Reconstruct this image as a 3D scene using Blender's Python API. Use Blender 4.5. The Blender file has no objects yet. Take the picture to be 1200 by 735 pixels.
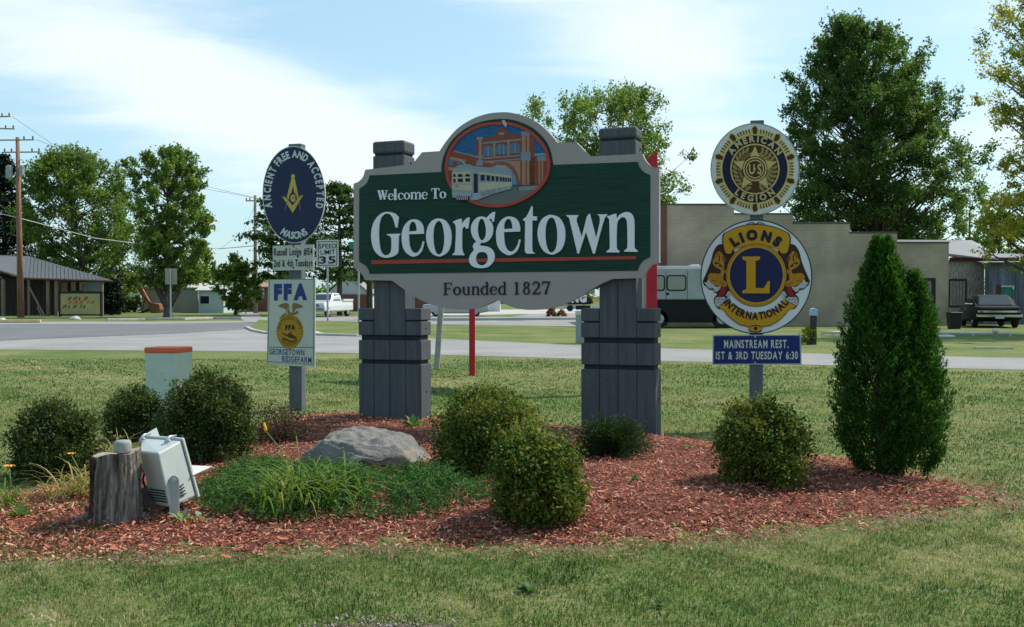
import bpy, bmesh, math, random
import numpy as np
from mathutils import Vector, Matrix
from mathutils import noise as mnoise
from mathutils.geometry import tessellate_polygon
R = math.radians
rng = np.random.default_rng(7)
random.seed(7)
S = bpy.context.scene
COL = S.collection

# ---------------------------------------------------------------- camera
W0, H0, FPX, EYE, HOR = 1200.0, 735.0, 1200.0, 1.6, 350.0
PITCH = math.atan((H0/2 - HOR)/FPX)
cam = bpy.data.cameras.new('camera')
cam.sensor_width = 36.0; cam.lens = 36.0*FPX/W0
cam.clip_start = 0.05; cam.clip_end = 9000
camo = bpy.data.objects.new('camera', cam); COL.objects.link(camo)
camo.location = (0, 0, EYE); camo.rotation_euler = (R(90) - PITCH, 0, 0)
S.camera = camo
# ---------------------------------------------------------------- light
SUN_EL, SUN_AZ = R(49), R(62)        # azimuth from +Y towards +X
S.view_settings.view_transform = 'Standard'; S.view_settings.look = 'None'
S.view_settings.exposure = 0.33; S.view_settings.gamma = 1.0
S.render.engine = 'CYCLES'
world = bpy.data.worlds.new('World'); S.world = world; world.use_nodes = True
wn = world.node_tree; wn.nodes.clear()
def wnode(t, **k):
    n = wn.nodes.new(t)
    for a, b in k.items(): setattr(n, a, b)
    return n
def wmath(op, a, b=None, c=None, clamp=False):
    n = wnode('ShaderNodeMath', operation=op, use_clamp=clamp)
    for i, v in enumerate((a, b, c)):
        if v is None: continue
        if isinstance(v, (int, float)): n.inputs[i].default_value = v
        else: wn.links.new(v, n.inputs[i])
    return n.outputs[0]
sky = wnode('ShaderNodeTexSky', sky_type='NISHITA', sun_disc=False, sun_elevation=SUN_EL, sun_rotation=SUN_AZ)
sky.air_density = 1.0; sky.dust_density = 1.2; sky.ozone_density = 2.0
tc = wnode('ShaderNodeTexCoord')
sep = wnode('ShaderNodeSeparateXYZ'); wn.links.new(tc.outputs['Generated'], sep.inputs[0])
zc = wmath('MAXIMUM', sep.outputs[2], 0.0)
den = wmath('ADD', zc, 0.16)
comb = wnode('ShaderNodeCombineXYZ')
wn.links.new(wmath('DIVIDE', sep.outputs[0], den), comb.inputs[0])
wn.links.new(wmath('DIVIDE', sep.outputs[1], den), comb.inputs[1])
mp = wnode('ShaderNodeMapping'); wn.links.new(comb.outputs[0], mp.inputs[0])
mp.inputs['Rotation'].default_value = (0, 0, R(-28)); mp.inputs['Scale'].default_value = (0.75, 1.15, 1)
mp.inputs['Location'].default_value = (3.15, 1.9, 0.4)
n1 = wnode('ShaderNodeTexNoise'); n1.inputs['Scale'].default_value = 0.62; n1.inputs['Detail'].default_value = 8; n1.inputs['Roughness'].default_value = 0.52; n1.inputs['Distortion'].default_value = 0.35
wn.links.new(mp.outputs[0], n1.inputs['Vector'])
n2 = wnode('ShaderNodeTexNoise'); n2.inputs['Scale'].default_value = 2.6; n2.inputs['Detail'].default_value = 9; n2.inputs['Roughness'].default_value = 0.62; n2.inputs['Distortion'].default_value = 0.8
wn.links.new(mp.outputs[0], n2.inputs['Vector'])
# two cloud banks standing in the sky over the place (directions, soft edged)
def bank(dx, dz, sx, sz, rot, amp):
    # x/y , z/y coordinates of the view direction
    yy = wmath('MAXIMUM', sep.outputs[1], 0.05)
    px_ = wmath('SUBTRACT', wmath('DIVIDE', sep.outputs[0], yy), dx)
    pz_ = wmath('SUBTRACT', wmath('DIVIDE', sep.outputs[2], yy), dz)
    c, s = math.cos(rot), math.sin(rot)
    a = wmath('DIVIDE', wmath('ADD', wmath('MULTIPLY', px_, c), wmath('MULTIPLY', pz_, s)), sx)
    b = wmath('DIVIDE', wmath('SUBTRACT', wmath('MULTIPLY', pz_, c), wmath('MULTIPLY', px_, s)), sz)
    d = wmath('ADD', wmath('MULTIPLY', a, a), wmath('MULTIPLY', b, b))
    return wmath('MULTIPLY', wmath('EXPONENT', wmath('MULTIPLY', d, -1.0)), amp)
banks = None
for bk in ((-0.36, 0.235, 0.25, 0.075, R(-22), 0.46), (-0.14, 0.14, 0.20, 0.07, R(-20), 0.36),
           (0.12, 0.26, 0.13, 0.06, R(-8), 0.50), (0.19, 0.15, 0.10, 0.10, R(-60), 0.26),
           (0.0, 0.30, 0.07, 0.012, 0, 0.3), (0.47, 0.16, 0.16, 0.05, R(10), 0.30), (0.55, 0.30, 0.2, 0.05, R(10), 0.16), (-0.45, 0.09, 0.2, 0.04, 0, 0.1)):
    v = bank(*bk); banks = v if banks is None else wmath('ADD', banks, v)
cl = wmath('ADD', wmath('MULTIPLY', n1.outputs[0], 0.55), wmath('MULTIPLY', n2.outputs[0], 0.45))
cl = wmath('ADD', cl, wmath('MULTIPLY', banks, 0.75))
mr = wnode('ShaderNodeMapRange', interpolation_type='SMOOTHSTEP')
wn.links.new(cl, mr.inputs[0]); mr.inputs[1].default_value = 0.50; mr.inputs[2].default_value = 0.88
mr.inputs[3].default_value = 0.0; mr.inputs[4].default_value = 0.92
mixc = wnode('ShaderNodeMix', data_type='RGBA'); wn.links.new(mr.outputs[0], mixc.inputs[0])
sc_ = wnode('ShaderNodeMix', data_type='RGBA', blend_type='MULTIPLY'); sc_.inputs[0].default_value = 1.0
wn.links.new(sky.outputs[0], sc_.inputs[6]); sc_.inputs[7].default_value = (1.0, 1.12, 0.98, 1)
# thin high veil lifts the blue evenly over the whole sky
veil = wnode('ShaderNodeMix', data_type='RGBA'); veil.inputs[0].default_value = 0.42
wn.links.new(sc_.outputs[2], veil.inputs[6]); veil.inputs[7].default_value = (4.1, 6.1, 7.7, 1)
wn.links.new(veil.outputs[2], mixc.inputs[6])
mixc.inputs[7].default_value = (6.2, 6.85, 7.35, 1)
bg = wnode('ShaderNodeBackground'); bg.inputs[1].default_value = 0.125
wn.links.new(mixc.outputs[2], bg.inputs[0])
wo = wnode('ShaderNodeOutputWorld'); wn.links.new(bg.outputs[0], wo.inputs[0])
sl = bpy.data.lights.new('sun', 'SUN'); sl.energy = 4.0; sl.angle = R(0.5); sl.color = (1.0, 0.945, 0.85)
slo = bpy.data.objects.new('sun', sl); COL.objects.link(slo)
sd = Vector((math.sin(SUN_AZ)*math.cos(SUN_EL), math.cos(SUN_AZ)*math.cos(SUN_EL), math.sin(SUN_EL)))
slo.rotation_euler = sd.to_track_quat('Z', 'Y').to_euler()
slo.location = (20, 30, 40)

# ---------------------------------------------------------------- pixels of the photograph -> points of the place
_c, _s = math.cos(PITCH), math.sin(PITCH)
def ray(x, y):
    u = (x - W0/2)/FPX; v = (H0/2 - y)/FPX
    return Vector((u, _c + _s*v, -_s + _c*v))
def at(x, y, Y):
    d = ray(x, y); return Vector((0, 0, EYE)) + d*(Y/d.y)
def flat(x, y, z=0.0):
    d = ray(x, y); return Vector((0, 0, EYE)) + d*((z - EYE)/d.z)
def pz(y, Y):            # height of image row y at distance Y
    return at(600, y, Y).z

# ---------------------------------------------------------------- materials
MATS = {}
def nodes(m):
    m.use_nodes = True; t = m.node_tree; t.nodes.clear()
    o = t.nodes.new('ShaderNodeOutputMaterial'); b = t.nodes.new('ShaderNodeBsdfPrincipled')
    t.links.new(b.outputs[0], o.inputs[0]); return t, b, o
def mat(name, c, rough=0.7, var=0.12, scale=6.0, bump=0.0, bscale=40.0, metal=0.0, stretch=None, c2=None, spec=0.25, coat=0.0):
    if name in MATS: return MATS[name]
    m = bpy.data.materials.new(name); t, b, o = nodes(m)
    L = t.links.new
    co = t.nodes.new('ShaderNodeTexCoord'); mp = t.nodes.new('ShaderNodeMapping')
    L(co.outputs['Object'], mp.inputs[0])
    if stretch: mp.inputs['Scale'].default_value = stretch
    n = t.nodes.new('ShaderNodeTexNoise'); n.inputs['Scale'].default_value = scale; n.inputs['Detail'].default_value = 7; n.inputs['Roughness'].default_value = 0.62
    L(mp.outputs[0], n.inputs['Vector'])
    r = t.nodes.new('ShaderNodeValToRGB')
    a = c2 if c2 else [max(0, v*(1 - var)) for v in c]; z = [min(1, v*(1 + var)) for v in c]
    r.color_ramp.elements[0].position = 0.34; r.color_ramp.elements[0].color = (*a, 1)
    r.color_ramp.elements[1].position = 0.66; r.color_ramp.elements[1].color = (*z, 1)
    L(n.outputs[0], r.inputs[0]); L(r.outputs[0], b.inputs['Base Color'])
    b.inputs['Roughness'].default_value = rough; b.inputs['Metallic'].default_value = metal
    b.inputs['Specular IOR Level'].default_value = spec; b.inputs['Coat Weight'].default_value = coat
    if bump:
        n2 = t.nodes.new('ShaderNodeTexNoise'); n2.inputs['Scale'].default_value = bscale; n2.inputs['Detail'].default_value = 6
        L(mp.outputs[0], n2.inputs['Vector'])
        bp = t.nodes.new('ShaderNodeBump'); bp.inputs['Strength'].default_value = bump; bp.inputs['Distance'].default_value = 0.02
        L(n2.outputs[0], bp.inputs['Height']); L(bp.outputs[0], b.inputs['Normal'])
    MATS[name] = m; return m
def leafmat(name, cols, trans=0.35, rough=0.55):
    """cols: colours along the per-leaf random value"""
    if name in MATS: return MATS[name]
    m = bpy.data.materials.new(name); t, b, o = nodes(m); L = t.links.new
    at_ = t.nodes.new('ShaderNodeAttribute'); at_.attribute_name = 'rnd'
    r = t.nodes.new('ShaderNodeValToRGB'); e = r.color_ramp.elements
    while len(e) < len(cols): e.new(0.5)
    for i, c in enumerate(cols):
        e[i].position = i/(len(cols) - 1); e[i].color = (*c, 1)
    L(at_.outputs['Fac'], r.inputs[0]); L(r.outputs[0], b.inputs['Base Color'])
    b.inputs['Roughness'].default_value = rough; b.inputs['Specular IOR Level'].default_value = 0.18
    tr = t.nodes.new('ShaderNodeBsdfTranslucent')
    br = t.nodes.new('ShaderNodeMix'); br.data_type = 'RGBA'; br.blend_type = 'MULTIPLY'; br.inputs[0].default_value = 1
    L(r.outputs[0], br.inputs[6]); br.inputs[7].default_value = (1.5, 1.6, 0.7, 1)
    L(br.outputs[2], tr.inputs[0])
    mx = t.nodes.new('ShaderNodeMixShader'); mx.inputs[0].default_value = trans
    L(b.outputs[0], mx.inputs[1]); L(tr.outputs[0], mx.inputs[2]); L(mx.outputs[0], o.inputs[0])
    MATS[name] = m; return m
def glassmat(name, c=(0.02, 0.025, 0.03)):
    return mat(name, c, rough=0.06, var=0.1, spec=0.8)

# ---------------------------------------------------------------- object helpers
def tagp(o, label=None, cat=None, group=None, kind=None):
    if label: o['label'] = label
    if cat: o['category'] = cat
    if group: o['group'] = group
    if kind: o['kind'] = kind
    return o
def thing(name, label, cat, loc=(0, 0, 0), rz=0.0, group=None, rot=None):
    o = bpy.data.objects.new(name, None); COL.objects.link(o)
    o.location = loc; o.rotation_euler = rot if rot else (0, 0, rz)
    o.empty_display_size = 0.2
    return tagp(o, label, cat, group)
def link(name, me, m=None, parent=None, loc=None, smooth=False):
    if m is not None and not me.materials: me.materials.append(m)
    if smooth:
        me.polygons.foreach_set('use_smooth', [True]*len(me.polygons))
    o = bpy.data.objects.new(name, me); COL.objects.link(o)
    if parent: o.parent = parent
    if loc is not None: o.location = loc
    return o
def copy_tree(o, parent=None):
    c = o.copy(); COL.objects.link(c); c.parent = parent
    for ch in list(o.children): copy_tree(ch, c)
    return c
class MB:
    def __init__(s): s.v = []; s.f = []
    def add(s, vs, fs):
        k = len(s.v); s.v += [tuple(p) for p in vs]; s.f += [tuple(i + k for i in f) for f in fs]; return s
    def box(s, x0, x1, y0, y1, z0, z1, M=None):
        vs = [Vector((x, y, z)) for x in (x0, x1) for y in (y0, y1) for z in (z0, z1)]
        if M is not None: vs = [M @ p for p in vs]
        return s.add(vs, [(0, 1, 3, 2), (4, 6, 7, 5), (0, 4, 5, 1), (2, 3, 7, 6), (0, 2, 6, 4), (1, 5, 7, 3)])
    def hexa(s, p):       # 8 corners: bottom 4 ccw, top 4 ccw
        return s.add(p, [(3, 2, 1, 0), (4, 5, 6, 7), (0, 1, 5, 4), (1, 2, 6, 5), (2, 3, 7, 6), (3, 0, 4, 7)])
    def tube(s, pts, r, n=8, cap=True):
        pts = [Vector(p) for p in pts]; m = len(pts)
        rs = r if isinstance(r, (list, tuple)) else [r]*m
        vs = []; up = None
        for i, p in enumerate(pts):
            d = (pts[min(i + 1, m - 1)] - pts[max(i - 1, 0)])
            if d.length < 1e-9: d = Vector((0, 0, 1))
            d.normalize()
            if up is None: up = d.orthogonal().normalized()
            else:
                up = (up - d*up.dot(d))
                up = up.normalized() if up.length > 1e-6 else d.orthogonal().normalized()
            w = d.cross(up)
            for k in range(n):
                a = 2*math.pi*k/n; vs.append(p + (up*math.cos(a) + w*math.sin(a))*rs[i])
        fs = []
        for i in range(m - 1):
            for k in range(n):
                a = i*n + k; b = i*n + (k + 1) % n; fs.append((a, b, b + n, a + n))
        if cap: fs.append(tuple(reversed(range(n)))); fs.append(tuple(range((m - 1)*n, m*n)))
        return s.add(vs, fs)
    def prism(s, poly, y0, y1):   # polygon in x,z extruded along y
        n = len(poly)
        vs = [Vector((p[0], y0, p[1])) for p in poly] + [Vector((p[0], y1, p[1])) for p in poly]
        tris = tessellate_polygon([[Vector((p[0], p[1], 0)) for p in poly]])
        fs = [tuple(t) for t in tris] + [tuple(i + n for i in reversed(t)) for t in tris]
        fs += [(i, (i + 1) % n, (i + 1) % n + n, i + n) for i in range(n)]
        return s.add(vs, fs)
    def mesh(s, name='mesh', bevel=0.0, seg=1):
        me = bpy.data.meshes.new(name); me.from_pydata(s.v, [], s.f)
        bm = bmesh.new(); bm.from_mesh(me)
        bmesh.ops.recalc_face_normals(bm, faces=bm.faces)
        if bevel:
            es = [e for e in bm.edges if len(e.link_faces) == 2 and e.calc_face_angle(0) > 0.5]
            bmesh.ops.bevel(bm, geom=es, offset=bevel, segments=seg, affect='EDGES', profile=0.5)
        bm.to_mesh(me); bm.free(); me.update(); return me
    def build(s, name, m, parent=None, loc=None, bevel=0.0, seg=1, smooth=False, **tg):
        o = link(name, s.mesh(name, bevel, seg), m, parent, loc, smooth)
        if tg: tagp(o, **tg)
        return o
def npmesh(name, V, F, rnd=None):
    """V (N,3), F (M,k) all polygons with k corners"""
    me = bpy.data.meshes.new(name); V = np.ascontiguousarray(V, dtype=np.float32); F = np.ascontiguousarray(F, dtype=np.int32)
    M, k = F.shape
    me.vertices.add(len(V)); me.vertices.foreach_set('co', V.ravel())
    me.loops.add(M*k); me.loops.foreach_set('vertex_index', F.ravel())
    me.polygons.add(M); me.polygons.foreach_set('loop_start', np.arange(0, M*k, k, dtype=np.int32))
    me.polygons.foreach_set('loop_total', np.full(M, k, dtype=np.int32))
    me.update(calc_edges=True)
    if rnd is not None:
        a = me.attributes.new('rnd', 'FLOAT', 'POINT'); a.data.foreach_set('value', np.ascontiguousarray(rnd, dtype=np.float32))
    return me
def catmull(pts, n=5, closed=True, sharp=()):
    P = [Vector((p[0], p[1])) for p in pts]; m = len(P); out = []
    rngi = range(m if closed else m - 1)
    for i in rngi:
        p0, p1, p2, p3 = (P[(i - 1) % m] if closed or i > 0 else P[i]), P[i], P[(i + 1) % m], (P[(i + 2) % m] if closed or i + 2 < m else P[(i + 1) % m])
        if i in sharp: p0 = p1
        if (i + 1) % m in sharp: p3 = p2
        for k in range(n):
            t = k/n
            out.append(0.5*((2*p1) + (p2 - p0)*t + (2*p0 - 5*p1 + 4*p2 - p3)*t*t + (3*p1 - p0 - 3*p2 + p3)*t*t*t))
    if not closed: out.append(P[-1])
    return [(p.x, p.y) for p in out]

# ---------------------------------------------------------------- planes that carry flat sign work
class Plane:
    """frame with x to the right along the sign, -y towards the viewer, z up"""
    def __init__(s, x, y, Y, yaw, roll=0.0):
        s.M = Matrix.Translation(at(x, y, Y)) @ Matrix.Rotation(-yaw, 4, 'Z') @ Matrix.Rotation(-roll, 4, 'Y')
        s.Mi = s.M.inverted(); s.rot = s.M.to_euler()
        s.o = s.Mi @ Vector((0, 0, EYE))
    def loc(s, x, y, dy=0.0):
        """pixel -> local (x,z) on the plane at local y = dy"""
        d = s.Mi.to_3x3() @ ray(x, y); k = (dy - s.o.y)/d.y
        p = s.o + d*k; return (p.x, p.z)
    def plate(s, name, loops, y, th, m, parent, off=(0, 0), px=True, **tg):
        me = plate_mesh(name, [[s.loc(*p, y) for p in lp] for lp in loops] if px else loops, y, th)
        o = link(name, me, m, parent)
        if tg: tagp(o, **tg)
        return o
def plate_mesh(name, loops, y, th, mb=None):
    own = mb is None
    if own: mb = MB()
    flatp = [p for lp in loops for p in lp]; n = len(flatp)
    tris = tessellate_polygon([[Vector((p[0], p[1], 0)) for p in lp] for lp in loops])
    vs = [(p[0], y, p[1]) for p in flatp] + [(p[0], y + th, p[1]) for p in flatp]
    fs = []
    for t in tris:
        a, b, c = [flatp[i] for i in t]
        ar = (b[0]-a[0])*(c[1]-a[1]) - (c[0]-a[0])*(b[1]-a[1])
        t = tuple(t) if ar > 0 else tuple(reversed(t))   # seen from -y, ccw
        fs.append(t); fs.append(tuple(i + n for i in reversed(t)))
    k = 0
    for lp in loops:
        m_ = len(lp)
        fs += [(k + i, k + (i + 1) % m_, k + (i + 1) % m_ + n, k + i + n) for i in range(m_)]
        k += m_
    mb.add(vs, fs)
    if own:
        me = bpy.data.meshes.new(name); me.from_pydata(mb.v, [], mb.f); me.update(); return me
def ribbon(pts, n=6):
    """pts: (x,y,w) centre line with full widths -> outline"""
    P = catmull([(p[0], p[1]) for p in pts], n, closed=False)
    Wd = []
    for i in range(len(pts) - 1):
        for k in range(n): Wd.append(pts[i][2] + (pts[i+1][2] - pts[i][2])*k/n)
    Wd.append(pts[-1][2]); L = []; Rr = []
    for i, p in enumerate(P):
        a = Vector(P[max(0, i-1)]); b = Vector(P[min(len(P)-1, i+1)]); d = (b - a)
        d = d.normalized() if d.length > 1e-9 else Vector((1, 0)); q = Vector((-d.y, d.x))*Wd[i]/2
        L.append((p[0] + q.x, p[1] + q.y)); Rr.append((p[0] - q.x, p[1] - q.y))
    return L + Rr[::-1]
def ellipse(cx, cy, rx, ry, n=40, rot=0, a0=0, a1=2*math.pi):
    c, s = math.cos(rot), math.sin(rot); full = abs(a1 - a0 - 2*math.pi) < 1e-6
    out = []
    for i in range(n if full else n + 1):
        a = a0 + (a1 - a0)*i/n; x = rx*math.cos(a); y = ry*math.sin(a)
        out.append((cx + x*c - y*s, cy + x*s + y*c))
    return out
# ---- built-in font glyphs as plain meshes
GL = {}
def prep_glyphs(chars, styles):
    tmp = []
    for st, off in styles.items():
        for ch in sorted(set(chars)):
            if ch == ' ' : continue
            cu = bpy.data.curves.new('glyph', 'FONT'); cu.body = ch; cu.offset = off; cu.resolution_u = 4; cu.fill_mode = 'FRONT'
            o = bpy.data.objects.new('glyph', cu); COL.objects.link(o); tmp.append((st, ch, o))
    bpy.context.view_layer.update(); dg = bpy.context.evaluated_depsgraph_get()
    for st, ch, o in tmp:
        me = o.evaluated_get(dg).to_mesh()
        V = [(v.co.x, v.co.y) for v in me.vertices]; F = [tuple(p.vertices) for p in me.polygons]
        o.evaluated_get(dg).to_mesh_clear()
        xs = [v[0] for v in V]; ys = [v[1] for v in V]
        GL[(st, ch)] = (V, F, min(xs), max(xs), min(ys), max(ys))
    for st, ch, o in tmp:
        cu = o.data; bpy.data.objects.remove(o); bpy.data.curves.remove(cu)
CAP = 0.0
def text_pts(txt, st, gap=0.09, space=0.30):
    """-> list of (glyph verts shifted, faces), total width; cap height about 0.7"""
    x = 0; out = []
    for ch in txt:
        if ch == ' ': x += space; continue
        V, F, a, b, _, _ = GL[(st, ch)]
        out.append(([(v[0] - a + x, v[1]) for v in V], F, x, b - a)); x += b - a + gap
    return out, x - gap
def text_plate(pl, name, txt, st, p0, p1, h, y, m, parent, gap=0.09, space=0.30, **tg):
    """txt set between pixels p0 (left end of baseline) and p1 (right end), capital height h pixels"""
    gl, wd = text_pts(txt, st, gap, space); mb = MB()
    caph = GL[(st, 'H')][5]
    for V, F, x, w in gl:
        q = []
        for (vx, vy) in V:
            t = vx/wd; px = p0[0] + (p1[0] - p0[0])*t; py = p0[1] + (p1[1] - p0[1])*t - vy/caph*h
            q.append(pl.loc(px, py, y))
        mb.add([(a, y, b) for a, b in q], F)
    me = bpy.data.meshes.new(name); me.from_pydata(mb.v, [], mb.f); me.update()
    o = link(name, me, m, parent)
    if tg: tagp(o, **tg)
    return o
def arc_text(pl, name, txt, st, c, rx, ry, a0, a1, h, wscale, y, m, parent, inner=False, gap=0.09, space=0.3):
    """letters along an ellipse in pixels, angles in degrees clockwise from up; inner: read upright along the bottom"""
    gl, wd = text_pts(txt, st, gap, space); mb = MB(); caph = GL[(st, 'H')][5]
    for V, F, x, w in gl:
        t = (x + w/2)/wd; a = R(a0 + (a1 - a0)*t)
        bx = c[0] + rx*math.sin(a); by = c[1] - ry*math.cos(a)
        tx, ty = rx*math.cos(a), ry*math.sin(a); k = math.hypot(tx, ty); tx /= k; ty /= k
        if inner: tx, ty = -tx, -ty
        nx, ny = ty, -tx
        for_v = []
        for (vx, vy) in V:
            u = (vx - x - w/2)*wscale; v = vy/caph*h
            for_v.append(pl.loc(bx + tx*u + nx*v, by + ty*u + ny*v, y))
        mb.add([(p, y, q) for p, q in for_v], F)
    me = bpy.data.meshes.new(name); me.from_pydata(mb.v, [], mb.f); me.update()
    return link(name, me, m, parent)
prep_glyphs('ANCIENT FREE AND ACCEPTED MASONS GH Russell Lodge #154 2nd & 4th Tuesdays FFA GEORGETOWN RIDGEFARM SPEED LIMIT 35 AMERICAN LEGION US LIONS INTERNATIONAL MAINSTREAM REST. 1ST & 3RD TUESDAY 6:30 ABCDEFGHIJKLMNOPQRSTUVWXYZ0123456789', {'b': 0.042, 'n': 0.008, 'h': 0.078, 'm': 0.024})

# ================================================================ GROUND
BEDPX = [(-60, 596), (-60, 652), (60, 658), (200, 655), (330, 650), (450, 644), (560, 648), (680, 646), (800, 638), (950, 624), (1080, 607), (1160, 597), (1186, 588),
         (1150, 574), (1100, 560), (1040, 545), (940, 532), (860, 521), (800, 514), (740, 507), (650, 500), (560, 493), (500, 489), (380, 487), (330, 492), (280, 506), (200, 525), (130, 545), (60, 572)]
BED = np.array([[flat(*p).x, flat(*p).y] for p in catmull(BEDPX, 4)])
def inpoly(x, y, P):
    x = np.asarray(x, float); y = np.asarray(y, float); ins = np.zeros(x.shape, bool); n = len(P); j = n - 1
    for i in range(n):
        xi, yi = P[i]; xj, yj = P[j]
        c = ((yi > y) != (yj > y)) & (x < (xj - xi)*(y - yi)/((yj - yi) + 1e-12) + xi)
        ins ^= c; j = i
    return ins
def pdist(x, y, P):
    x = np.asarray(x, float); y = np.asarray(y, float); d = np.full(x.shape, 1e9); n = len(P)
    for i in range(n):
        a = P[i]; b = P[(i + 1) % n]; ab = b - a; t = np.clip(((x - a[0])*ab[0] + (y - a[1])*ab[1])/(ab@ab + 1e-12), 0, 1)
        d = np.minimum(d, np.hypot(x - a[0] - t*ab[0], y - a[1] - t*ab[1]))
    return d
def lump(x, y, s=1.0):
    return (np.sin(x*1.7*s + 1.3) * np.cos(y*1.3*s + .4) + 0.5*np.sin(x*3.9*s + y*2.7*s) + 0.3*np.cos(x*7.1*s - y*6.3*s))/1.8
def hgt(x, y):
    """ground height: a low mulch mound, slight lawn unevenness"""
    x = np.asarray(x, float); y = np.asarray(y, float)
    ins = inpoly(x, y, BED); d = pdist(x, y, BED)
    t = np.clip(d/1.1, 0, 1); m = np.where(ins, t*t*(3 - 2*t)*0.12, 0)
    fade = np.clip((22 - y)/6, 0, 1)*np.clip((14 - np.abs(x))/4, 0, 1)
    return m + fade*0.012*lump(x, y, 1.5) + np.where(ins, 0.010*lump(x, y, 6), 0)
def H1(x, y): return float(hgt(np.array([x]), np.array([y]))[0])
def gnd(px, py):
    p = flat(px, py)
    for _ in range(4): p = flat(px, py, H1(p.x, p.y))
    return p
def grow(a, b, step, far, k=1.35):
    r = list(np.arange(a, b + step/2, step)); s = step; lo = r[0]; hi = r[-1]; L = []; Hh = []
    while hi < far: s *= k; hi += s; Hh.append(hi)
    s = step
    while lo > -far: s *= k; lo -= s; L.append(lo)
    return np.array(L[::-1] + r + Hh)
gx = grow(-7, 8, 0.09, 3000); gy = grow(4, 17, 0.09, 4000)
GX, GY = np.meshgrid(gx, gy); GZ = hgt(GX, GY)
nx_, ny_ = len(gx), len(gy)
idx = np.arange(nx_*ny_).reshape(ny_, nx_)
GF = np.stack([idx[:-1, :-1], idx[:-1, 1:], idx[1:, 1:], idx[1:, :-1]], -1).reshape(-1, 4)
def groundmat(name, stops, s1, s2, bump=0.5):
    m = bpy.data.materials.new(name); t, b, o = nodes(m); L = t.links.new
    g = t.nodes.new('ShaderNodeNewGeometry')
    a = t.nodes.new('ShaderNodeTexNoise'); a.inputs['Scale'].default_value = s1; a.inputs['Detail'].default_value = 8; a.inputs['Roughness'].default_value = 0.65
    c = t.nodes.new('ShaderNodeTexNoise'); c.inputs['Scale'].default_value = s2; c.inputs['Detail'].default_value = 5; c.inputs['Roughness'].default_value = 0.7
    L(g.outputs['Position'], a.inputs['Vector']); L(g.outputs['Position'], c.inputs['Vector'])
    mx = t.nodes.new('ShaderNodeMath'); mx.operation = 'MULTIPLY_ADD'; L(c.outputs[0], mx.inputs[0]); mx.inputs[1].default_value = 0.5
    m2 = t.nodes.new('ShaderNodeMath'); m2.operation = 'MULTIPLY'; L(a.outputs[0], m2.inputs[0]); m2.inputs[1].default_value = 0.5; L(m2.outputs[0], mx.inputs[2])
    r = t.nodes.new('ShaderNodeValToRGB'); e = r.color_ramp.elements
    while len(e) < len(stops): e.new(0.5)
    for i, (p, col) in enumerate(stops): e[i].position = p; e[i].color = (*col, 1)
    L(mx.outputs[0], r.inputs[0]); L(r.outputs[0], b.inputs['Base Color']); b.inputs['Roughness'].default_value = 0.95; b.inputs['Specular IOR Level'].default_value = 0.15
    bp = t.nodes.new('ShaderNodeBump'); bp.inputs['Strength'].default_value = bump; bp.inputs['Distance'].default_value = 0.03
    L(c.outputs[0], bp.inputs['Height']); L(bp.outputs[0], b.inputs['Normal']); return m
M_lawn = groundmat('lawn', [(0.36, (0.05, 0.10, 0.020)), (0.47, (0.100, 0.145, 0.036)), (0.56, (0.18, 0.18, 0.07)), (0.66, (0.30, 0.235, 0.125))], 0.35, 9.0, 0.8)
g = npmesh('ground', np.stack([GX.ravel(), GY.ravel(), GZ.ravel()], -1), GF)
tagp(link('ground', g, M_lawn, smooth=True), kind='structure')
# mulch bed sheet
cx_, cy_ = (GX[:-1, :-1] + GX[1:, 1:])/2, (GY[:-1, :-1] + GY[1:, 1:])/2
keep = (inpoly(cx_, cy_, BED) & (pdist(cx_, cy_, BED) > .22 + .09*np.sin(cx_*9 + cy_*4) + .06*np.sin(cx_*23))).ravel()
bf = GF[keep]; used = np.unique(bf); remap = np.full(nx_*ny_, -1); remap[used] = np.arange(len(used))
bv = np.stack([GX.ravel(), GY.ravel(), GZ.ravel() + 0.006], -1)[used]
M_soil = groundmat('mulch_soil', [(0.38, (0.07, 0.026, 0.017)), (0.5, (0.17, 0.062, 0.042)), (0.62, (0.28, 0.12, 0.085))], 3.0, 45.0, 1.0)
tagp(link('mulch_bed', npmesh('mulch_bed', bv, remap[bf]), M_soil, smooth=True), kind='structure')
def sheet(name, px, m, z, n=0, kind='structure'):
    P = [flat(*p, z) for p in (catmull(px, n) if n else px)]
    t = tessellate_polygon([[Vector((p.x, p.y, 0)) for p in P]])
    me = bpy.data.meshes.new(name); me.from_pydata([tuple(p) for p in P], [], [tuple(i) for i in t]); me.update()
    o = link(name, me, m)
    bm = bmesh.new(); bm.from_mesh(me); bmesh.ops.recalc_face_normals(bm, faces=bm.faces)
    if sum(f.normal.z for f in bm.faces) < 0: bmesh.ops.reverse_faces(bm, faces=bm.faces)
    bm.to_mesh(me); bm.free()
    return tagp(o, kind=kind)
M_gravelroad = groundmat('road_pale', [(0.35, (0.20, 0.19, 0.18)), (0.5, (0.27, 0.26, 0.25)), (0.65, (0.34, 0.33, 0.315))], 0.3, 14.0, 0.4)
M_asphalt = groundmat('asphalt', [(0.35, (0.12, 0.12, 0.125)), (0.5, (0.155, 0.155, 0.16)), (0.65, (0.19, 0.19, 0.19))], 0.25, 12.0, 0.3)
M_conc = mat('concrete', (0.42, 0.40, 0.36), 0.9, 0.18, 2.0, 0.4, 30)
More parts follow.
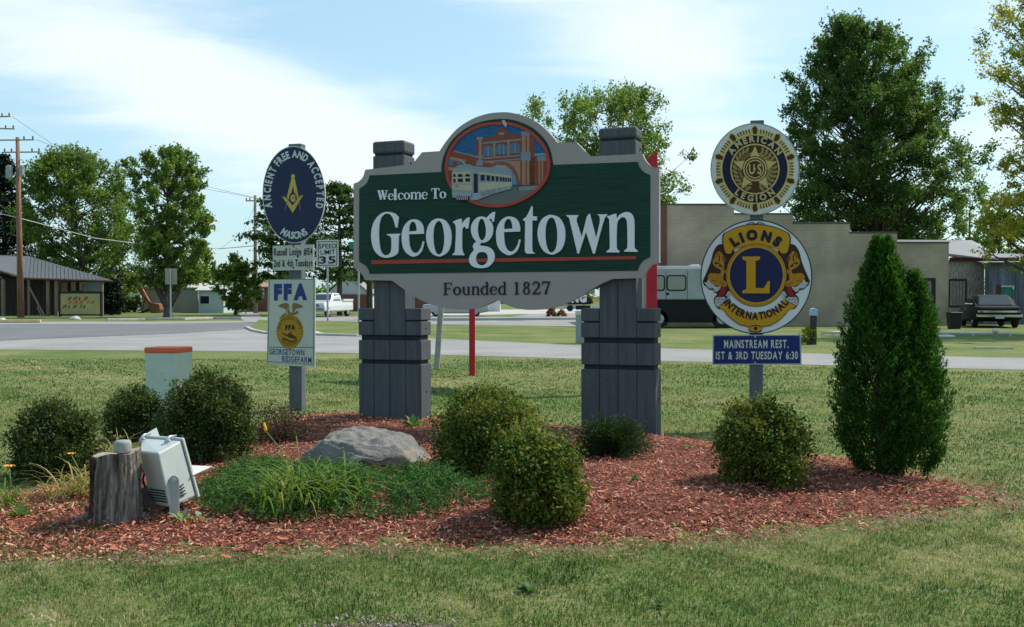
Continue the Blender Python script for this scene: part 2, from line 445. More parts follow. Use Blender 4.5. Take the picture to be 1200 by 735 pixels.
# paved corner at the left and the road that leaves to the right
sheet('road', [(-400, 377), (180, 377), (286, 376), (300, 380), (288, 386), (310, 391.5), (420, 394.5), (500, 396.5), (600, 401), (680, 405), (830, 410), (960, 414.5), (1200, 419.5), (1700, 428),
               (1700, 446), (1200, 433.5), (1000, 429), (830, 424.5), (680, 420.5), (500, 415.5), (300, 412), (0, 409.5), (-400, 408)], M_gravelroad, 0.006)
sheet('main_road', [(-400, 380), (0, 380), (180, 379.5), (292, 377.8), (300, 380), (289, 385.5), (200, 391), (0, 399), (-400, 410)], M_asphalt, 0.014)
sheet('side_road', [(300, 371.6), (372, 371.2), (460, 370.8), (520, 371), (600, 371.5), (620, 368), (700, 366), (1000, 367), (1000, 370), (760, 371), (700, 373), (700, 383), (600, 381.5), (500, 380), (440, 379), (402, 376.5), (300, 375.0)], M_gravelroad, 0.010)
sheet('driveway', [(520, 364.0), (640, 362.2), (760, 362.2), (760, 366), (620, 368), (540, 369.5), (500, 369.5)], M_conc, 0.016)
sheet('side_street', [(280, 365.8), (286, 376.8), (300, 378), (306, 371), (300, 365.8)], M_gravelroad, 0.018)
sheet('road_shoulder', [(318, 390.2), (352, 388.0), (372, 388.2), (380, 390.5), (340, 391.8)], M_conc, 0.020)
sheet('gravel_patch', [(352, 742), (370, 736), (398, 731), (425, 733), (455, 730), (490, 733), (515, 732), (540, 739), (545, 760), (350, 760)], groundmat('gravel', [(0.35, (0.10, 0.085, 0.05)), (0.5, (0.20, 0.17, 0.12)), (0.62, (0.32, 0.27, 0.22))], 6, 60, 1.2), 0.016, 3)
# kerbs (real steps)
def kerb(px, m, h=0.13, w=0.22, gap=True):
    mb = MB(); P = [flat(*p) for p in px]
    for a, b in zip(P, P[1:]):
        d = (b - a); L = d.length; d.normalize(); n = Vector((-d.y, d.x, 0))*w/2
        a2 = a + d*0.01; b2 = b - d*0.01
        mb.hexa([a2 - n, b2 - n, b2 + n, a2 + n] + [p + Vector((0, 0, h)) for p in (a2 - n, b2 - n, b2 + n, a2 + n)])
    return mb.build('kerb', m, bevel=0.02, kind='structure')
kerb([(-60, 378.3), (-10, 378.5), (48, 378.4)], mat('kerb_yellow', (0.50, 0.40, 0.20), 0.9, 0.2, 2, 0.3, 20), 0.2)
kerb([(125, 376.2), (170, 375.4), (215, 375.2), (250, 374.2), (284, 374.4)], M_conc, 0.18)
kerb([(289, 384.5), (297, 388.3), (312, 391.4), (345, 392.5), (375, 393.2), (420, 394.5)], M_conc, 0.1)

# ================================================================ WELCOME SIGN
TS = Plane(595, 510, 12.0, R(20), R(0.2))
town = thing('welcome_sign', 'large green and taupe Georgetown welcome sign hung between two slate grey wooden piers', 'town sign', TS.M.translation, rot=TS.rot)
M_slate = mat('slate_paint', (0.078, 0.086, 0.094), 0.66, 0.20, 4.0, 0.5, 22, stretch=(5, 5, 0.5))
M_slate2 = mat('slate_paint_dark', (0.022, 0.028, 0.034), 0.8, 0.2, 5)
M_taupe = mat('taupe_paint', (0.34, 0.30, 0.285), 0.6, 0.05, 2.0, 0.08, 90)
M_green = mat('green_board', (0.007, 0.056, 0.034), 0.5, 0.0, 5.0, 0.35, 10, stretch=(0.4, 0.4, 16), c2=(0.002, 0.022, 0.015))
M_letter = mat('letter_white', (0.76, 0.77, 0.80), 0.5, 0.03)
M_black = mat('sign_black', (0.012, 0.012, 0.014), 0.5)
M_red = mat('sign_red', (0.40, 0.055, 0.04), 0.5, 0.08, 8)
M_slot = mat('bolt_black', (0.01, 0.01, 0.01), 0.7)
# panel
YP = 0.0
outer = [(427.9, 199), (483.3, 192.4), (494.5, 178.5), (515, 177.2)] + catmull([(515, 177.2), (523, 165.4), (535.4, 151.2), (553, 139.7), (570.7, 133.5), (586.6, 131.6), (599, 132.2), (615, 136.3), (630.8, 144.6), (641.4, 153.5), (649.4, 162.3), (653.5, 167.4)], 4, closed=False)[1:] + \
    [(675.5, 166.8), (691.2, 183.3), (753, 180.3)] + catmull([(753, 180.3), (754.8, 185.5), (759.6, 192), (765.2, 195.8), (772.4, 196.9)], 3, closed=False)[1:] + [(772.4, 308)] + \
    catmull([(772.4, 308), (765, 310.3), (759.6, 315), (755.3, 321.5), (752.5, 326)], 3, closed=False)[1:] + [(717.5, 327)] + \
    catmull([(717.5, 327), (701, 334.5), (680.8, 347), (660.2, 357.2), (642, 361.9), (625, 363.3), (610, 362.5), (597.5, 358.9), (588, 354.2), (582.5, 350.9)], 4, closed=False)[1:] + \
    catmull([(582.5, 350.9), (576, 355), (565, 359.4), (553, 362), (540, 362.9), (523, 361.7), (508, 357.8), (493, 351.6), (476, 341), (459.5, 329)], 4, closed=False)[1:] + \
    [(427.2, 328.4)] + catmull([(427.2, 328.4), (425.3, 323.5), (420.6, 317.6), (414.3, 314.2)], 3, closed=False)[1:] + [(414.3, 215.2)] + \
    catmull([(414.3, 215.2), (420, 213), (425.3, 207.4), (427.9, 199)], 3, closed=False)[1:-1]
inner = [(433, 205.7), (517.3, 201.6)] + catmull([(517.3, 201.6), (517.7, 191.9), (521.2, 179.5), (528.3, 166.2), (540.7, 153.9), (556.6, 145), (574.3, 140.6), (588.4, 139.5), (602.5, 141), (620.2, 147.7), (630.8, 155.6), (639.7, 165.4), (645, 176.9), (647.1, 186.6), (648.2, 193.2)], 4, closed=False)[1:] + \
    [(747.3, 189.7)] + catmull([(747.3, 189.7), (749.5, 196), (754.6, 201.8), (761.9, 205)], 3, closed=False)[1:] + [(761.9, 301.3)] + catmull([(761.9, 301.3), (754.8, 304.7), (749.7, 310.5), (747.3, 317.3)], 3, closed=False)[1:] + \
    [(433, 320.9)] + catmull([(433, 320.9), (431.6, 315.6), (427.2, 310.5), (420.6, 306.6)], 3, closed=False)[1:] + [(421, 221)] + catmull([(421, 221), (427.2, 217.3), (431.3, 211.8), (433, 205.7)], 3, closed=False)[1:-1]
TS.plate('border', [outer], 0.0, 0.07, M_taupe, town)
green = TS.plate('green_panel', [inner], -0.008, 0.006, M_green, town)
zA = lambda x, y: (430 + x/6.68, 210 + y/6.68)
zB = lambda x, y: (520 + x/6.68, 210 + y/6.68)
zC = lambda x, y: (600 + x/6.68, 210 + y/6.68)
zD = lambda x, y: (680 + x/5.65, 210 + y/5.65)
YL = -0.030; TL = 0.020
def LT(name, loops, z=None, **k):
    lps = [[z(*p) for p in lp] if z else lp for lp in loops]
    return TS.plate(name, lps, YL, TL, M_letter, green, **k)
def cm(p, sharp=(), n=4): return catmull(p, n, True, sharp)
G_ = [(222, 376), (237, 380), (248, 298), (215, 268), (160, 256), (110, 270), (65, 315), (40, 375), (32, 440), (40, 510), (62, 565), (100, 602), (145, 616), (190, 610), (225, 595), (243, 575), (246, 520), (248, 448), (263, 427), (155, 430), (158, 438), (183, 450), (191, 480), (189, 555), (175, 585), (150, 596), (125, 588), (105, 555), (95, 490), (92, 420), (97, 350), (112, 300), (140, 274), (165, 270), (190, 285), (210, 325)]
LT('letter', [cm(G_, (0, 1, 2, 15, 17, 18, 19, 20))], zA, label='large white carved letter G')
e1 = [(327, 432), (443, 428), (444, 400), (435, 360), (410, 327), (370, 314), (330, 325), (295, 360), (275, 410), (271, 465), (280, 530), (305, 575), (340, 600), (365, 607), (400, 595), (430, 560), (448, 492), (436, 486), (425, 530), (400, 570), (375, 578), (350, 562), (332, 515)]
e2 = [(328, 410), (330, 370), (345, 340), (362, 333), (378, 345), (388, 380), (389, 406)]
LT('letter', [cm(e1, (0, 1, 16, 17)), cm(e2, (0, 6))], zA, label='first large white letter e')
o1 = [(562, 308), (610, 323), (645, 370), (660, 430), (656, 510), (632, 570), (590, 600), (560, 605), (515, 587), (480, 535), (463, 460), (470, 390), (495, 340), (530, 314)]
o2 = [(562, 328), (585, 345), (600, 400), (605, 460), (600, 530), (585, 575), (560, 590), (540, 575), (525, 530), (518, 460), (522, 390), (538, 345)]
LT('letter', [cm(o1), cm(o2)], zA, label='first large white letter o')
r1 = [(72, 333), (110, 316), (139, 311), (141, 352), (160, 325), (185, 303), (203, 300), (190, 388), (172, 386), (164, 372), (150, 382), (143, 410), (142, 520), (148, 570), (158, 585), (158, 596), (68, 595), (70, 585), (85, 572), (90, 520), (95, 420), (91, 360), (76, 343)]
LT('letter', [cm(r1, (0, 2, 3, 6, 7, 8, 14, 15, 16, 17))], zB, label='large white letter r')
gU = [(298, 292), (345, 310), (378, 350), (386, 400), (374, 450), (345, 485), (300, 499), (255, 487), (225, 450), (212, 395), (222, 345), (255, 305)]
gUh = [(297, 310), (318, 335), (330, 395), (325, 450), (300, 480), (278, 460), (265, 400), (274, 335)]
gL = [(262, 482), (238, 502), (226, 528), (235, 553), (215, 580), (200, 610), (197, 640), (215, 675), (250, 692), (300, 697), (350, 685), (385, 650), (397, 610), (390, 570), (365, 540), (330, 526), (290, 520), (281, 510), (300, 494)]
gLh = [(300, 570), (327, 577), (342, 600), (343, 635), (325, 665), (297, 675), (268, 665), (253, 640), (253, 605), (270, 578)]
gE = [(330, 312), (355, 280), (385, 258), (401, 257), (392, 330), (380, 337), (372, 312), (358, 312), (352, 335)]
mbg = MB()
for lps, dy in (([cm(gU), cm(gUh)], 0), ([cm(gL, (0, 18)), cm(gLh)], 0.002), ([cm(gE, (3, 4, 5))], 0.004)):
    plate_mesh('x', [[TS.loc(*zB(*p), YL) for p in lp] for lp in lps], YL + dy, TL - dy - .001, mbg)
mbg.build('letter', M_letter, green, label='large white letter g')
af = lambda sx, ox, sy, oy, z: (lambda x, y: z(x*sx + ox, y*sy + oy))
LT('letter', [cm(e1, (0, 1, 16, 17)), cm(e2, (0, 6))], af(192/177, 408 - 270*192/177, 1.037, 292 - 314*1.037, zB), label='second large white letter e')
t1 = [(152, 210), (160, 215), (160, 291), (194, 292), (193, 325), (158, 323), (157, 540), (165, 570), (181, 583), (120, 583), (105, 570), (100, 540), (103, 330), (88, 325), (86, 312), (110, 295), (135, 250)]
LT('letter', [cm(t1, (0, 1, 2, 3, 4, 5, 8, 12, 13, 14))], zC, label='large white letter t')
LT('letter', [cm(o1), cm(o2)], af(215/197, 200 - 463*215/197, 310/297, 280 - 308*310/297, zC), label='second large white letter o')
wC = [zC(*p) for p in [(421, 282), (447, 305), (512, 583), (523, 583), (578, 412), (634, 583)]] + [zD(*p) for p in [(95, 494), (150, 290), (165, 250), (182, 233), (112, 233), (126, 245), (130, 262), (127, 295), (105, 390), (63, 230), (56, 230)]] + [zC(*p) for p in [(585, 295), (545, 455), (503, 325), (508, 300), (520, 282)]]
LT('letter', [wC], None, label='large white letter w')
n1_ = [(172, 250), (205, 237), (238, 228), (240, 262), (262, 235), (300, 218), (332, 224), (351, 250), (358, 300), (358, 440), (365, 462), (381, 475), (378, 482), (290, 480), (292, 472), (305, 462), (312, 440), (310, 300), (303, 265), (285, 252), (262, 262), (243, 300), (240, 440), (245, 465), (259, 475), (256, 486), (172, 485), (175, 477), (190, 465), (195, 440), (192, 290), (188, 262)]
LT('letter', [cm(n1_, (0, 2, 3, 11, 12, 13, 14, 24, 25, 26, 27))], zD, label='large white letter n')
TS.plate('red_line', [[(435.2, 305.2), (745.1, 300.2), (745.4, 303.9), (435.2, 309.8)]], -0.016, 0.007, M_red, green)

# small serif lettering: strokes in a unit box (x right, y up), widths as share of the box height
def ringg(th=.26, tv=.10):
    return ('ring', th, tv)
def serif(x, y, w=.34): return [(x - w/2, y, .07), (x + w/2, y, .07)]
SG = {
 'o': [('ring', .30, .09)],
 'e': [[(.16, .52, .06), (.93, .54, .07)], [(.92, .54, .10), (.86, .80, .14), (.55, .96, .09), (.22, .82, .17), (.10, .50, .22), (.22, .16, .16), (.55, .03, .10), (.95, .22, .06)]],
 'c': [[(.90, .70, .17), (.80, .92, .10), (.52, .97, .08), (.22, .80, .18), (.12, .48, .22), (.22, .16, .16), (.55, .03, .09), (.95, .22, .06)]],
 'l': [[(.5, 1, .19), (.5, 0, .19)], serif(.5, .02, 1.0), [(.1, .98, .06), (.5, .98, .06)]],
 'u': [[(.22, 1, .2), (.22, .35, .2), (.34, .06, .14), (.55, .03, .08), (.78, .22, .06)], [(.80, 1, .2), (.80, 0, .2)], [(.02, .98, .05), (.22, .98, .05)], [(.6, .98, .05), (.8, .98, .05)], [(.8, .02, .05), (1, .02, .05)]],
 'n': [[(.20, 1, .2), (.20, 0, .2)], [(.24, .74, .05), (.45, .95, .10), (.66, .95, .14), (.80, .72, .2), (.80, 0, .2)], serif(.20, .025, .42), serif(.82, .025, .42), [(.0, .96, .06), (.2, .96, .06)]],
 'm': [[(.13, 1, .2), (.13, 0, .2)], [(.16, .74, .05), (.3, .95, .1), (.42, .95, .14), (.50, .72, .2), (.50, 0, .2)], [(.54, .74, .05), (.67, .95, .1), (.79, .95, .14), (.87, .72, .2), (.87, 0, .2)], serif(.13, .025, .25), serif(.50, .025, .25), serif(.87, .025, .25), [(.0, .96, .06), (.13, .96, .06)]],
 'd': [[(.80, 1, .13), (.80, 0, .13)], [(.78, .55, .05), (.50, .66, .07), (.24, .54, .12), (.13, .32, .15), (.24, .10, .12), (.48, .02, .07), (.78, .16, .05)], [(.56, .985, .04), (.80, .985, .04)], [(.80, .02, .05), (1, .02, .05)]],
 'T': [[(.5, .97, .19), (.5, 0, .19)], [(.02, .96, .08), (.98, .96, .08)], [(.04, .98, .06), (.03, .72, .03)], [(.96, .98, .06), (.97, .72, .03)], serif(.5, .025, .5)],
 'F': [[(.26, .98, .15), (.26, 0, .15)], [(.05, .96, .06), (.95, .96, .06)], [(.93, .98, .06), (.94, .74, .03)], [(.26, .52, .05), (.74, .52, .05)], [(.73, .62, .04), (.73, .42, .04)], serif(.27, .025, .5)],
 'W': [[(.12, .97, .20), (.34, .04, .16)], [(.34, .04, .08), (.52, .93, .07)], [(.48, .97, .20), (.70, .04, .16)], [(.70, .04, .08), (.90, .95, .07)], [(.0, .97, .07), (.24, .97, .07)], [(.36, .97, .07), (.60, .97, .07)], [(.78, .97, .07), (1.0, .97, .07)]],
 '1': [[(.5, 1, .15), (.5, 0, .15)], serif(.5, .025, .8), [(.1, .86, .05), (.5, .97, .07)]],
 '8': [('ringb', .5, .75, .36, .24), ('ringb', .5, .27, .42, .28)],
 '2': [[(.14, .74, .13), (.26, .93, .09), (.52, .97, .09), (.80, .80, .16), (.72, .52, .13), (.12, .06, .08)], [(.08, .05, .12), (.92, .05, .12)], [(.92, .02, .06), (.96, .22, .04)]],
 '7': [[(.06, .95, .13), (.96, .95, .13)], [(.94, .95, .07), (.62, .45, .12), (.42, 0, .17)], [(.07, .98, .05), (.05, .76, .04)]],
}
def serif_glyph(pl, mb, ch, x0, x1, yb, yt, y, slant=0.0, th=0.012, wk=1.0):
    """box in pixels: x0..x1, baseline yb, top yt"""
    hp = yb - yt; k = 0
    for st in SG[ch]:
        if isinstance(st, tuple) and st[0] == 'ring':
            w = (x1 - x0)/2; tx = st[1]*hp*wk*0.75; ty = st[2]*hp
            lp = [ellipse((x0 + x1)/2, (yb + yt)/2, w, hp/2, 24), ellipse((x0 + x1)/2, (yb + yt)/2, w - tx, hp/2 - ty, 24)]
        elif isinstance(st, tuple):
            cx, cy = x0 + st[1]*(x1 - x0), yb - st[2]*hp
            lp = [ellipse(cx, cy, st[3]*(x1 - x0), st[4]*hp, 20), ellipse(cx, cy, st[3]*(x1 - x0) - .12*hp, st[4]*hp - .06*hp, 20)]
        else:
            lp = [ribbon([(x0 + a*(x1 - x0), yb - b*hp, w*hp*wk) for a, b, w in st], 5)]
        lp = [[(p[0], p[1] + slant*(p[0] - x0)) for p in q] for q in lp]
        plate_mesh('x', [[pl.loc(*p, y) for p in q] for q in lp], y + k*0.0006, th, mb); k += 1
def word(pl, name, items, z, m, parent, y, th=0.012, label=None, wk=1.0):
    mb = MB()
    for ch, x0, x1, yb, yt in items:
        a = z(x0, yb); b = z(x1, yt); serif_glyph(pl, mb, ch, a[0], b[0], a[1], b[1], y, -0.012, th, wk)
    return mb.build(name, m, parent, **({'label': label} if label else {}))
word(TS, 'lettering', [('W', 82, 150, 164, 88), ('e', 153, 190, 163, 112), ('l', 191, 212, 162, 77), ('c', 220, 256, 161, 108), ('o', 259, 302, 160, 106), ('m', 305, 378, 158, 103), ('e', 381, 420, 157, 100)], lambda x, y: zA(82 + (x - 82)*391/338, y), M_letter, green, YL, 0.018, 'small white words Welcome To')
word(TS, 'lettering', [('T', 503, 566, 152, 72), ('o', 568, 618, 151, 97)], zA, M_letter, green, YL, 0.018, 'small white words Welcome To')
zF = lambda x, y: (510 + x/8, 320 + y/8)
word(TS, 'lettering', [('F', 72, 155, 207, 90), ('o', 165, 240, 208, 128), ('u', 248, 326, 206, 128), ('n', 338, 414, 206, 126), ('d', 420, 500, 205, 84), ('e', 510, 576, 204, 124), ('d', 585, 665, 204, 82), ('1', 735, 790, 202, 84), ('8', 815, 892, 202, 80), ('2', 905, 985, 200, 80), ('7', 1000, 1076, 200, 80)], zF, M_black, town, -0.014, 0.013, 'black words Founded 1827', wk=0.9)

# medallion
zM = lambda x, y: (500 + x/5.656, 130 + y/5.656)
ringo = cm([(120, 390), (128, 310), (165, 225), (240, 145), (340, 92), (430, 75), (510, 73), (590, 84), (680, 125), (750, 185), (795, 250), (815, 335), (812, 410), (780, 480), (720, 545), (640, 595), (550, 630), (450, 640), (350, 628), (270, 597), (190, 545), (140, 480)])
ccx, ccy = 468, 357
ringi = [(ccx + (x - ccx)*.945, ccy + (y - ccy)*.93) for x, y in ringo]
med = TS.plate('medallion', [[zM(*p) for p in ringi]], -0.016, 0.008, mat('medal_sky', (0.015, 0.10, 0.24), 0.5, 0.35, 14, 0, 1, stretch=(1, 1, 5)), town)
TS.plate('ring', [[zM(*p) for p in ringo], [zM(*p) for p in ringi]], -0.030, 0.024, M_red, med)
def clipE(poly, loop=ringi):
    """clip polygon against the convex ring (Sutherland-Hodgman)"""
    out = list(poly); n = len(loop)
    ar = sum(loop[i][0]*loop[(i+1) % n][1] - loop[(i+1) % n][0]*loop[i][1] for i in range(n)); sg = 1 if ar > 0 else -1
    for i in range(n):
        a = loop[i]; b = loop[(i + 1) % n]; inp = out; out = []
        if not inp: break
        f = lambda p: sg*((b[0]-a[0])*(p[1]-a[1]) - (b[1]-a[1])*(p[0]-a[0]))
        for j in range(len(inp)):
            p = inp[j]; q = inp[(j + 1) % len(inp)]; fp, fq = f(p), f(q)
            if fp >= 0: out.append(p)
            if (fp >= 0) != (fq >= 0):
                t = fp/(fp - fq); out.append((p[0] + (q[0]-p[0])*t, p[1] + (q[1]-p[1])*t))
    return out
PC = {}
def pm(c): 
    k = 'paint_%02x%02x%02x' % tuple(int(v*255) for v in c)
    return mat(k, tuple(v*.8 for v in c), 0.6, 0.06, 20)
LAY = [0]
def mp_(name, c, polys, clip=True, z=zM, y0=-0.018, par=None, th=0.0018, pl=None):
    mb = MB(); LAY[0] += 1; y = y0 - LAY[0]*0.0006; pl = pl or TS
    for p in polys:
        q = clipE(p) if clip else p
        if len(q) > 2: plate_mesh('x', [[pl.loc(*z(*a), y) for a in q]], y, th, mb)
    return mb.build(name, pm(c), par or med)
brick = (0.28, 0.075, 0.04); tan = (0.42, 0.25, 0.16); slateb = (0.23, 0.30, 0.36); glassb = (0.10, 0.20, 0.30)
mp_('painted_street', (0.17, 0.18, 0.17), [[(230, 640), (330, 540), (560, 505), (830, 490), (830, 640)]])
mp_('painted_kerb', (0.27, 0.29, 0.29), [[(600, 505), (800, 490), (790, 520), (600, 530)]])
mp_('painted_building', brick, [[(120, 245), (330, 300), (330, 400), (100, 520)], [(330, 165), (330, 490), (715, 490), (715, 170), (540, 150), (520, 112), (485, 112), (455, 165), (370, 180)], [(680, 310), (800, 300), (800, 490), (680, 490)]])
mp_('painted_stone', tan, [[(345, 190), (345, 360), (365, 360), (365, 190)], [(455, 200), (455, 300), (440, 300), (440, 200)], [(380, 340), (620, 330), (620, 490), (600, 470), (590, 420), (560, 380), (500, 350), (440, 350)], [(632, 150), (632, 490), (655, 490), (655, 150)], [(665, 150), (665, 490), (680, 490), (680, 150)], [(742, 320), (742, 490), (752, 490), (752, 320)], [(762, 320), (762, 490), (772, 490), (772, 320)], [(535, 190), (535, 295), (550, 295), (550, 190)], [(140, 300), (260, 325), (260, 345), (140, 320)], [(140, 370), (240, 380), (240, 400), (140, 395)]])
mp_('painted_cornice', slateb, [[(370, 210), (625, 185), (625, 195), (370, 220)], [(330, 175), (372, 172), (372, 190), (330, 192)], [(625, 135), (688, 138), (688, 165), (625, 162)], [(370, 310), (625, 292), (625, 300), (370, 320)], [(370, 335), (625, 315), (625, 322), (370, 343)], [(330, 298), (372, 296), (372, 310), (330, 312)], [(330, 330), (372, 328), (372, 362), (330, 364)], [(625, 270), (688, 272), (688, 330), (625, 328)], [(733, 298), (790, 296), (790, 330), (733, 332)], [(180, 262), (330, 300), (330, 308), (180, 270)], [(478, 145), (515, 143), (512, 158), (482, 160)]])
archw = lambda cx, w, yt, yb: [(cx - w, yb)] + [(cx - w*math.cos(a), yt + w*0.62*(1 - math.sin(a))) for a in np.linspace(0, math.pi, 9)] + [(cx + w, yb)]
mp_('painted_window', glassb, [archw(406, 34, 232, 300), archw(495, 38, 220, 288), archw(586, 34, 212, 280), [(135, 325), (178, 325), (178, 360), (135, 360)], [(200, 330), (232, 335), (232, 358), (200, 355)]])
mp_('painted_window_bar', (0.30, 0.38, 0.45), [[(404, 236), (404, 300), (410, 300), (410, 236)], [(480, 225), (480, 288), (484, 288), (484, 225)], [(508, 225), (508, 288), (512, 288), (512, 225)], [(584, 215), (584, 280), (588, 280), (588, 215)]])
mp_('painted_arch', (0.36, 0.10, 0.06), [ribbon([(400, 390, 16), (440, 355, 18), (490, 345, 20), (545, 358, 18), (585, 400, 18), (605, 460, 18), (612, 490, 18)], 5)])
mp_('painted_opening', (0.30, 0.36, 0.42), [[(425, 375), (470, 357), (520, 362), (560, 390), (585, 430), (598, 490), (430, 490)]])
mp_('painted_far_sky', (0.10, 0.36, 0.55), [[(545, 385), (575, 420), (597, 490), (560, 490)]])
mp_('painted_post', (0.08, 0.08, 0.09), [[(601, 490), (606, 490), (606, 530), (601, 530)]])
mp_('painted_cloud', (0.25, 0.42, 0.55), [[(715, 285), (800, 280), (800, 292), (715, 297)]])
# trolley bursts out of the ring: not clipped, proud of the ring
y0 = -0.0345
def tr(name, c, polys): return mp_(name, c, polys, clip=False, y0=y0, par=trol)
LAY[0] = 0
cream = (0.55, 0.50, 0.36); steel = (0.36, 0.42, 0.47)
LAY[0] += 1
trol = TS.plate('trolley', [[zM(*p) for p in [(168, 410), (180, 378), (215, 360), (275, 355), (310, 366), (420, 378), (560, 408), (568, 440), (566, 505), (440, 548), (320, 592), (240, 592), (170, 572), (165, 500)]]], -0.033, 0.018, pm((0.33, 0.39, 0.44)), med)
mp_('roof', (0.30, 0.36, 0.40), [[(180, 378), (215, 358), (275, 353), (312, 366), (420, 376), (560, 405), (568, 425), (410, 398), (300, 380), (240, 372)]], False, par=trol, y0=y0)
tr('side_panel', cream, [[(170, 408), (292, 400), (302, 530), (172, 520)], [(345, 478), (565, 470), (565, 498), (345, 535)], [(345, 405), (560, 430), (565, 445), (345, 420)]])
tr('bumper', steel, [[(168, 540), (305, 545), (300, 575), (250, 592), (170, 572)], [(165, 474), (300, 482), (300, 495), (165, 488)], [(300, 545), (440, 530), (560, 505), (560, 515), (440, 550), (330, 592), (290, 585)]])
tr('window', (0.02, 0.02, 0.03), [archw(222, 17, 418, 438), archw(271, 17, 418, 436), [(206, 448), (240, 448), (240, 472), (206, 472)], [(256, 446), (288, 446), (288, 470), (256, 470)], archw(184, 8, 418, 438), [(177, 450), (192, 450), (192, 474), (177, 474)], [(312, 415), (338, 418), (338, 545), (312, 545)]])
wins = [(358, 383, 422, 462), (397, 418, 426, 463), (430, 447, 430, 464), (460, 474, 433, 465), (486, 497, 437, 466), (504, 514, 440, 467), (521, 530, 442, 468), (537, 545, 444, 468), (551, 558, 446, 469)]
for a, b, c_, d_ in wins: tr('window', (0.02, 0.02, 0.03), [[(a, c_), (b, c_ + 2), (b, d_), (a, d_)]])
tr('fender', (0.02, 0.02, 0.025), [[(190, 562), (285, 566), (282, 592), (240, 596), (200, 585)]])
tr('fender_bar', (0.55, 0.57, 0.58), [[(196 + i*14, 564 + i*.4), (202 + i*14, 564 + i*.4), (206 + i*13, 590), (200 + i*13, 589)] for i in range(6)])
tr('truck_wheel', (0.24, 0.30, 0.34), [ellipse(372, 550, 14, 13, 12), ellipse(408, 540, 13, 12, 12), ellipse(440, 532, 11, 10, 12), ellipse(480, 524, 9, 8, 12)])
tr('pole', (0.5, 0.5, 0.5), [[(215, 322), (222, 320), (262, 356), (252, 357)]])
tr('headlamp', (0.45, 0.33, 0.12), [ellipse(196, 494, 10, 11, 14)])
mp_('flag', (0.5, 0.5, 0.56), [[(498, 62), (515, 60), (532, 85), (528, 110), (515, 100), (505, 85)]], False, y0=-0.028)

# piers, local frame of the town sign: y back from the panel
pm_x = lambda px, py, y: TS.loc(px, py, y)
def pier(bx0, bx1, sx0, sx1, cap, grooves, basez, label):
    """all x in local metres; z levels local"""
    yf, yb = 0.075, 0.075 + 0.29
    P = thing('pier', None, None); P.parent = town; P.pop('label', None); P['label'] = label
    core = MB().box(bx0 + .03, bx1 - .03, yf + .03, yb - .03, basez, grooves['t2'] - .02).build('core', M_slate2, P)
    n = 4; w = (bx1 - bx0)/n
    def plank(x0, x1, z0, z1, y0=yf, y1=yb):
        r = random.uniform(-.002, .002)
        MB().box(x0 + .0018, x1 - .0018, y0 + r, y1, z0, z1).build('plank', M_slate, P, bevel=0.008, seg=2)
    for i in range(n): plank(bx0 + i*w, bx0 + (i+1)*w, basez, grooves['b1'])
    for i in range(n): plank(bx0 + i*w, bx0 + (i+1)*w, grooves['b2'], grooves['m1'])
    for i in range(n):
        if i in (1, 2): plank(bx0 + i*w, bx0 + (i+1)*w, grooves['m2'], cap[0])      # the shaft boards run on up
        else:
            plank(bx0 + i*w, bx0 + (i+1)*w, grooves['m2'], grooves['t1'])
            plank(bx0 + i*w, bx0 + (i+1)*w, grooves['t1'] + .018, grooves['t2'])
    s0, s1 = bx0 + w, bx0 + 3*w; e = 0.012
    cm_ = (s0 + s1)/2; hw = (cap[3])/2
    # cap: lower drum, groove, upper drum with chamfers
    MB().box(cm_ - hw, cm_ + hw, yf - e, yb + e, cap[0] - .25, cap[1] - .012).build('cap', M_slate, P, bevel=0.014, seg=2)
    MB().box(cm_ - hw + .02, cm_ + hw - .02, yf + .01, yb - .01, cap[1] - .02, cap[1] + .03).build('core', M_slate2, P)
    MB().box(cm_ - hw - .006, cm_ + hw + .006, yf - e - .006, yb + e + .006, cap[1] + .012, cap[2]).build('cap', M_slate, P, bevel=0.03, seg=2)
    for z in ((basez + grooves['b1'])/2 + .07, (grooves['m2'] + grooves['t1'])/2):
        MB().tube([(bx1 - .004, (yf + yb)/2, z), (bx1 + .004, (yf + yb)/2, z)], 0.012, 10).build('bolt', M_slot, P)
    for i in range(n):
        for z in (basez + .16, grooves['b1'] - .05, (grooves['b2'] + grooves['m1'])/2):
            xq = bx0 + (i + .5)*w + random.uniform(-.02, .02); MB().tube([(xq, yf - .004, z), (xq, yf + .002, z)], 0.006, 7).build('screw', M_slate2, P)
    MB().tube([(bx0 + 1.45*w, yf - .006, grooves['b1'] - .10), (bx0 + 1.45*w, yf + .002, grooves['b1'] - .10)], [.012, .020], 9).build('knot', mat('knot_brown', (.12, .07, .05), .8), P)
    MB().tube([(cm_ + hw + .006, (yf + yb)/2 + .03, cap[1] - .10), (cm_ + hw + .014, (yf + yb)/2 + .03, cap[1] - .10)], 0.014, 10).build('bolt', M_slot, P)
    return P
yf = 0.075
def lz(px, py): return TS.loc(px, py, yf)[1]
def lx(px, py): return TS.loc(px, py, yf)[0]
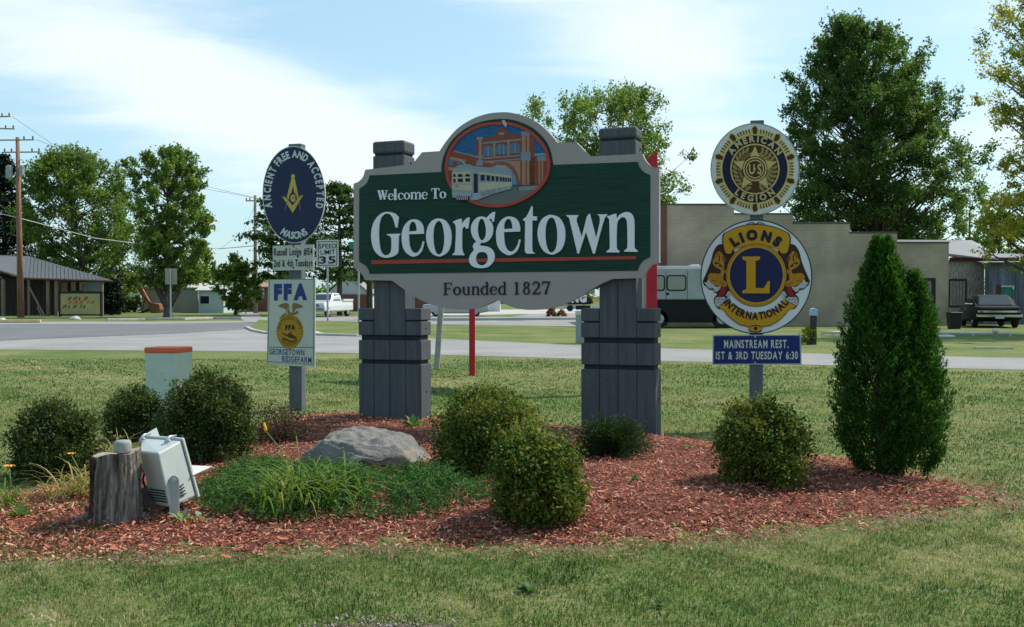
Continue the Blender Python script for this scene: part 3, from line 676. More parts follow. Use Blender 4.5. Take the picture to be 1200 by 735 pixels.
for (a, b, py, capx, c, gr, lab) in (
        (420.3, 493.9, 450, (437.0, 473.5), (330, 181.0, 165.0), (426.8, 422.0, 399.0, 393.0, 377.0, 361.5), 'left slate pier with four wide boards'),
        (680.8, 768.6, 460, (701.2, 744.6), (325, 163.5, 149.2), (433.5, 428.0, 402.5, 396.0, 378.5, 361.5), 'right slate pier with four wide boards')):
    mid = (a + b)/2; x0, x1 = lx(a, py), lx(b, py)
    g = dict(b1=lz(mid, gr[0]), b2=lz(mid, gr[1]), m1=lz(mid, gr[2]), m2=lz(mid, gr[3]), t1=lz(mid, gr[4]), t2=lz(mid, gr[5]))
    base = -1.6 + TS.M.translation.z*0 - 0.0
    capw = lx(capx[1], 180) - lx(capx[0], 180)
    pier(x0, x1, 0, 0, (lz(mid, c[1]) - 0.12, lz(mid, c[1]), lz(mid, c[2]), capw), g, -0.02, lab)
# ================================================================ LEFT POST: oval, notice, shield sign
M_post = mat('post_grey', (0.115, 0.13, 0.145), 0.7, 0.18, 3, 0.3, 50, stretch=(3, 3, .7))
M_galv = mat('galvanised', (0.38, 0.41, 0.42), 0.45, 0.1, 8, metal=0.5)
def base_px(x, Y): return (x, 350 + FPX*EYE/Y)
PL = Plane(345.5, base_px(0, 14.5)[1], 14.5, R(18), 0)
lp = thing('sign_post', 'grey wooden post with navy oval lodge sign above a cream emblem sign', 'sign post', PL.M.translation, rot=PL.rot)
x0, x1 = PL.loc(337.3, 450)[0], PL.loc(352.0, 450)[0]
MB().box(x0, x1, 0.03, 0.17, -.1, PL.loc(345, 168)[1]).build('post', M_post, lp, bevel=0.008)
M_navy = mat('navy_enamel', (0.012, 0.022, 0.068), 0.4, 0.1, 4)
M_white = mat('enamel_white', (0.56, 0.58, 0.56), 0.4, 0.05, 6, 0)
M_cream = mat('enamel_cream', (0.50, 0.52, 0.45), 0.42, 0.06, 5)
M_gold = mat('enamel_gold', (0.52, 0.40, 0.07), 0.42, 0.08, 12)
M_grey = mat('enamel_grey', (0.30, 0.36, 0.42), 0.4, 0.1, 9)
M_blackp = M_black
zN = lambda x, y: (300 + x/5.25, 160 + y/5.25)
oc = (344.3, 228.2)
ov = ellipse(oc[0], oc[1], 36.7, 57.0, 56, R(-1))
oval = PL.plate('oval_sign', [ov], 0.0, 0.02, M_white, lp, label='navy oval sign with yellow compass emblem')
ovi = ellipse(oc[0], oc[1], 35.9, 56.0, 56, R(-1))
ovf = PL.plate('enamel_face', [ovi], -0.004, 0.005, M_navy, oval)
arc_text(PL, 'lettering', 'ANCIENT FREE AND ACCEPTED', 'b', oc, 27.2, 43.6, -111, 111, 8.4, 8.2, -0.007, M_white, oval, gap=0.10, space=0.34)
arc_text(PL, 'lettering', 'MASONS', 'b', (oc[0] + .6, oc[1] + .4), 34.5, 51.2, 209, 152, 8.2, 8.2, -0.007, M_white, oval, inner=True, gap=0.10)
emb = MB()
for q, dy in ((ellipse(228, 245, 12, 14, 12), 0), ([(218, 258), (238, 258), (262, 372), (244, 400), (228, 300), (208, 395), (190, 372)], 0.0004),
          ([(160, 368), (185, 376), (226, 425), (268, 370), (291, 358), (226, 471)], 0.0008)):
    plate_mesh('x', [[PL.loc(*zN(*p), -0.006) for p in q]], -0.0065 - dy, .0015, emb)
emb.build('compass_emblem', M_gold, oval)
LAY[0] = 0
mp_('emblem_ground', (0.03, 0.05, 0.09), [ellipse(227, 378, 24, 34, 18)], False, zN, -0.0085, oval, pl=PL)
text_plate(PL, 'letter', 'G', 'h', zN(212, 398), zN(242, 398), 7.6, -0.0105, M_gold, oval)
mp_('compass_points', (0.16, 0.20, 0.24), [[(188, 400), (193, 402), (179, 460), (175, 458)], [(262, 398), (268, 396), (276, 455), (272, 456)]], False, zN, -0.0062, oval, pl=PL)
for yy in (174.5, 283.0, 288.5, 313.8): 
    a = PL.loc(344, yy); MB().tube([(a[0], -.002, a[1]), (a[0], -.012, a[1])], .011, 10).build('bolt', M_slate2, lp)
nt = PL.plate('notice', [[(319.6, 288.2), (367.5, 286.6), (367.7, 316.4), (319.6, 317.2)]], 0.0, 0.015, M_cream, lp, label='white lodge notice plate')
text_plate(PL, 'lettering', 'Russell Lodge #154', 'm', (320.9, 299.6), (366, 298.6), 8.4, -0.004, M_blackp, nt, gap=0.10, space=0.5)
text_plate(PL, 'lettering', '2nd & 4th Tuesdays', 'm', (320.9, 312.8), (366, 311.9), 8.2, -0.004, M_blackp, nt, gap=0.10, space=0.45)
ffa = PL.plate('emblem_sign', [[(314.2, 327.3), (369.4, 326.5), (369, 430.2), (312.7, 427.8)]], 0.0, 0.015, M_cream, lp, label='cream sign with blue letters and yellow seal')
M_blue = mat('letter_blue', (0.018, 0.045, 0.20), 0.45, 0.05)
text_plate(PL, 'lettering', 'FFA', 'h', (321.0, 350.6), (360, 350.0), 17.8, -0.004, M_blue, ffa, gap=0.12)
zS = lambda x, y: (310 + x/7.82, 340 + y/7.82)
LAY[0] = 0
S_ = lambda n, c, p, y0=-0.003: mp_(n, c, p, False, zS, y0, ffa, pl=PL)
S_('border_line', (0.10, 0.12, 0.14), [ribbon([(38, 523, 5), (455, 527, 5)], 1), ribbon([(38, 655, 4), (440, 682, 4)], 1)] + [ribbon([(44, -98, 4), (28, 668, 4)], 1), ribbon([(452, -100, 4), (448, 690, 4)], 1), ribbon([(44, -98, 4), (452, -100, 4)], 1)])
S_('seal_wing', (0.27, 0.19, 0.06), [cm([(120, 145), (150, 128), (200, 118), (222, 135), (225, 180), (240, 210), (255, 190), (255, 130), (290, 120), (350, 148), (320, 165), (290, 170), (262, 215), (300, 190), (305, 215), (250, 232), (200, 240), (150, 262), (135, 270), (160, 230), (200, 205), (190, 175), (150, 160)], (0, 10), 3)])
S_('seal_body', (0.52, 0.29, 0.018), [cm([(232, 228), (290, 245), (335, 300), (353, 370), (345, 430), (310, 490), (265, 530), (228, 540), (190, 530), (145, 490), (118, 430), (110, 365), (125, 305), (165, 250)], (), 3)])
S_('seal_marks', (0.10, 0.05, 0.01), [ribbon([(231 + 118*math.sin(a), 385 - 150*math.cos(a), 5), (231 + 104*math.sin(a), 385 - 134*math.cos(a), 5)], 1) for a in np.linspace(0, 2*math.pi, 34)[:-1]] +
   [[(235, 375), (240, 370), (250, 400), (300, 440), (290, 450), (235, 440), (160, 400), (165, 392), (210, 410)], [(160, 430), (250, 468), (290, 452), (290, 462), (240, 482), (165, 450)]])
S_('seal_sun', (0.48, 0.10, 0.02), [ellipse(240, 390, 14, 12, 10)])
S_('seal_owl', (0.45, 0.36, 0.26), [ellipse(215, 375, 12, 16, 10), ellipse(205, 212, 14, 26, 10), ellipse(217, 172, 10, 14, 10)])
text_plate(PL, 'lettering', 'FFA', 'h', zS(190, 365), zS(280, 360), 5.6, -0.0085, M_blackp, ffa, gap=0.16)
arc_text(PL, 'lettering', 'NATIONAL ORG', 'n', zS(231, 392), 11.8, 15.6, -75, 75, 3.4, 3.4, -0.0085, mat('seal_ink', (0.07, 0.04, 0.01), 0.5), ffa)
arc_text(PL, 'lettering', 'EDUCATION', 'n', zS(231, 378), 13.4, 17.0, 230, 130, 3.4, 3.6, -0.0085, MATS['seal_ink'], ffa, inner=True)
text_plate(PL, 'lettering', 'GEORGETOWN', 'n', zS(46, 588), zS(364, 600), 6.6, -0.004, M_blue, ffa, gap=0.12)
text_plate(PL, 'lettering', 'RIDGEFARM', 'n', zS(160, 655), zS(430, 668), 6.6, -0.004, M_blue, ffa, gap=0.12)

# ================================================================ RIGHT POST
PR = Plane(888, base_px(0, 12.4)[1], 12.4, R(13), 0)
rp = thing('sign_post', 'grey wooden post with two round club signs above a small blue meeting sign', 'sign post', PR.M.translation, rot=PR.rot)
x0, x1 = PR.loc(878.2, 440)[0], PR.loc(894.4, 440)[0]
MB().box(x0, x1, 0.03, 0.16, -.1, PR.loc(884, 140.5)[1]).build('post', M_post, rp, bevel=0.008)
# round sign with star
lc = (884.7, 198.2); rL = (52.0, 53.7)
M_offw = mat('enamel_offwhite', (0.60, 0.61, 0.54), 0.4, 0.05)
leg = PR.plate('round_sign', [ellipse(*lc, *rL, 56)], 0.0, 0.018, M_offw, rp, label='round white sign with gold rays, navy band and star')
def circ(k, n=48): return ellipse(lc[0], lc[1], rL[0]*k, rL[1]*k, n)
PR.plate('metal_rim', [ellipse(*lc, rL[0]*1.004, rL[1]*1.004, 56), circ(.985, 56)], -0.003, 0.022, mat('rim_grey', (.3, .3, .3), .4), leg)
LAY[0] = 0
ident = lambda x, y: (x, y)
Lg = lambda n, c, p, y0=-0.003: mp_(n, c, p, False, ident, y0, leg, pl=PR)
gold1 = (0.66, 0.53, 0.20); brown1 = (0.085, 0.035, 0.008); navy1 = (0.014, 0.012, 0.05)
P2 = lambda a, r: (lc[0] + rL[0]*r*math.sin(a), lc[1] - rL[1]*r*math.cos(a))
rays = []; rays2 = []
star = []
for i in range(10):
    a = 2*math.pi*i/10
    for b, r in ((-.31, .865), (-.10, .865), (-.085, .90), (0, .965), (.085, .90), (.10, .865)):
        star.append(P2(a + b, r))
Lg('gold_ring', gold1, [star])
for i in range(10):
    a = 2*math.pi*i/10
    rays2.append([P2(a - .05, .76), P2(a + .05, .76), P2(a + .07, .86), P2(a + .02, .94), P2(a - .07, .90)])
    for k in range(5):
        b = a + .16 + k*.077
        rays.append([P2(b - .012, .78), P2(b + .012, .78), P2(b + .017, .875), P2(b - .017, .875)])
Lg('dark_rays', brown1, rays + rays2)
Lg('navy_band', navy1, [circ(.735)])
Lg('gold_line', gold1, [circ(.555)])
Lg('brown_disc', brown1, [circ(.525)])
lv = []
for sgn in (-1, 1):
    for j, a in enumerate(np.linspace(.35, 2.75, 12)):
        for rr in (.34, .45):
            c_ = P2(sgn*(a + (.05 if rr > .4 else 0)), rr); lv.append(ellipse(c_[0], c_[1], 4.2, 1.7, 8, sgn*a + R(70 if rr > .4 else 115)*1 + (0 if sgn > 0 else R(60))))
Lg('wreath', (0.36, 0.28, 0.09), lv)
Lg('gold_star', gold1, [[P2(math.pi*i/5, .51 if i % 2 == 0 else .235) for i in range(10)]])
Lg('inner_ring', brown1, [circ(.285, 32)])
Lg('inner_ring', gold1, [circ(.265, 32)])
Lg('inner_ring', brown1, [circ(.235, 32)])
Lg('inner_beads', gold1, [ellipse(*P2(a, .25), 1.0, 1.0, 6) for a in np.linspace(0, 2*math.pi, 25)[:-1]])
Lg('inner_ring', gold1, [circ(.205, 32)])
Lg('inner_ring', brown1, [circ(.18, 32)])
yl = -0.003 - .0006*(LAY[0] + 2)
text_plate(PR, 'lettering', 'US', 'm', (lc[0] - 7.0, lc[1] + 5.6), (lc[0] + 7.6, lc[1] + 5.6), 11.4, yl, MATS['paint_7f6626'] if 'paint_7f6626' in MATS else pm(gold1), leg, gap=0.3)
Lg('dot', gold1, [ellipse(lc[0], lc[1], 1.2, 1.2, 8)])
arc_text(PR, 'lettering', 'AMERICAN', 'b', lc, rL[0]*.592, rL[1]*.592, -60, 60, 7.2, 10.2, yl, pm(gold1), leg, gap=0.20)
arc_text(PR, 'lettering', 'LEGION', 'b', lc, rL[0]*.70, rL[1]*.70, 222, 138, 7.2, 10.0, yl, pm(gold1), leg, inner=True, gap=0.20)
# second round sign: lions
ic = (886.3, 324.5); rI = (65.3, 66.8)
lio = PR.plate('round_sign', [ellipse(*ic, *rI, 64)], 0.0, 0.018, mat('enamel_bluewhite', (0.66, 0.68, 0.71), 0.38, 0.04), rp, label='larger round white sign with blue letter disc and two lion heads')
PR.plate('metal_rim', [ellipse(*ic, rI[0]*1.005, rI[1]*1.005, 64), ellipse(*ic, rI[0]*.985, rI[1]*.985, 64)], -0.003, 0.022, mat('rim_dark', (.02, .035, .05), .4), lio)
LAY[0] = 0
zI = lambda x, y: (810 + x/3.867, 250 + y/3.867)
zJ = lambda x, y: (820 + x/5.657, 260 + y/5.657)
def mir(fn): return lambda x, y: (2*ic[0] - fn(x, y)[0], fn(x, y)[1])
Li = lambda n, c, p, z=zI: mp_(n, c, p, False, z, -0.003, lio, pl=PR)
yel = (0.66, 0.34, 0.010); ink = (0.018, 0.014, 0.03); blu = (0.014, 0.022, 0.09)
headL = [(160, 150), (120, 155), (90, 200), (72, 270), (30, 370), (20, 395), (28, 420), (70, 448), (92, 455), (100, 470), (115, 480), (95, 505), (98, 545), (130, 580), (175, 540), (200, 470), (185, 330), (225, 230), (225, 180)]
mane = (0.055, 0.022, 0.018); org = (0.55, 0.24, 0.012); wht = (0.55, 0.57, 0.58)
for nm, zf in (('a', zJ), ('b', mir(zJ))):
    Li('lion_head', mane, [cm(headL, (5, 6), 3)], zf)
    Li('lion_face', org, [cm([(100, 235), (125, 195), (150, 215), (170, 260), (160, 300), (175, 330), (155, 380), (180, 400), (175, 430), (120, 425), (70, 400), (55, 365), (75, 340), (130, 345), (140, 320), (105, 300), (85, 270)], (), 3), cm([(100, 230), (112, 200), (120, 215), (108, 245)], (), 2), [(150, 560), (130, 580), (160, 580)]], zf)
    Li('lion_stripe', mane, [ribbon([(100, 272, 12), (125, 282, 18), (150, 300, 8)], 4), ribbon([(95, 330, 5), (120, 322, 8), (140, 330, 4)], 3), ribbon([(150, 230, 8), (168, 280, 10), (160, 320, 8)], 3), ribbon([(165, 340, 8), (158, 380, 10)], 2), ribbon([(112, 200, 3), (130, 230, 7), (128, 262, 9)], 3), ribbon([(60, 350, 4), (78, 325, 7), (88, 300, 5)], 3), ribbon([(75, 400, 3), (88, 388, 4), (110, 396, 3)], 2), ribbon([(130, 400, 4), (150, 410, 5), (168, 420, 4)], 2)] + [ellipse(85 + 17*i, 375 + (i % 2)*14, 2.5, 3, 6) for i in range(4)], zf)
    Li('lion_muzzle', wht, [cm([(28, 400), (45, 402), (58, 380), (66, 395), (95, 420), (115, 432), (140, 430), (120, 460), (100, 462), (88, 440), (60, 440)], (), 3), cm([(112, 500), (100, 520), (104, 548), (128, 568), (152, 552), (158, 530), (200, 505), (205, 470), (190, 460), (172, 490), (150, 500)], (), 3), ellipse(122, 284, 7, 5, 8)], zf)
    Li('lion_nose', ink, [cm([(20, 396), (30, 376), (44, 372), (46, 392), (30, 402)], (), 3), ribbon([(104, 520, 2.5), (130, 510, 3), (158, 518, 3), (180, 500, 3), (196, 478, 2.5)], 3), ribbon([(108, 540, 2), (125, 530, 2), (145, 535, 2)], 3), ellipse(124, 285, 2.6, 3, 6), ellipse(172, 497, 9, 7, 8), ribbon([(28, 404, 3), (60, 445, 4), (90, 450, 4), (98, 468, 3)], 3)], zf)
    Li('lion_tongue', (0.35, 0.02, 0.02), [cm([(140, 432), (152, 425), (166, 440), (172, 466), (150, 490), (126, 502), (118, 492), (135, 470)], (), 3)], zf)
# ribbon shapes
top = cm([(150, 95), (175, 82), (220, 62), (292, 52), (365, 62), (415, 80), (440, 95), (446, 125), (438, 170), (425, 182), (408, 180), (395, 165), (350, 148), (292, 142), (240, 148), (190, 165), (180, 182), (158, 180), (148, 150), (146, 120)], (), 4)
Li('gold_outline', ink, [cm([(292 + (x - 292)*1.035, 120 + (y - 120)*1.06) for x, y in [(150, 95), (175, 82), (220, 62), (292, 52), (365, 62), (415, 80), (440, 95), (446, 125), (438, 170), (425, 182), (408, 180), (395, 165), (350, 148), (292, 142), (240, 148), (190, 165), (180, 182), (158, 180), (148, 150), (146, 120)]], (), 4)])
Li('gold_scroll', yel, [top])
bot = [(128, 425), (160, 400), (165, 385), (200, 425), (240, 445), (295, 455), (350, 445), (395, 420), (425, 385), (430, 400), (470, 418), (460, 432), (440, 440), (405, 478), (360, 505), (325, 512), (318, 530), (292, 536), (262, 528), (258, 512), (220, 502), (175, 470), (150, 440)]
Li('gold_outline', ink, [cm([(295 + (x - 295)*1.02, 440 + (y - 440)*1.05) for x, y in bot], (), 4)])
Li('gold_scroll', yel, [cm(bot, (), 4)])
ci = lambda r, n=48: ellipse(295, 280, 134*r, 138*r, n)
Li('disc_outline', ink, [ci(1.035)])
Li('disc_gold', yel, [ci(1.015)])
Li('disc_outline', ink, [ci(.975)])
Li('disc_gold', yel, [ci(.965)])
Li('blue_disc', blu, [ci(.90)])
Ls = [(232, 196), (312, 196), (312, 210), (292, 216), (292, 338), (328, 340), (340, 322), (346, 308), (357, 308), (355, 363), (232, 363), (232, 350), (250, 344), (250, 216), (232, 210)]
Li('letter_shadow', ink, [[(x + 7, y + 6) for x, y in Ls]])
Li('letter', yel, [Ls])
Li('screw', ink, [ellipse(292, 522, 8, 8, 10), ribbon([(250, 50, 3), (275, 42, 4), (292, 50, 6), (310, 42, 4), (335, 50, 3)], 4), ribbon([(262, 515, 3), (292, 508, 4), (322, 515, 3)], 3)])
yl = -0.003 - .0006*(LAY[0] + 2)
M_ink = pm(ink)
arc_text(PR, 'lettering', 'LIONS', 'h', (ic[0] - .5, 322.6), 41.0, 42.0, -39, 39, 11.5, 14.5, yl, M_ink, lio, gap=0.14)
arc_text(PR, 'lettering', 'INTERNATIONAL', 'b', (ic[0] - .3, 322.0), 49, 52.5, 231, 129, 8.6, 9.2, yl, M_ink, lio, inner=True, gap=0.08)
# small blue sign
bs = PR.plate('meeting_sign', [[(835.2, 392.6), (938.6, 392.2), (939.4, 427.2), (834.8, 427.6)]], 0.0, 0.016, pm((0.40, 0.48, 0.58)), rp, label='small blue rectangular meeting sign')
PR.plate('enamel_face', [[(836.8, 394.0), (937.0, 393.6), (937.8, 425.8), (836.2, 426.2)]], -0.003, 0.004, mat('enamel_blue', (0.009, 0.024, 0.135), 0.45, 0.06), bs)
text_plate(PR, 'lettering', 'MAINSTREAM REST.', 'm', (848.5, 407.8), (924, 407.6), 9.2, -0.006, M_white, bs, gap=0.14, space=0.45)
text_plate(PR, 'lettering', '1ST & 3RD TUESDAY 6:30', 'm', (838.8, 421.0), (935, 420.8), 8.8, -0.006, M_white, bs, gap=0.13, space=0.42)
for yy in (394.6, 425.0): 
    a = PR.loc(885, yy); MB().tube([(a[0], -.004, a[1]), (a[0], -.012, a[1])], .012, 10).build('bolt', M_galv, rp)

# ================================================================ POSTS BEHIND THE SIGN
M_redp = mat('red_post_paint', (0.42, 0.022, 0.035), 0.6, 0.12, 4, 0.15, 40)
redboard = thing('old_sign_frame', 'two red square posts and blank back board hidden behind the green welcome sign', 'sign frame', flat(553, 440.5))
b0 = flat(553, 440.5); b1 = at(765, 446, 1920/96); b1.z = 0
Y1 = b1.y
for (pxl, pxr, Y, topy) in ((549, 557.6, b0.y, 330), (755.6, 770.8, 17.5, 178)):
    p = at((pxl + pxr)/2, 350, Y); w = (pxr - pxl)*Y/FPX*0.5*0.8
    t = pz(topy, Y)
    mb = MB(); a = p - b0
    mb.hexa([(a.x - w, a.y - w, -.1), (a.x + w, a.y - w, -.1), (a.x + w, a.y + w, -.1), (a.x - w, a.y + w, -.1), (a.x - w, a.y - w, t - .12), (a.x + w, a.y - w, t), (a.x + w, a.y + w, t), (a.x - w, a.y + w, t - .12)])
    mb.build('post', M_redp, redboard, bevel=.006)
pa = at(553, 350, b0.y) - b0; pb = at(763, 350, 17.5) - b0
dx = (pb - pa).to_2d().normalized(); nn = Vector((-dx.y, dx.x))
mb = MB(); zt = 3.55; zb = 2.45
c0 = pa.to_2d() - nn*.16; c1 = pb.to_2d() - nn*.16
mb.hexa([(c0.x, c0.y, zb), (c1.x, c1.y, zb), (c1.x + nn.x*.03, c1.y + nn.y*.03, zb), (c0.x + nn.x*.03, c0.y + nn.y*.03, zb), (c0.x, c0.y, zt), (c1.x, c1.y, zt), (c1.x + nn.x*.03, c1.y + nn.y*.03, zt), (c0.x + nn.x*.03, c0.y + nn.y*.03, zt)])
mb.build('board', mat('plywood_grey', (0.35, 0.33, 0.30), .8), redboard)
b = flat(511.5, 433); t = at(517.3, 352, b.y + .2) - b
w = .065
mb = MB(); mb.hexa([(-w, -w, -.05), (w, -w, -.05), (w, w, -.05), (-w, w, -.05), t + Vector((-w*.9, -w, 0)), t + Vector((w*.9, -w, 0)), t + Vector((w*.9, w, 0)), t + Vector((-w*.9, w, 0))])
st = thing('leaning_stake', 'weathered grey wooden stake leaning beside the left pier', 'wooden stake', b)
mb.build('stake', mat('weathered_wood', (0.30, 0.29, 0.26), .85, .25, 5, .5, 30, stretch=(4, 4, .5)), st, bevel=.006)
M_ped = mat('pedestal_green', (0.22, 0.30, 0.27), .55, .08, 6)
b = flat(680.5, 402.5); sc = b.y/FPX
ped = thing('utility_pedestal', 'slim grey green utility pedestal across the road beside the right pier', 'utility pedestal', b)
MB().box(-5.6*sc, 5.6*sc, -.2, .2, 0, 37*sc).build('body', M_ped, ped, bevel=.02, seg=2)
MB().box(-6.1*sc, 6.1*sc, -.23, .23, 33*sc, 38.5*sc).build('cap', mat('pedestal_light', (.42, .50, .46), .5), ped, bevel=.03, seg=2)
# post with blue box
b = flat(953, 404); sc = b.y/FPX
bx = thing('marker_post', 'short dark wooden post topped by a pale blue box across the road', 'marker post', b)
MB().box(-3.1*sc, 3.1*sc, -.1, .1, -.1, 35*sc).build('post', mat('dark_wood', (.055, .04, .033), .85, .3, 4, .5, 30), bx, bevel=.01)
MB().prism([(-3.6*sc, 34*sc), (3.7*sc, 34*sc), (3.9*sc, 40*sc), (1.2*sc, 43*sc), (-2.8*sc, 42*sc), (-3.7*sc, 39*sc)], -.13, .16).build('box', mat('pale_blue', (.27, .40, .55), .5), bx, bevel=.01)

# ================================================================ FOREGROUND FURNITURE
# green box with orange lid
b = flat(198, 489); Y = b.y; sc = Y/FPX
ub = thing('utility_box', 'pale green utility cabinet with orange lid between the shrubs and the road', 'utility box', b, R(-14))
hw = 20*sc
Z0 = pz(489, Y)
MB().box(-hw, hw, -hw*.9, hw*.9, -.05, pz(412.5, Y)).build('cabinet', mat('cabinet_green', (.46, .52, .45), .5, .07, 5), ub, bevel=.012, seg=2)
MB().box(-hw*1.03, hw*1.03, -hw*.94, hw*.94, pz(412.5, Y) - .01, pz(406.5, Y)).build('lid', mat('lid_orange', (.62, .12, .05), .5, .06, 5), ub, bevel=.02, seg=3)
MB().box(-hw*.55, hw*.4, -hw*.9 - .004, -hw*.9 + .01, pz(436, Y), pz(430, Y)).build('plate', MATS['cabinet_green'], ub)
# stump
b = gnd(136, 612); Y = b.y; sc = Y/FPX
stp = thing('tree_stump', 'cut grey tree stump with cracked bark at the left of the mulch bed', 'tree stump', b)
nk, nr = 160, 40; V = []; F = []
hs = 88*sc
for j in range(nr):
    z = hs*j/(nr - 1)
    for k in range(nk):
        a = 2*math.pi*k/nk; f = j/(nr - 1)
        r = (26.5 + 3.5*(1 - f)**4 + 1.5*math.sin(2*a + 1) + 1.0*math.sin(5*a))*sc
        rid = abs(math.sin(9*a + 2.2*math.sin(z*9 + a*2) + 1.5*math.sin(z*23)))**0.45
        r2 = r*(0.93 + 0.07*rid + 0.012*math.sin(31*a + z*17) + .008*math.sin(53*a - z*29)) - .030*max(0, math.sin(a*3 + 2.4 + .5*math.sin(z*8)) - .86)/.14*.6 - .016*max(0, math.sin(a*7 + .6 + .8*math.sin(z*11)) - .8)/.2
        V.append((r2*math.cos(a), r2*math.sin(a)*.9, z - .04 + (0.012*math.sin(3*a) + .02*math.cos(a) if j == nr - 1 else 0)))
for j in range(nr - 1):
    for k in range(nk): F.append((j*nk + k, j*nk + (k+1) % nk, (j+1)*nk + (k+1) % nk, (j+1)*nk + k))
me = bpy.data.meshes.new('bark'); me.from_pydata(V, [], F); me.update()
def barkmat(name, c1, c2, c3, sx=26, sz=3.0, bump=1.0, dist=.02):
    m = bpy.data.materials.new(name); t, bb, o = nodes(m); L = t.links.new
    co = t.nodes.new('ShaderNodeTexCoord'); mp = t.nodes.new('ShaderNodeMapping'); mp.inputs['Scale'].default_value = (sx, sx, sz); L(co.outputs['Object'], mp.inputs[0])
    n = t.nodes.new('ShaderNodeTexNoise'); n.inputs['Scale'].default_value = 1.0; n.inputs['Detail'].default_value = 9; n.inputs['Roughness'].default_value = .65; n.inputs['Distortion'].default_value = .8; L(mp.outputs[0], n.inputs['Vector'])
    r = t.nodes.new('ShaderNodeValToRGB'); e = r.color_ramp.elements; e.new(.5)
    for i, (p, c) in enumerate(((.36, c1), (.5, c2), (.66, c3))): e[i].position = p; e[i].color = (*c, 1)
    L(n.outputs[0], r.inputs[0]); L(r.outputs[0], bb.inputs['Base Color']); bb.inputs['Roughness'].default_value = .92
    bp = t.nodes.new('ShaderNodeBump'); bp.inputs['Strength'].default_value = bump; bp.inputs['Distance'].default_value = dist; L(n.outputs[0], bp.inputs['Height']); L(bp.outputs[0], bb.inputs['Normal'])
    MATS[name] = m; return m
link('bark', me, barkmat('stump_bark', (.022, .014, .011), (.15, .125, .105), (.34, .30, .265), 24, 2.0, 1.0, .04), stp, smooth=True)
dv = []; df = []; ks = list(range(int(nk*.50), int(nk*.66)))
for j in range(1, nr - 2):
    for k in ks:
        x, y, z = V[j*nk + k]; ed = .012 + .005*math.sin(z*31 + k*.7); dv.append((x*(1 + ed/.2), y*(1 + ed/.2), z))
for j in range(nr - 4):
    for i in range(len(ks) - 1):
        if (i < 2 or i > len(ks) - 5) and math.sin(j*.9 + i*2.3) > .3: continue
        q = j*len(ks) + i; df.append((q, q + 1, q + 1 + len(ks), q + len(ks)))
me2 = bpy.data.meshes.new('decayed_bark'); me2.from_pydata(dv, [], df); me2.update()
link('decayed_bark', me2, barkmat('bark_decayed', (.015, .008, .006), (.055, .026, .02), (.12, .06, .045), 24, 3, 1.0, .03), stp, smooth=True)
rim = [(V[(nr-1)*nk + k]) for k in range(nk)]
me = bpy.data.meshes.new('cut_top'); me.from_pydata([(x*.985, y*.985, z) for x, y, z in rim] + [(0, 0, hs - .045)], [], [(k, (k+1) % nk, nk) for k in range(nk)]); me.update()
link('cut_top', me, mat('cut_wood', (.33, .28, .22), .9, .25, 20, .4, 60), stp)
mb = MB()
for a, l, z in ((0.1, .05, .0), (3.3, .16, .0)):
    mb.tube([(math.cos(a)*.17, math.sin(a)*.17, .05 + z*.2), (math.cos(a)*(.17 + l*.5), math.sin(a)*(.17 + l*.5), .025), (math.cos(a)*(.17 + l), math.sin(a)*(.17 + l), -.02)], [.030, .020, .008], 7)
mb.build('root', MATS['stump_bark'], stp, smooth=True)
cap = at(144, 525, Y - .02)
pk = thing('metal_cap', 'small round grey cap lying on top of the tree stump', 'metal cap', (cap.x, cap.y, b.z + hs - .03))
prof = [(0, .0), (.052, 0), (.056, .012), (.056, .062), (.05, .078), (.03, .083), (0, .084)]
mb = MB(); n = 28
vs = [(r*math.cos(2*math.pi*k/n), r*math.sin(2*math.pi*k/n), z) for r, z in prof for k in range(n)]
mb.add(vs, [(j*n + k, j*n + (k+1) % n, (j+1)*n + (k+1) % n, (j+1)*n + k) for j in range(len(prof) - 1) for k in range(n)])
mb.build('cap_body', mat('cast_grey', (.27, .29, .27), .7, .12, 20), pk, smooth=True)

# floodlight
Yf = 6.98
M_fl = mat('flood_grey', (.44, .47, .45), .42, .05, 6, spec=.5)
M_fld = mat('flood_dark', (.18, .20, .20), .5)
fb = at(203, 606, Yf); fb.z = H1(fb.x, fb.y)
flo = thing('floodlight', 'large grey box floodlight on a U bracket beside the tree stump', 'floodlight', fb)
zQ = lambda x, y: (90 + x/5.25, 490 + y/5.25)
Q = lambda x, y, Y: at(*zQ(x, y), Y) - fb
A_, B_, C_, D_ = Q(500, 215, 6.92), Q(642, 138, 7.14), Q(735, 480, 7.20), Q(575, 552, 6.98)
off = Vector((-.245, .30, 0))
E_, F2, G2, H2 = Q(385, 205, 7.12), Q(398, 120, 7.46), C_ + (Q(398, 120, 7.46) - B_), D_ + (Q(385, 205, 7.12) - A_)
mb = MB(); mb.hexa([D_, C_, G2, H2, A_, B_, F2, E_]); mb.build('housing', M_fl, flo, bevel=.012, seg=2)
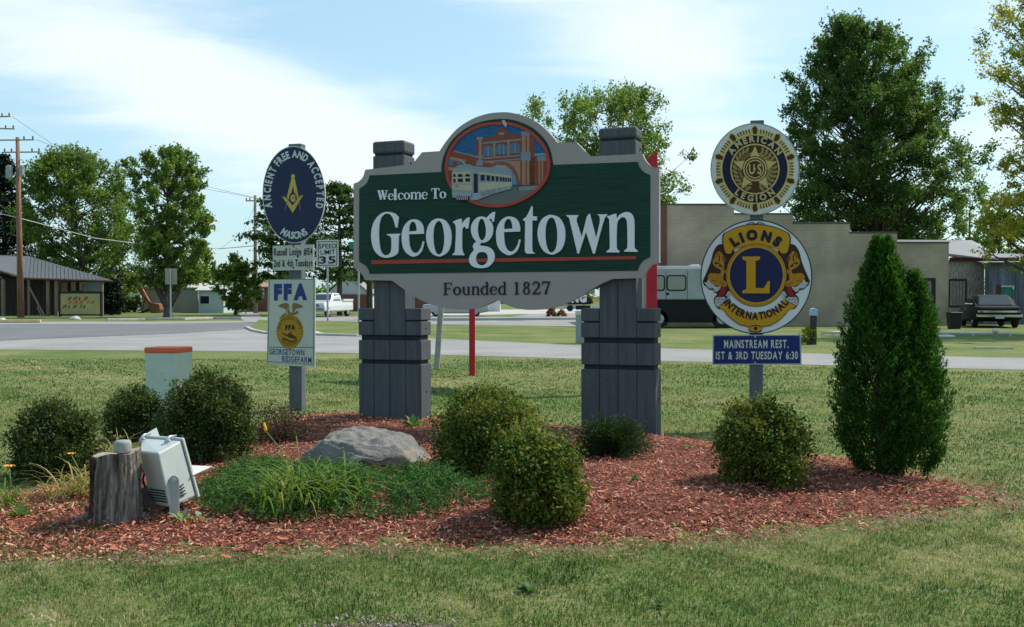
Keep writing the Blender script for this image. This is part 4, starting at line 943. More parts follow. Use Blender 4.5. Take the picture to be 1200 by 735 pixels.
# door frame (flange) round the lens
d = ((B_ - A_).normalized()); up = (B_ - C_).normalized(); sd_ = (F2 - B_).normalized()
def fr(p, s, u, k): return p + sd_*s + up*u + d*k
mb = MB()
mb.hexa([fr(C_, -.014, -.016, 0.003), fr(C_, -.014, -.016, .03), fr(G2, .014, -.016, .03), fr(G2, .014, -.016, .003), fr(B_, -.014, .012, .003), fr(B_, -.014, .012, .03), fr(F2, .014, .012, .03), fr(F2, .014, .012, .003)])
mb.build('door_frame', M_fl, flo, bevel=.006)
mb = MB(); mb.hexa([fr(C_, .02, .02, .0305), fr(C_, .02, .02, .034), fr(G2, -.02, .02, .034), fr(G2, -.02, .02, .0305), fr(B_, .02, -.02, .0305), fr(B_, .02, -.02, .034), fr(F2, -.02, -.02, .034), fr(F2, -.02, -.02, .0305)])
mb.build('lens', glassmat('lens_glass', (.25, .27, .28)), flo)
# latches on top edge
for t in (.18, .82):
    p = B_.lerp(F2, t) + up*.014
    MB().tube([p - d*.09, p - d*.03 + up*.022, p + d*.035 + up*.006], [.008, .010, .006], 8).build('latch', M_galv, flo, smooth=True)
    MB().tube([p - d*.055 - sd_*.018, p - d*.055 + sd_*.018], .010, 8).build('latch', M_galv, flo, smooth=True)
# side face vents: recessed slots as dark louvres
nrm = (C_ - A_).cross(B_ - A_).normalized()
if nrm.y > 0: nrm = -nrm
def SF(x, y, o=0):    # a point of the near side face from zoom coordinates
    r = ray(*zQ(x, y)); p0 = Vector((0, 0, EYE)) - fb; k = (A_ - p0).dot(nrm)/r.dot(nrm); return p0 + r*k + nrm*o
for i in range(4):
    yy = 412 + i*19
    MB().tube([SF(626, yy + 16, .001), SF(655 + i*5, yy - 5, .001)], .0045, 6).build('vent', M_slot, flo)
# back face vents
nb = (E_ - A_).cross(D_ - A_).normalized()
if nb.y > 0: nb = -nb
def BF(s, t, o=0): return A_.lerp(D_, t) + (E_ - A_)*s + nb*o
for i in range(5):
    MB().tube([BF(.08, .70 + i*.05, .001), BF(.9, .70 + i*.05, .001)], .005, 6).build('vent', M_slot, flo)
piv = SF(597, 380, .012)
mb = MB(); mb.hexa([piv + Vector((-.034, .0, -.01)), piv + Vector((.034, 0, -.01)), piv + Vector((.034, .012, -.01)), piv + Vector((-.034, .012, -.01))] + [piv + Vector((sx*.034, yy, .0)) for sx, yy in ((-1, 0), (1, 0), (1, .012), (-1, .012))])
arm = MB()
zt_ = piv.z; 
poly = [(-.034, -zt_ - .02), (.034, -zt_ - .02)] + [(.034*math.cos(a), .034*math.sin(a)) for a in np.linspace(0, math.pi, 10)]
arm.prism([(piv.x + x, piv.z + z) for x, z in poly], piv.y - .026, piv.y - .016)
arm.build('bracket', M_galv, flo, bevel=.002)
p2 = piv + (F2 - B_); p2.z = piv.z
arm = MB(); arm.prism([(p2.x + x, p2.z + z) for x, z in poly], p2.y + .016, p2.y + .026); arm.build('bracket', M_galv, flo, bevel=.002)
mb = MB(); q0 = Vector((piv.x, piv.y - .026, .004)); q1 = Vector((p2.x, p2.y + .026, .004)); ax = Vector((.034, 0, 0))
mb.hexa([q0 - ax, q0 + ax, q1 + ax, q1 - ax] + [v + Vector((0, 0, .01)) for v in (q0 - ax, q0 + ax, q1 + ax, q1 - ax)]); mb.build('bracket', M_galv, flo)
pv = piv + Vector((0, -.026, 0))
MB().tube([pv, pv + Vector((0, -.012, 0))], .018, 6).build('bolt', M_galv, flo)
MB().tube([piv + Vector((0, -.016, 0)), piv + Vector((0, .03, 0))], .014, 8).build('bolt', M_galv, flo)
# visor plate that sticks out, and a raised flap behind
v1, v2, v3, v4 = Q(700, 292, 7.62), Q(836, 297, 7.9), Q(716, 350, 7.58), Q(702, 318, 7.95)
def wedge(name, pts, th, m):
    n = (pts[1] - pts[0]).cross(pts[2] - pts[0]).normalized()*th; k = len(pts)
    MB().add([p for p in pts] + [p + n for p in pts], [tuple(range(k)), tuple(range(2*k - 1, k - 1, -1))] + [(i, (i+1) % k, (i+1) % k + k, i + k) for i in range(k)]).build(name, m, flo)
wedge('visor', [Q(702, 290, 7.25), Q(836, 297, 7.38), Q(714, 352, 7.16)], .008, mat('visor_pale', (.46, .47, .44), .5))
wedge('visor', [Q(400, 112, 7.5), Q(490, 58, 7.62), Q(512, 118, 7.48)], .008, MATS['visor_pale'])
cb = Q(430, 300, 7.25); MB().tube([cb, cb + Vector((-.05, .06, -.10)), cb + Vector((-.02, .10, -.28)), Vector((cb.x + .10, cb.y + .16, .02)), Vector((cb.x + .35, cb.y + .30, .01))], .008, 7).build('cable', M_slot, flo, smooth=True)
# ballast stone under it
MB().tube([Q(415, 440, 7.2), Q(470, 560, 7.15), Q(505, 612, 7.1)], [.05, .06, .05], 9).build('support', mat('old_wood', (.10, .07, .055), .9, .3, 12, .5, 40), flo, smooth=True)

# boulder
bb = gnd(430, 548); 
bpx = [(350, 541), (372, 521), (398, 499), (418, 497), (450, 498), (470, 500), (500, 522), (512, 535), (490, 546), (430, 552)]
Yb = 9.25; sc = Yb/FPX; bc = at(432, 545, Yb); bc.z = H1(bc.x, bc.y)
bld = thing('boulder', 'big flat grey boulder behind the green ground cover', 'boulder', bc)
def rock(seed, rx, ry, rz, n=5, prof=None):
    bm = bmesh.new(); bmesh.ops.create_icosphere(bm, subdivisions=n, radius=1)
    r_ = np.random.default_rng(seed); 
    planes = [(Vector(r_.normal(size=3)).normalized(), r_.uniform(.72, .95)) for _ in range(22)]
    for v in bm.verts:
        for nn_, dd in planes:
            k = v.co.dot(nn_)
            if k > dd: v.co -= nn_*(k - dd)*.95
        x = v.co.x
        top = np.interp(x, [-1, -.72, -.42, -.1, .35, .6, .85, 1], prof) if prof is not None else 1
        q = v.co + Vector((seed, 0, 0)); h = mnoise.noise(q*2.2)*.16 + abs(mnoise.noise(Vector((q.x*3 + q.z*4, q.y*4, q.z*9 + q.x*3))))*-.16 + mnoise.noise(q*9)*.05 + mnoise.noise(q*22)*.02
        v.co = Vector((x*rx, v.co.y*ry, (v.co.z*(top if v.co.z > 0 else .3) + h)*rz))
    me = bpy.data.meshes.new('rock'); bm.to_mesh(me); bm.free(); return me
def rockmat(name, c1, c2, c3):
    m = bpy.data.materials.new(name); t, b, o = nodes(m); L = t.links.new
    co = t.nodes.new('ShaderNodeTexCoord')
    def nz(s, d=8, r=.6, st=None, di=0):
        n = t.nodes.new('ShaderNodeTexNoise'); n.inputs['Scale'].default_value = s; n.inputs['Detail'].default_value = d; n.inputs['Roughness'].default_value = r; n.inputs['Distortion'].default_value = di
        if st:
            mp = t.nodes.new('ShaderNodeMapping'); mp.inputs['Scale'].default_value = st; mp.inputs['Rotation'].default_value = (.3, .5, .2); L(co.outputs['Object'], mp.inputs[0]); L(mp.outputs[0], n.inputs['Vector'])
        else: L(co.outputs['Object'], n.inputs['Vector'])
        return n
    a = nz(3, 8, .7); g = nz(60, 4, .7); v = nz(1.6, 6, .6, (1, 1, 6), 1.2)
    r = t.nodes.new('ShaderNodeValToRGB'); e = r.color_ramp.elements; e.new(.5)
    for i, (p, c) in enumerate(((.3, c1), (.5, c2), (.72, c3))): e[i].position = p; e[i].color = (*c, 1)
    mx = t.nodes.new('ShaderNodeMath'); mx.operation = 'MULTIPLY_ADD'; L(g.outputs[0], mx.inputs[0]); mx.inputs[1].default_value = .5
    m2 = t.nodes.new('ShaderNodeMath'); m2.operation = 'MULTIPLY'; L(a.outputs[0], m2.inputs[0]); m2.inputs[1].default_value = .5; L(m2.outputs[0], mx.inputs[2]); L(mx.outputs[0], r.inputs[0])
    st = t.nodes.new('ShaderNodeValToRGB'); st.color_ramp.elements[0].position = .55; st.color_ramp.elements[0].color = (0, 0, 0, 1); st.color_ramp.elements[1].position = .68; st.color_ramp.elements[1].color = (.7, .7, .7, 1); L(v.outputs[0], st.inputs[0])
    mm = t.nodes.new('ShaderNodeMix'); mm.data_type = 'RGBA'; L(st.outputs[0], mm.inputs[0]); L(r.outputs[0], mm.inputs[6]); mm.inputs[7].default_value = (.33, .22, .16, 1)
    L(mm.outputs[2], b.inputs['Base Color']); b.inputs['Roughness'].default_value = .9
    bp = t.nodes.new('ShaderNodeBump'); bp.inputs['Strength'].default_value = .8; bp.inputs['Distance'].default_value = .03; L(mx.outputs[0], bp.inputs['Height']); L(bp.outputs[0], b.inputs['Normal'])
    MATS[name] = m; return m
me = rock(4, 92*sc, .50, 50*sc, 6, [.10, .40, .98, .94, .90, .97, .40, .08])
bld.location.x -= 10*sc
o = link('rock', me, rockmat('boulder_grey', (.085, .08, .07), (.18, .17, .152), (.29, .275, .25)), bld, smooth=True)
# ================================================================ VEGETATION
def unit(n):
    v = rng.normal(size=(n, 3)); return v/np.linalg.norm(v, axis=1, keepdims=True)
def leaves(C, size, asp=0.55, up=0.3, outw=None, rnd=None, fold=0.25, droop=0.0):
    """C (N,3) centres -> leaf quads (rhombus), random attitude"""
    n = len(C); a = unit(n); 
    if outw is not None: a = a + outw*0.7
    a[:, 2] -= droop
    a /= np.linalg.norm(a, axis=1, keepdims=True)
    nrm = unit(n); nrm[:, 2] = np.abs(nrm[:, 2]) + up; b = np.cross(nrm, a); b /= (np.linalg.norm(b, axis=1, keepdims=True) + 1e-9)
    s = size*rng.uniform(.6, 1.25, (n, 1)); nn = np.cross(a, b)
    V = np.empty((n, 4, 3)); V[:, 0] = C - a*s*.5; V[:, 1] = C + b*s*asp*.5 + nn*s*fold*.3; V[:, 2] = C + a*s*.5; V[:, 3] = C - b*s*asp*.5 + nn*s*fold*.3
    F = np.arange(n*4).reshape(n, 4)
    r = rng.random(n) if rnd is None else np.clip(rnd, 0, 1)
    return V.reshape(-1, 3), F, np.repeat(r, 4)
def blobf(D, seed, k=5):
    """lumpy radius factor for directions"""
    r_ = np.random.default_rng(seed); f = np.ones(len(D))
    for i in range(k*4):
        w = r_.normal(size=3)*(1.5 + i*.35); f += .07*np.sin(D@w + r_.uniform(0, 6.3))
    return f
M_twig = mat('twig_brown', (.10, .07, .05), .9, .25, 20)
def shrub(name, label, base, rx, ry, h, leafm, n=14000, lsize=.022, seed=1, ntw=260, group='shrubs in the mulch bed', low=.12, spread=.055, up=.3, cat='shrub', out=.5, lean=None):
    root = thing(name, label, cat, base, 0, group)
    r_ = np.random.default_rng(seed)
    D = unit(ntw*2); D = D[D[:, 2] > -.80][:ntw]
    f = np.clip(1 + (blobf(D, seed) - 1)*1.15, .72, 1.10)*rng.uniform(.80, 1.02, len(D))
    hz = np.sqrt(np.clip(D[:, 0]**2 + D[:, 1]**2, 1e-6, 1)); hb = np.where(D[:, 2] < 0, np.minimum(1/hz**.6, 1.12), 1.0)
    T = np.stack([D[:, 0]*rx*f*hb, D[:, 1]*ry*f*hb, np.maximum(h*.46 + D[:, 2]*h*.54*f, rng.uniform(.03, .12, len(D)))], 1)
    Cn = T*1.0
    inn = rng.random(len(T)) < .25; Cn[inn] = (T[inn] - [0, 0, h*.4])*rng.uniform(.5, .8, (inn.sum(), 1)) + [0, 0, h*.4]
    per = n//len(Cn); out_ = np.repeat(D, per, 0)
    P = np.repeat(Cn, per, 0) + rng.normal(size=(len(Cn)*per, 3))*spread*np.array([1, 1, 1.0]) 
    P[:, 2] = np.maximum(P[:, 2], .015)
    tint = np.repeat(rng.random(len(Cn)), per)*.55 + rng.random(len(P))*.45
    # a few stray shoots that stand out of the clipped outline
    sh = unit(60); sh = sh[sh[:, 2] > .1][:22]; k_ = 26
    if len(sh) and n > 5000:
        t_ = rng.uniform(.85, 1.16, (len(sh)*k_, 1)); s_ = np.repeat(sh, k_, 0)*np.array([rx, ry, h*.55])*t_ + np.array([0, 0, h*.45]) + rng.normal(size=(len(sh)*k_, 3))*.009
        P = np.concatenate([P, s_]); out_ = np.concatenate([out_, np.repeat(sh, k_, 0)]); tint = np.concatenate([tint, rng.uniform(.4, 1, len(s_))])
    V, F, r = leaves(P, lsize*rng.uniform(.75, 1.25, (len(P), 1)), .6, up, out_*out, tint)
    link('foliage', npmesh('foliage', V, F, r), leafm, root)
    mb = MB()
    for t in T[:70]:
        s = Vector((r_.uniform(-.05, .05), r_.uniform(-.05, .05), -.03)); e = Vector(t*.93); m_ = s.lerp(e, .5) + Vector((e.x*.12, e.y*.12, .04))
        mb.tube([s, m_, e], [.008, .005, .002], 4, False)
    mb.build('stems', M_twig, root)
    return root
g1, g2, g3 = (.018, .045, .010), (.045, .085, .018), (.10, .14, .035)
M_box = leafmat('leaf_spirea_dark', [(.012, .030, .008), (.030, .058, .013), (.065, .090, .022), (.15, .14, .06)], .30)
M_boxr = leafmat('leaf_spirea_red', [(.012, .034, .006), (.040, .080, .012), (.095, .14, .022), (.18, .19, .038), (.22, .12, .035)], .36)
M_brn = leafmat('leaf_brown', [(.06, .03, .02), (.10, .055, .035), (.07, .06, .025), (.14, .07, .05)], .25)
def gz(px, py): 
    p = gnd(px, py); return p
SHR = [
 # name, label, px centre, base py, half width px, top py, mat, n, seed
 ('round_shrub', 'dark rounded shrub furthest left in the mulch bed', 68, 568, 55, 463, M_box, 15000, 3, 'ls'),
 ('round_shrub', 'low dark shrub just in front of the utility cabinet, left of a wider one', 158, 520, 38, 452, M_box, 9000, 5, 'ls'),
 ('round_shrub', 'wide dark shrub behind the floodlight', 238, 548, 60, 438, M_box, 18000, 9, 'ls'),
 ('round_shrub', 'tall green and bronze shrub just right of the boulder', 573, 562, 72, 452, M_boxr, 20000, 12, 'ls'),
 ('round_shrub', 'frontmost green shrub in the middle of the bed, lower than the one behind it', 630, 626, 52, 500, M_boxr, 20000, 15, 'ls'),
 ('round_shrub', 'neat rounded shrub at the foot of the round club signs', 893, 576, 56, 468, M_boxr, 17000, 18, 'ls'),
]
for nm, lab, px, py, hwp, ty, mt, n, sd__, _ in SHR:
    b = gz(px, py); Yc = b.y + hwp*b.y/FPX*.8; sc = Yc/FPX
    c = at(px, py, Yc); c.z = H1(c.x, c.y)
    h = pz(ty, Yc) - c.z
    shrub(nm, lab, c, hwp*sc*.84, hwp*sc*.80, h*.93, mt, int(n*1.5), .031, sd__, ntw=int(n/52), spread=.044)
b = gz(330, 518); sc = (b.y + .3)/FPX
shrub('brown_shrub', 'small straggly reddish brown shrub at the foot of the oval sign post', b, 38*sc, .3, 42*sc, M_brn, 3500, .022, 31, ntw=120, spread=.05, group='shrubs in the mulch bed')
b = gz(480, 540)
# low spreading juniper
M_jun = leafmat('leaf_juniper', [(.012, .030, .012), (.022, .055, .018), (.04, .085, .022), (.075, .10, .035)], .2)
b = gz(718, 540); sc = (b.y + .25)/FPX
root = thing('juniper', 'low dark spreading juniper against the right pier', 'shrub', (b.x, b.y + .25, b.z), 0, 'shrubs in the mulch bed')
P = []; Ow = []
mb = MB()
for i in range(210):
    a = rng.uniform(0, 2*math.pi); L = 60*sc*rng.uniform(.5, 1.06); el = rng.uniform(.08, 1.25); 
    hx = math.cos(a)*L*math.cos(el)*1.0; hy = math.sin(a)*L*math.cos(el)*.8; hz = 52*sc*math.sin(el)*rng.uniform(.6, 1)
    pts = [Vector((hx*t, hy*t, .03 + hz*(t**.8))) for t in (0, .4, .75, 1)]
    mb.tube(pts, [.006, .005, .003, .001], 4, False)
    dirn = np.array([hx, hy, hz*.8 + .02]); dirn /= np.linalg.norm(dirn)
    for k in range(75):
        t = rng.uniform(.3, 1.0); p = np.array([hx*t, hy*t, .03 + hz*t**.8]) + rng.normal(size=3)*.022; P.append(p); Ow.append(dirn)
mb.build('stems', M_twig, root)
V, F, r = leaves(np.array(P), .035, .25, .2, np.array(Ow)*2.2)
link('foliage', npmesh('foliage', V, F, r), M_jun, root)

# arborvitae with two leaders
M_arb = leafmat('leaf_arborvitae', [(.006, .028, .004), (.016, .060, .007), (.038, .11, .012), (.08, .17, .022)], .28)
b = gz(1045, 566); Ya = b.y + .36; sc = Ya/FPX; base = at(1042, 566, Ya); base.z = H1(base.x, base.y)
arb = thing('arborvitae', 'tall dark green conical arborvitae with two tips at the right end of the bed', 'evergreen shrub', base, 0)
prof = [(0, 28), (.06, 45), (.14, 57), (.28, 62), (.42, 59), (.55, 51), (.68, 41), (.80, 29), (.88, 19), (.95, 11), (1, 4)]
def cone_fol(cx, w, H, n, seed, pts):
    P = []; O = []; tt = []
    hs = [q[0] for q in pts]; rs = [q[1] for q in pts]
    nsp = n//28
    z = rng.random(nsp)**.85; a = rng.uniform(0, 2*math.pi, nsp)
    rr = np.interp(z, hs, rs)*sc*w*(1 + .09*np.sin(a*5 + z*17 + seed) + .07*np.sin(a*9 - z*31) + rng.normal(size=nsp)*.085)
    dep = 1 - rng.random(nsp)**2*.35
    c = np.stack([cx + np.cos(a)*rr*dep, np.sin(a)*rr*dep*.92, z*H + .05], 1)
    o = np.stack([np.cos(a)*.75, np.sin(a)*.75, np.full(nsp, 1.1)], 1); o /= np.linalg.norm(o, axis=1, keepdims=True)
    # each spray: a flattened fan, leaves strung along the outward-up direction
    for k in range(28):
        t = rng.uniform(-.5, .55, (nsp, 1)); s = rng.normal(size=(nsp, 3))*.018
        P.append(c + o*t*.15 + s*(1 - t)); O.append(o + rng.normal(size=(nsp, 3))*.25)
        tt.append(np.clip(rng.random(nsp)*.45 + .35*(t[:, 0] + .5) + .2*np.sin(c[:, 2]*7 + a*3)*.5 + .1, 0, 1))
    return np.concatenate(P), np.concatenate(O), np.concatenate(tt)
Hm = pz(291, Ya) - base.z
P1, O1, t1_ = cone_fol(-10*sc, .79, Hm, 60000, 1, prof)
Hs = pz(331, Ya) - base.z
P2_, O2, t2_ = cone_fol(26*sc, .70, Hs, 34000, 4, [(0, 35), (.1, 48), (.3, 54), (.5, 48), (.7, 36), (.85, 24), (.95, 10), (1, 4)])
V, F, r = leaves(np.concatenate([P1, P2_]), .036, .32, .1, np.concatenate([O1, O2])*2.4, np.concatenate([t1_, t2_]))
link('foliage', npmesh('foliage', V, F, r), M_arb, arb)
mb = MB(); mb.tube([(-8*sc, 0, -.05), (-10*sc, 0, 1.2), (-10*sc, 0, Hm*.93)], [.06, .04, .01], 8); mb.tube([(-4*sc, .02, .05), (20*sc, 0, .5), (31*sc, 0, 1.3), (31*sc, 0, Hs*.93)], [.045, .04, .03, .008], 8)
for k in range(60):
    z = rng.uniform(.1, .9)*Hm*.9; a = rng.uniform(0, 6.28); L = np.interp(z/Hm, [q[0] for q in prof], [q[1] for q in prof])*sc*.75
    mb.tube([(-10*sc, 0, z), (-10*sc + math.cos(a)*L*.6, math.sin(a)*L*.5, z + .08), (-10*sc + math.cos(a)*L, math.sin(a)*L, z + .25)], [.012, .008, .003], 4, False)
mb.build('trunk', M_twig, arb)

# strap-leaved clumps
def straps(root, n, L, spread, m, seed, w=.011, name='leaf_blades', arch=1.0):
    r_ = np.random.default_rng(seed); V = []; F = []; rd = []
    for i in range(n):
        a = r_.uniform(0, 6.283); l = L*r_.uniform(.55, 1.1); el = r_.uniform(.75, 1.5); x0, y0 = r_.normal(size=2)*spread*.35
        dx, dy = math.cos(a), math.sin(a); k0 = len(V); ww = w*r_.uniform(.6, 1.2); seg = 6; rr = r_.random(); p = np.array([x0, y0, 0.]); ang = el
        for j in range(seg + 1):
            t = j/seg; q = ww*(1 - t**2.2)*.5 + .0004
            V.append((p[0] - dy*q, p[1] + dx*q, p[2])); V.append((p[0] + dy*q, p[1] - dx*q, p[2])); rd += [rr, rr]
            p = p + np.array([dx*math.cos(ang), dy*math.cos(ang), math.sin(ang)])*l/seg; ang -= (.32*arch)*r_.uniform(.6, 1.4)
        for j in range(seg): k = k0 + 2*j; F.append((k, k + 1, k + 3, k + 2))
    V = np.array(V); V[:, 2] = np.maximum(V[:, 2], .004)
    return link(name, npmesh(name, V, np.array(F), np.array(rd)), m, root)
M_day = leafmat('leaf_daylily', [(.06, .12, .015), (.10, .19, .022), (.16, .24, .03), (.25, .23, .07)], .35)
M_petal = mat('petal_yellow', (.75, .42, .03), .5, .1, 9)
M_petalo = mat('petal_orange', (.85, .34, .03), .5, .1, 9)
def flower(root, p, s, m, closed=False, seed=0):
    r_ = np.random.default_rng(seed); mb = MB()
    base = Vector(p)
    if closed:
        mb.tube([base, base + Vector((-.004, 0, s*.3)), base + Vector((-.012, 0, s*.9)), base + Vector((-.016, 0, s*1.25))], [s*.12, s*.22, s*.16, s*.02], 8)
    else:
        for k in range(6):
            a = k*math.pi/3 + .3; d = Vector((math.cos(a), math.sin(a)*.8, 0)); n = Vector((-d.y, d.x, 0)); 
            pts = [base, base + d*s*.4 + Vector((0, 0, s*.5)), base + d*s*.95 + Vector((0, 0, s*.72)), base + d*s*1.35 + Vector((0, 0, s*.5))]; ws = [.06*s, .32*s, .34*s, .05*s]
            vs = []; 
            for q, w in zip(pts, ws): vs += [q - n*w, q + n*w]
            mb.add(vs, [(2*j, 2*j+1, 2*j+3, 2*j+2) for j in range(3)])
    return mb.build('flower', m, root, smooth=True)
def stalk(root, pts, r=.004):
    return MB().tube(pts, r, 6).build('flower_stalk', mat('stalk_green', (.14, .22, .05), .6), root, smooth=True)
b = gz(345, 606); b.y += .22; sc = b.y/FPX
dl = thing('daylily_clump', 'bright green strap leaved daylily clump with one yellow bud in the ground cover', 'plant', (b.x, b.y, H1(b.x, b.y)), 0, 'daylilies')
straps(dl, 260, .58, .42, M_day, 5, w=.017, arch=1.0)
fx, fy = at(312, 518, b.y).x - b.x, 0; fz = at(312, 525, b.y).z
stalk(dl, [(-.02, 0, 0), (-.07, 0, fz*.6), (fx, fy, fz)]); flower(dl, (fx, fy, fz), .055, M_petal, True)
fx2 = at(347, 522, b.y).x - b.x; fz2 = at(347, 530, b.y).z; stalk(dl, [(.02, 0, 0), (.0, 0, fz2*.5), (fx2, 0, fz2)]); flower(dl, (fx2, 0, fz2), .035, M_day, True)
b = gz(2, 598); b.y += .1
dl2 = thing('daylily_clump', 'sparse daylily at the left edge of the picture with an open orange flower', 'plant', (b.x, b.y, H1(b.x, b.y)), 0, 'daylilies')
straps(dl2, 70, .36, .3, M_day, 8)
fx, fz = at(11, 552, b.y).x - b.x, at(11, 556, b.y).z
stalk(dl2, [(.0, 0, 0), (.02, 0, fz*.6), (fx, 0, fz)]); flower(dl2, (fx, -.01, fz), .036, M_petalo)
b = gz(90, 585); b.y += .1
dl3 = thing('daylily_clump', 'yellowing daylily with a small orange bloom just left of the tree stump', 'plant', (b.x, b.y, H1(b.x, b.y)), 0, 'daylilies')
straps(dl3, 120, .46, .35, leafmat('leaf_yellowing', [(.10, .15, .03), (.20, .20, .05), (.35, .28, .10), (.42, .33, .15)], .35), 9)
fx, fz = at(84, 545, b.y).x - b.x, at(84, 552, b.y).z
stalk(dl3, [(.0, 0, 0), (-.02, 0, fz*.6), (fx, 0, fz)]); flower(dl3, (fx, -.01, fz), .028, M_petalo)
b = gz(130, 545); 
dl4 = thing('dry_plant', 'pale straw coloured dry plant behind the tree stump', 'plant', (b.x, b.y, H1(b.x, b.y)), 0)
straps(dl4, 160, .5, .4, leafmat('leaf_straw', [(.25, .20, .09), (.38, .30, .14), (.30, .28, .08), (.45, .38, .2)], .3), 14)
b = gz(310, 505)
# small weeds
M_weed = leafmat('leaf_weed', [(.06, .13, .03), (.10, .19, .045), (.15, .24, .07)], .3)
def weed(px, py, s, label, n=16, m=M_weed):
    b = gz(px, py); w = thing('weed', label, 'weed', b, 0, 'weeds in the mulch'); mb = MB(); rd = []
    for i in range(n):
        a = rng.uniform(0, 6.28); el = rng.uniform(.1, 1.1); L = s*rng.uniform(.6, 1.1); d = Vector((math.cos(a)*math.cos(el), math.sin(a)*math.cos(el), math.sin(el))); q = Vector((-d.y, d.x, 0)).normalized()*L*.16
        o = Vector((0, 0, .005)); k = len(mb.v); mb.add([o, o + d*L*.5 + q, o + d*L + Vector((0, 0, -L*.2)), o + d*L*.5 - q], [(0, 1, 2, 3)]); rd += [rng.random()]*4
    link('leaves', npmesh('leaves', np.array(mb.v), np.array(mb.f), np.array(rd)), m, w)
weed(485, 500, .20, 'pale green weed between the boulder and the left pier')
weed(213, 612, .12, 'broad pale weed in front of the floodlight bracket', 12, leafmat('leaf_pale', [(.22, .30, .18), (.30, .38, .24)], .3))
weed(236, 612, .13, 'pale weed right of the floodlight bracket', 14, MATS['leaf_pale'])
weed(742, 566, .10, 'little weed in the open mulch below the right pier')
weed(986, 596, .07, 'tiny weed in the mulch between round shrub and arborvitae')
weed(1068, 578, .08, 'tiny weed at the right foot of the arborvitae')
weed(806, 528, .09, 'small weed at the back edge of the mulch')
weed(792, 618, .07, 'tiny weed near the front edge of the open mulch')
weed(24, 607, .14, 'bright weed in the left front corner of the bed', 22)
weed(620, 695, .10, 'coarse green weed rosette in the front lawn', 24, leafmat('leaf_lawnweed', [(.07, .13, .05), (.12, .19, .09)], .3))
weed(770, 712, .07, 'small flat weed rosette low in the front lawn', 18, MATS['leaf_lawnweed'])

# creeping ground cover
GC = np.array([[gz(*p).x, gz(*p).y] for p in catmull([(232, 596), (262, 612), (330, 618), (385, 620), (430, 612), (500, 616), (540, 600), (578, 590), (575, 572), (540, 560), (500, 556), (440, 556), (400, 552), (350, 548), (300, 546), (255, 556), (236, 575)], 3)])
mn, mx = GC.min(0), GC.max(0)
pts = rng.uniform(mn, mx, (2900, 2)); pts = pts[lump(pts[:, 0]*1.3, pts[:, 1]*1.3, 4) + rng.random(len(pts))*1.3 > .05]; ok = inpoly(pts[:, 0], pts[:, 1], GC); pts = pts[ok]
edge = pdist(pts[:, 0], pts[:, 1], GC)*(.7 + .5*np.sin(pts[:, 0]*8))
hh = np.clip(edge/.35, .25, 1)*(.060 + .065*lump(pts[:, 0], pts[:, 1], 4) + rng.uniform(-.03, .08, len(pts)))
base_z = hgt(pts[:, 0], pts[:, 1])
per = 26; n = len(pts)*per
dirs = unit(len(pts)); dirs[:, 2] = np.abs(dirs[:, 2])*.6 + .15; dirs /= np.linalg.norm(dirs, axis=1, keepdims=True)
C0 = np.stack([pts[:, 0], pts[:, 1], base_z + hh], 1)
t = rng.uniform(-.5, .5, (n, 1))
C = np.repeat(C0, per, 0) + np.repeat(dirs, per, 0)*t*.19 + rng.normal(size=(n, 3))*.014
C[:, 2] = np.maximum(C[:, 2], .02)
V, F, r = leaves(C, .036, .26, .4, np.repeat(dirs, per, 0)*1.5, np.repeat(rng.random(len(pts)), per)*.6 + rng.random(n)*.4)
tagp(link('ground_cover', npmesh('ground_cover', V, F, r), leafmat('leaf_creeping', [(.014, .050, .012), (.034, .100, .024), (.068, .155, .038), (.13, .22, .06)], .25)), 'mat of creeping green juniper in front of the boulder', 'ground cover', kind='stuff')

# ---------------- mulch chips
bmn, bmx = BED.min(0), BED.max(0)
def scatter_bed(n, margin=0.0):
    p = rng.uniform(bmn - margin, bmx + margin, (n, 2)); d = pdist(p[:, 0], p[:, 1], BED); i = inpoly(p[:, 0], p[:, 1], BED)
    return p, d, i
p, d, i = scatter_bed(250000, .3)
ok = (i & (rng.random(len(p)) < np.clip(d/.12, .35, 1))) | (~i & (d < .3) & (rng.random(len(p)) < .40*np.exp(-d/.09)))
near = np.clip((11.5 - p[:, 1])/5.5, .35, 1); ok &= rng.random(len(p)) < near
p = p[ok]; n = len(p)
a = rng.uniform(0, 2*math.pi, n); L = rng.gamma(3, .0058, n) + .006; Wd = L*rng.uniform(.18, .45, n); tl = rng.normal(size=n)*.35; rl = rng.normal(size=n)*.4
ax = np.stack([np.cos(a)*np.cos(tl), np.sin(a)*np.cos(tl), np.sin(tl)], 1); bx_ = np.stack([-np.sin(a)*np.cos(rl), np.cos(a)*np.cos(rl), np.sin(rl)], 1)
nn_ = np.cross(ax, bx_); C = np.stack([p[:, 0], p[:, 1], hgt(p[:, 0], p[:, 1]) + .012 + rng.random(n)*.018 + np.abs(np.sin(tl))*L*.4], 1)
V = np.empty((n, 6, 3)); Lx = ax*L[:, None]; Bx = bx_*Wd[:, None]*.5; th = nn_*(Wd*.35)[:, None]
V[:, 0] = C - Lx*.5 - Bx; V[:, 1] = C - Lx*.5 + Bx; V[:, 2] = C + Lx*.5 + Bx*.6; V[:, 3] = C + Lx*.5 - Bx*.6; V[:, 4] = C - Lx*.4 + th; V[:, 5] = C + Lx*.4 + th
base = np.arange(n)[:, None]*6
F = np.concatenate([base + np.array([[0, 3, 5, 4]]), base + np.array([[1, 4, 5, 2]])])
M_chip = leafmat('mulch_chip', [(.11, .028, .016), (.27, .075, .042), (.42, .13, .078), (.52, .21, .13), (.60, .38, .27)], 0.0, .85)
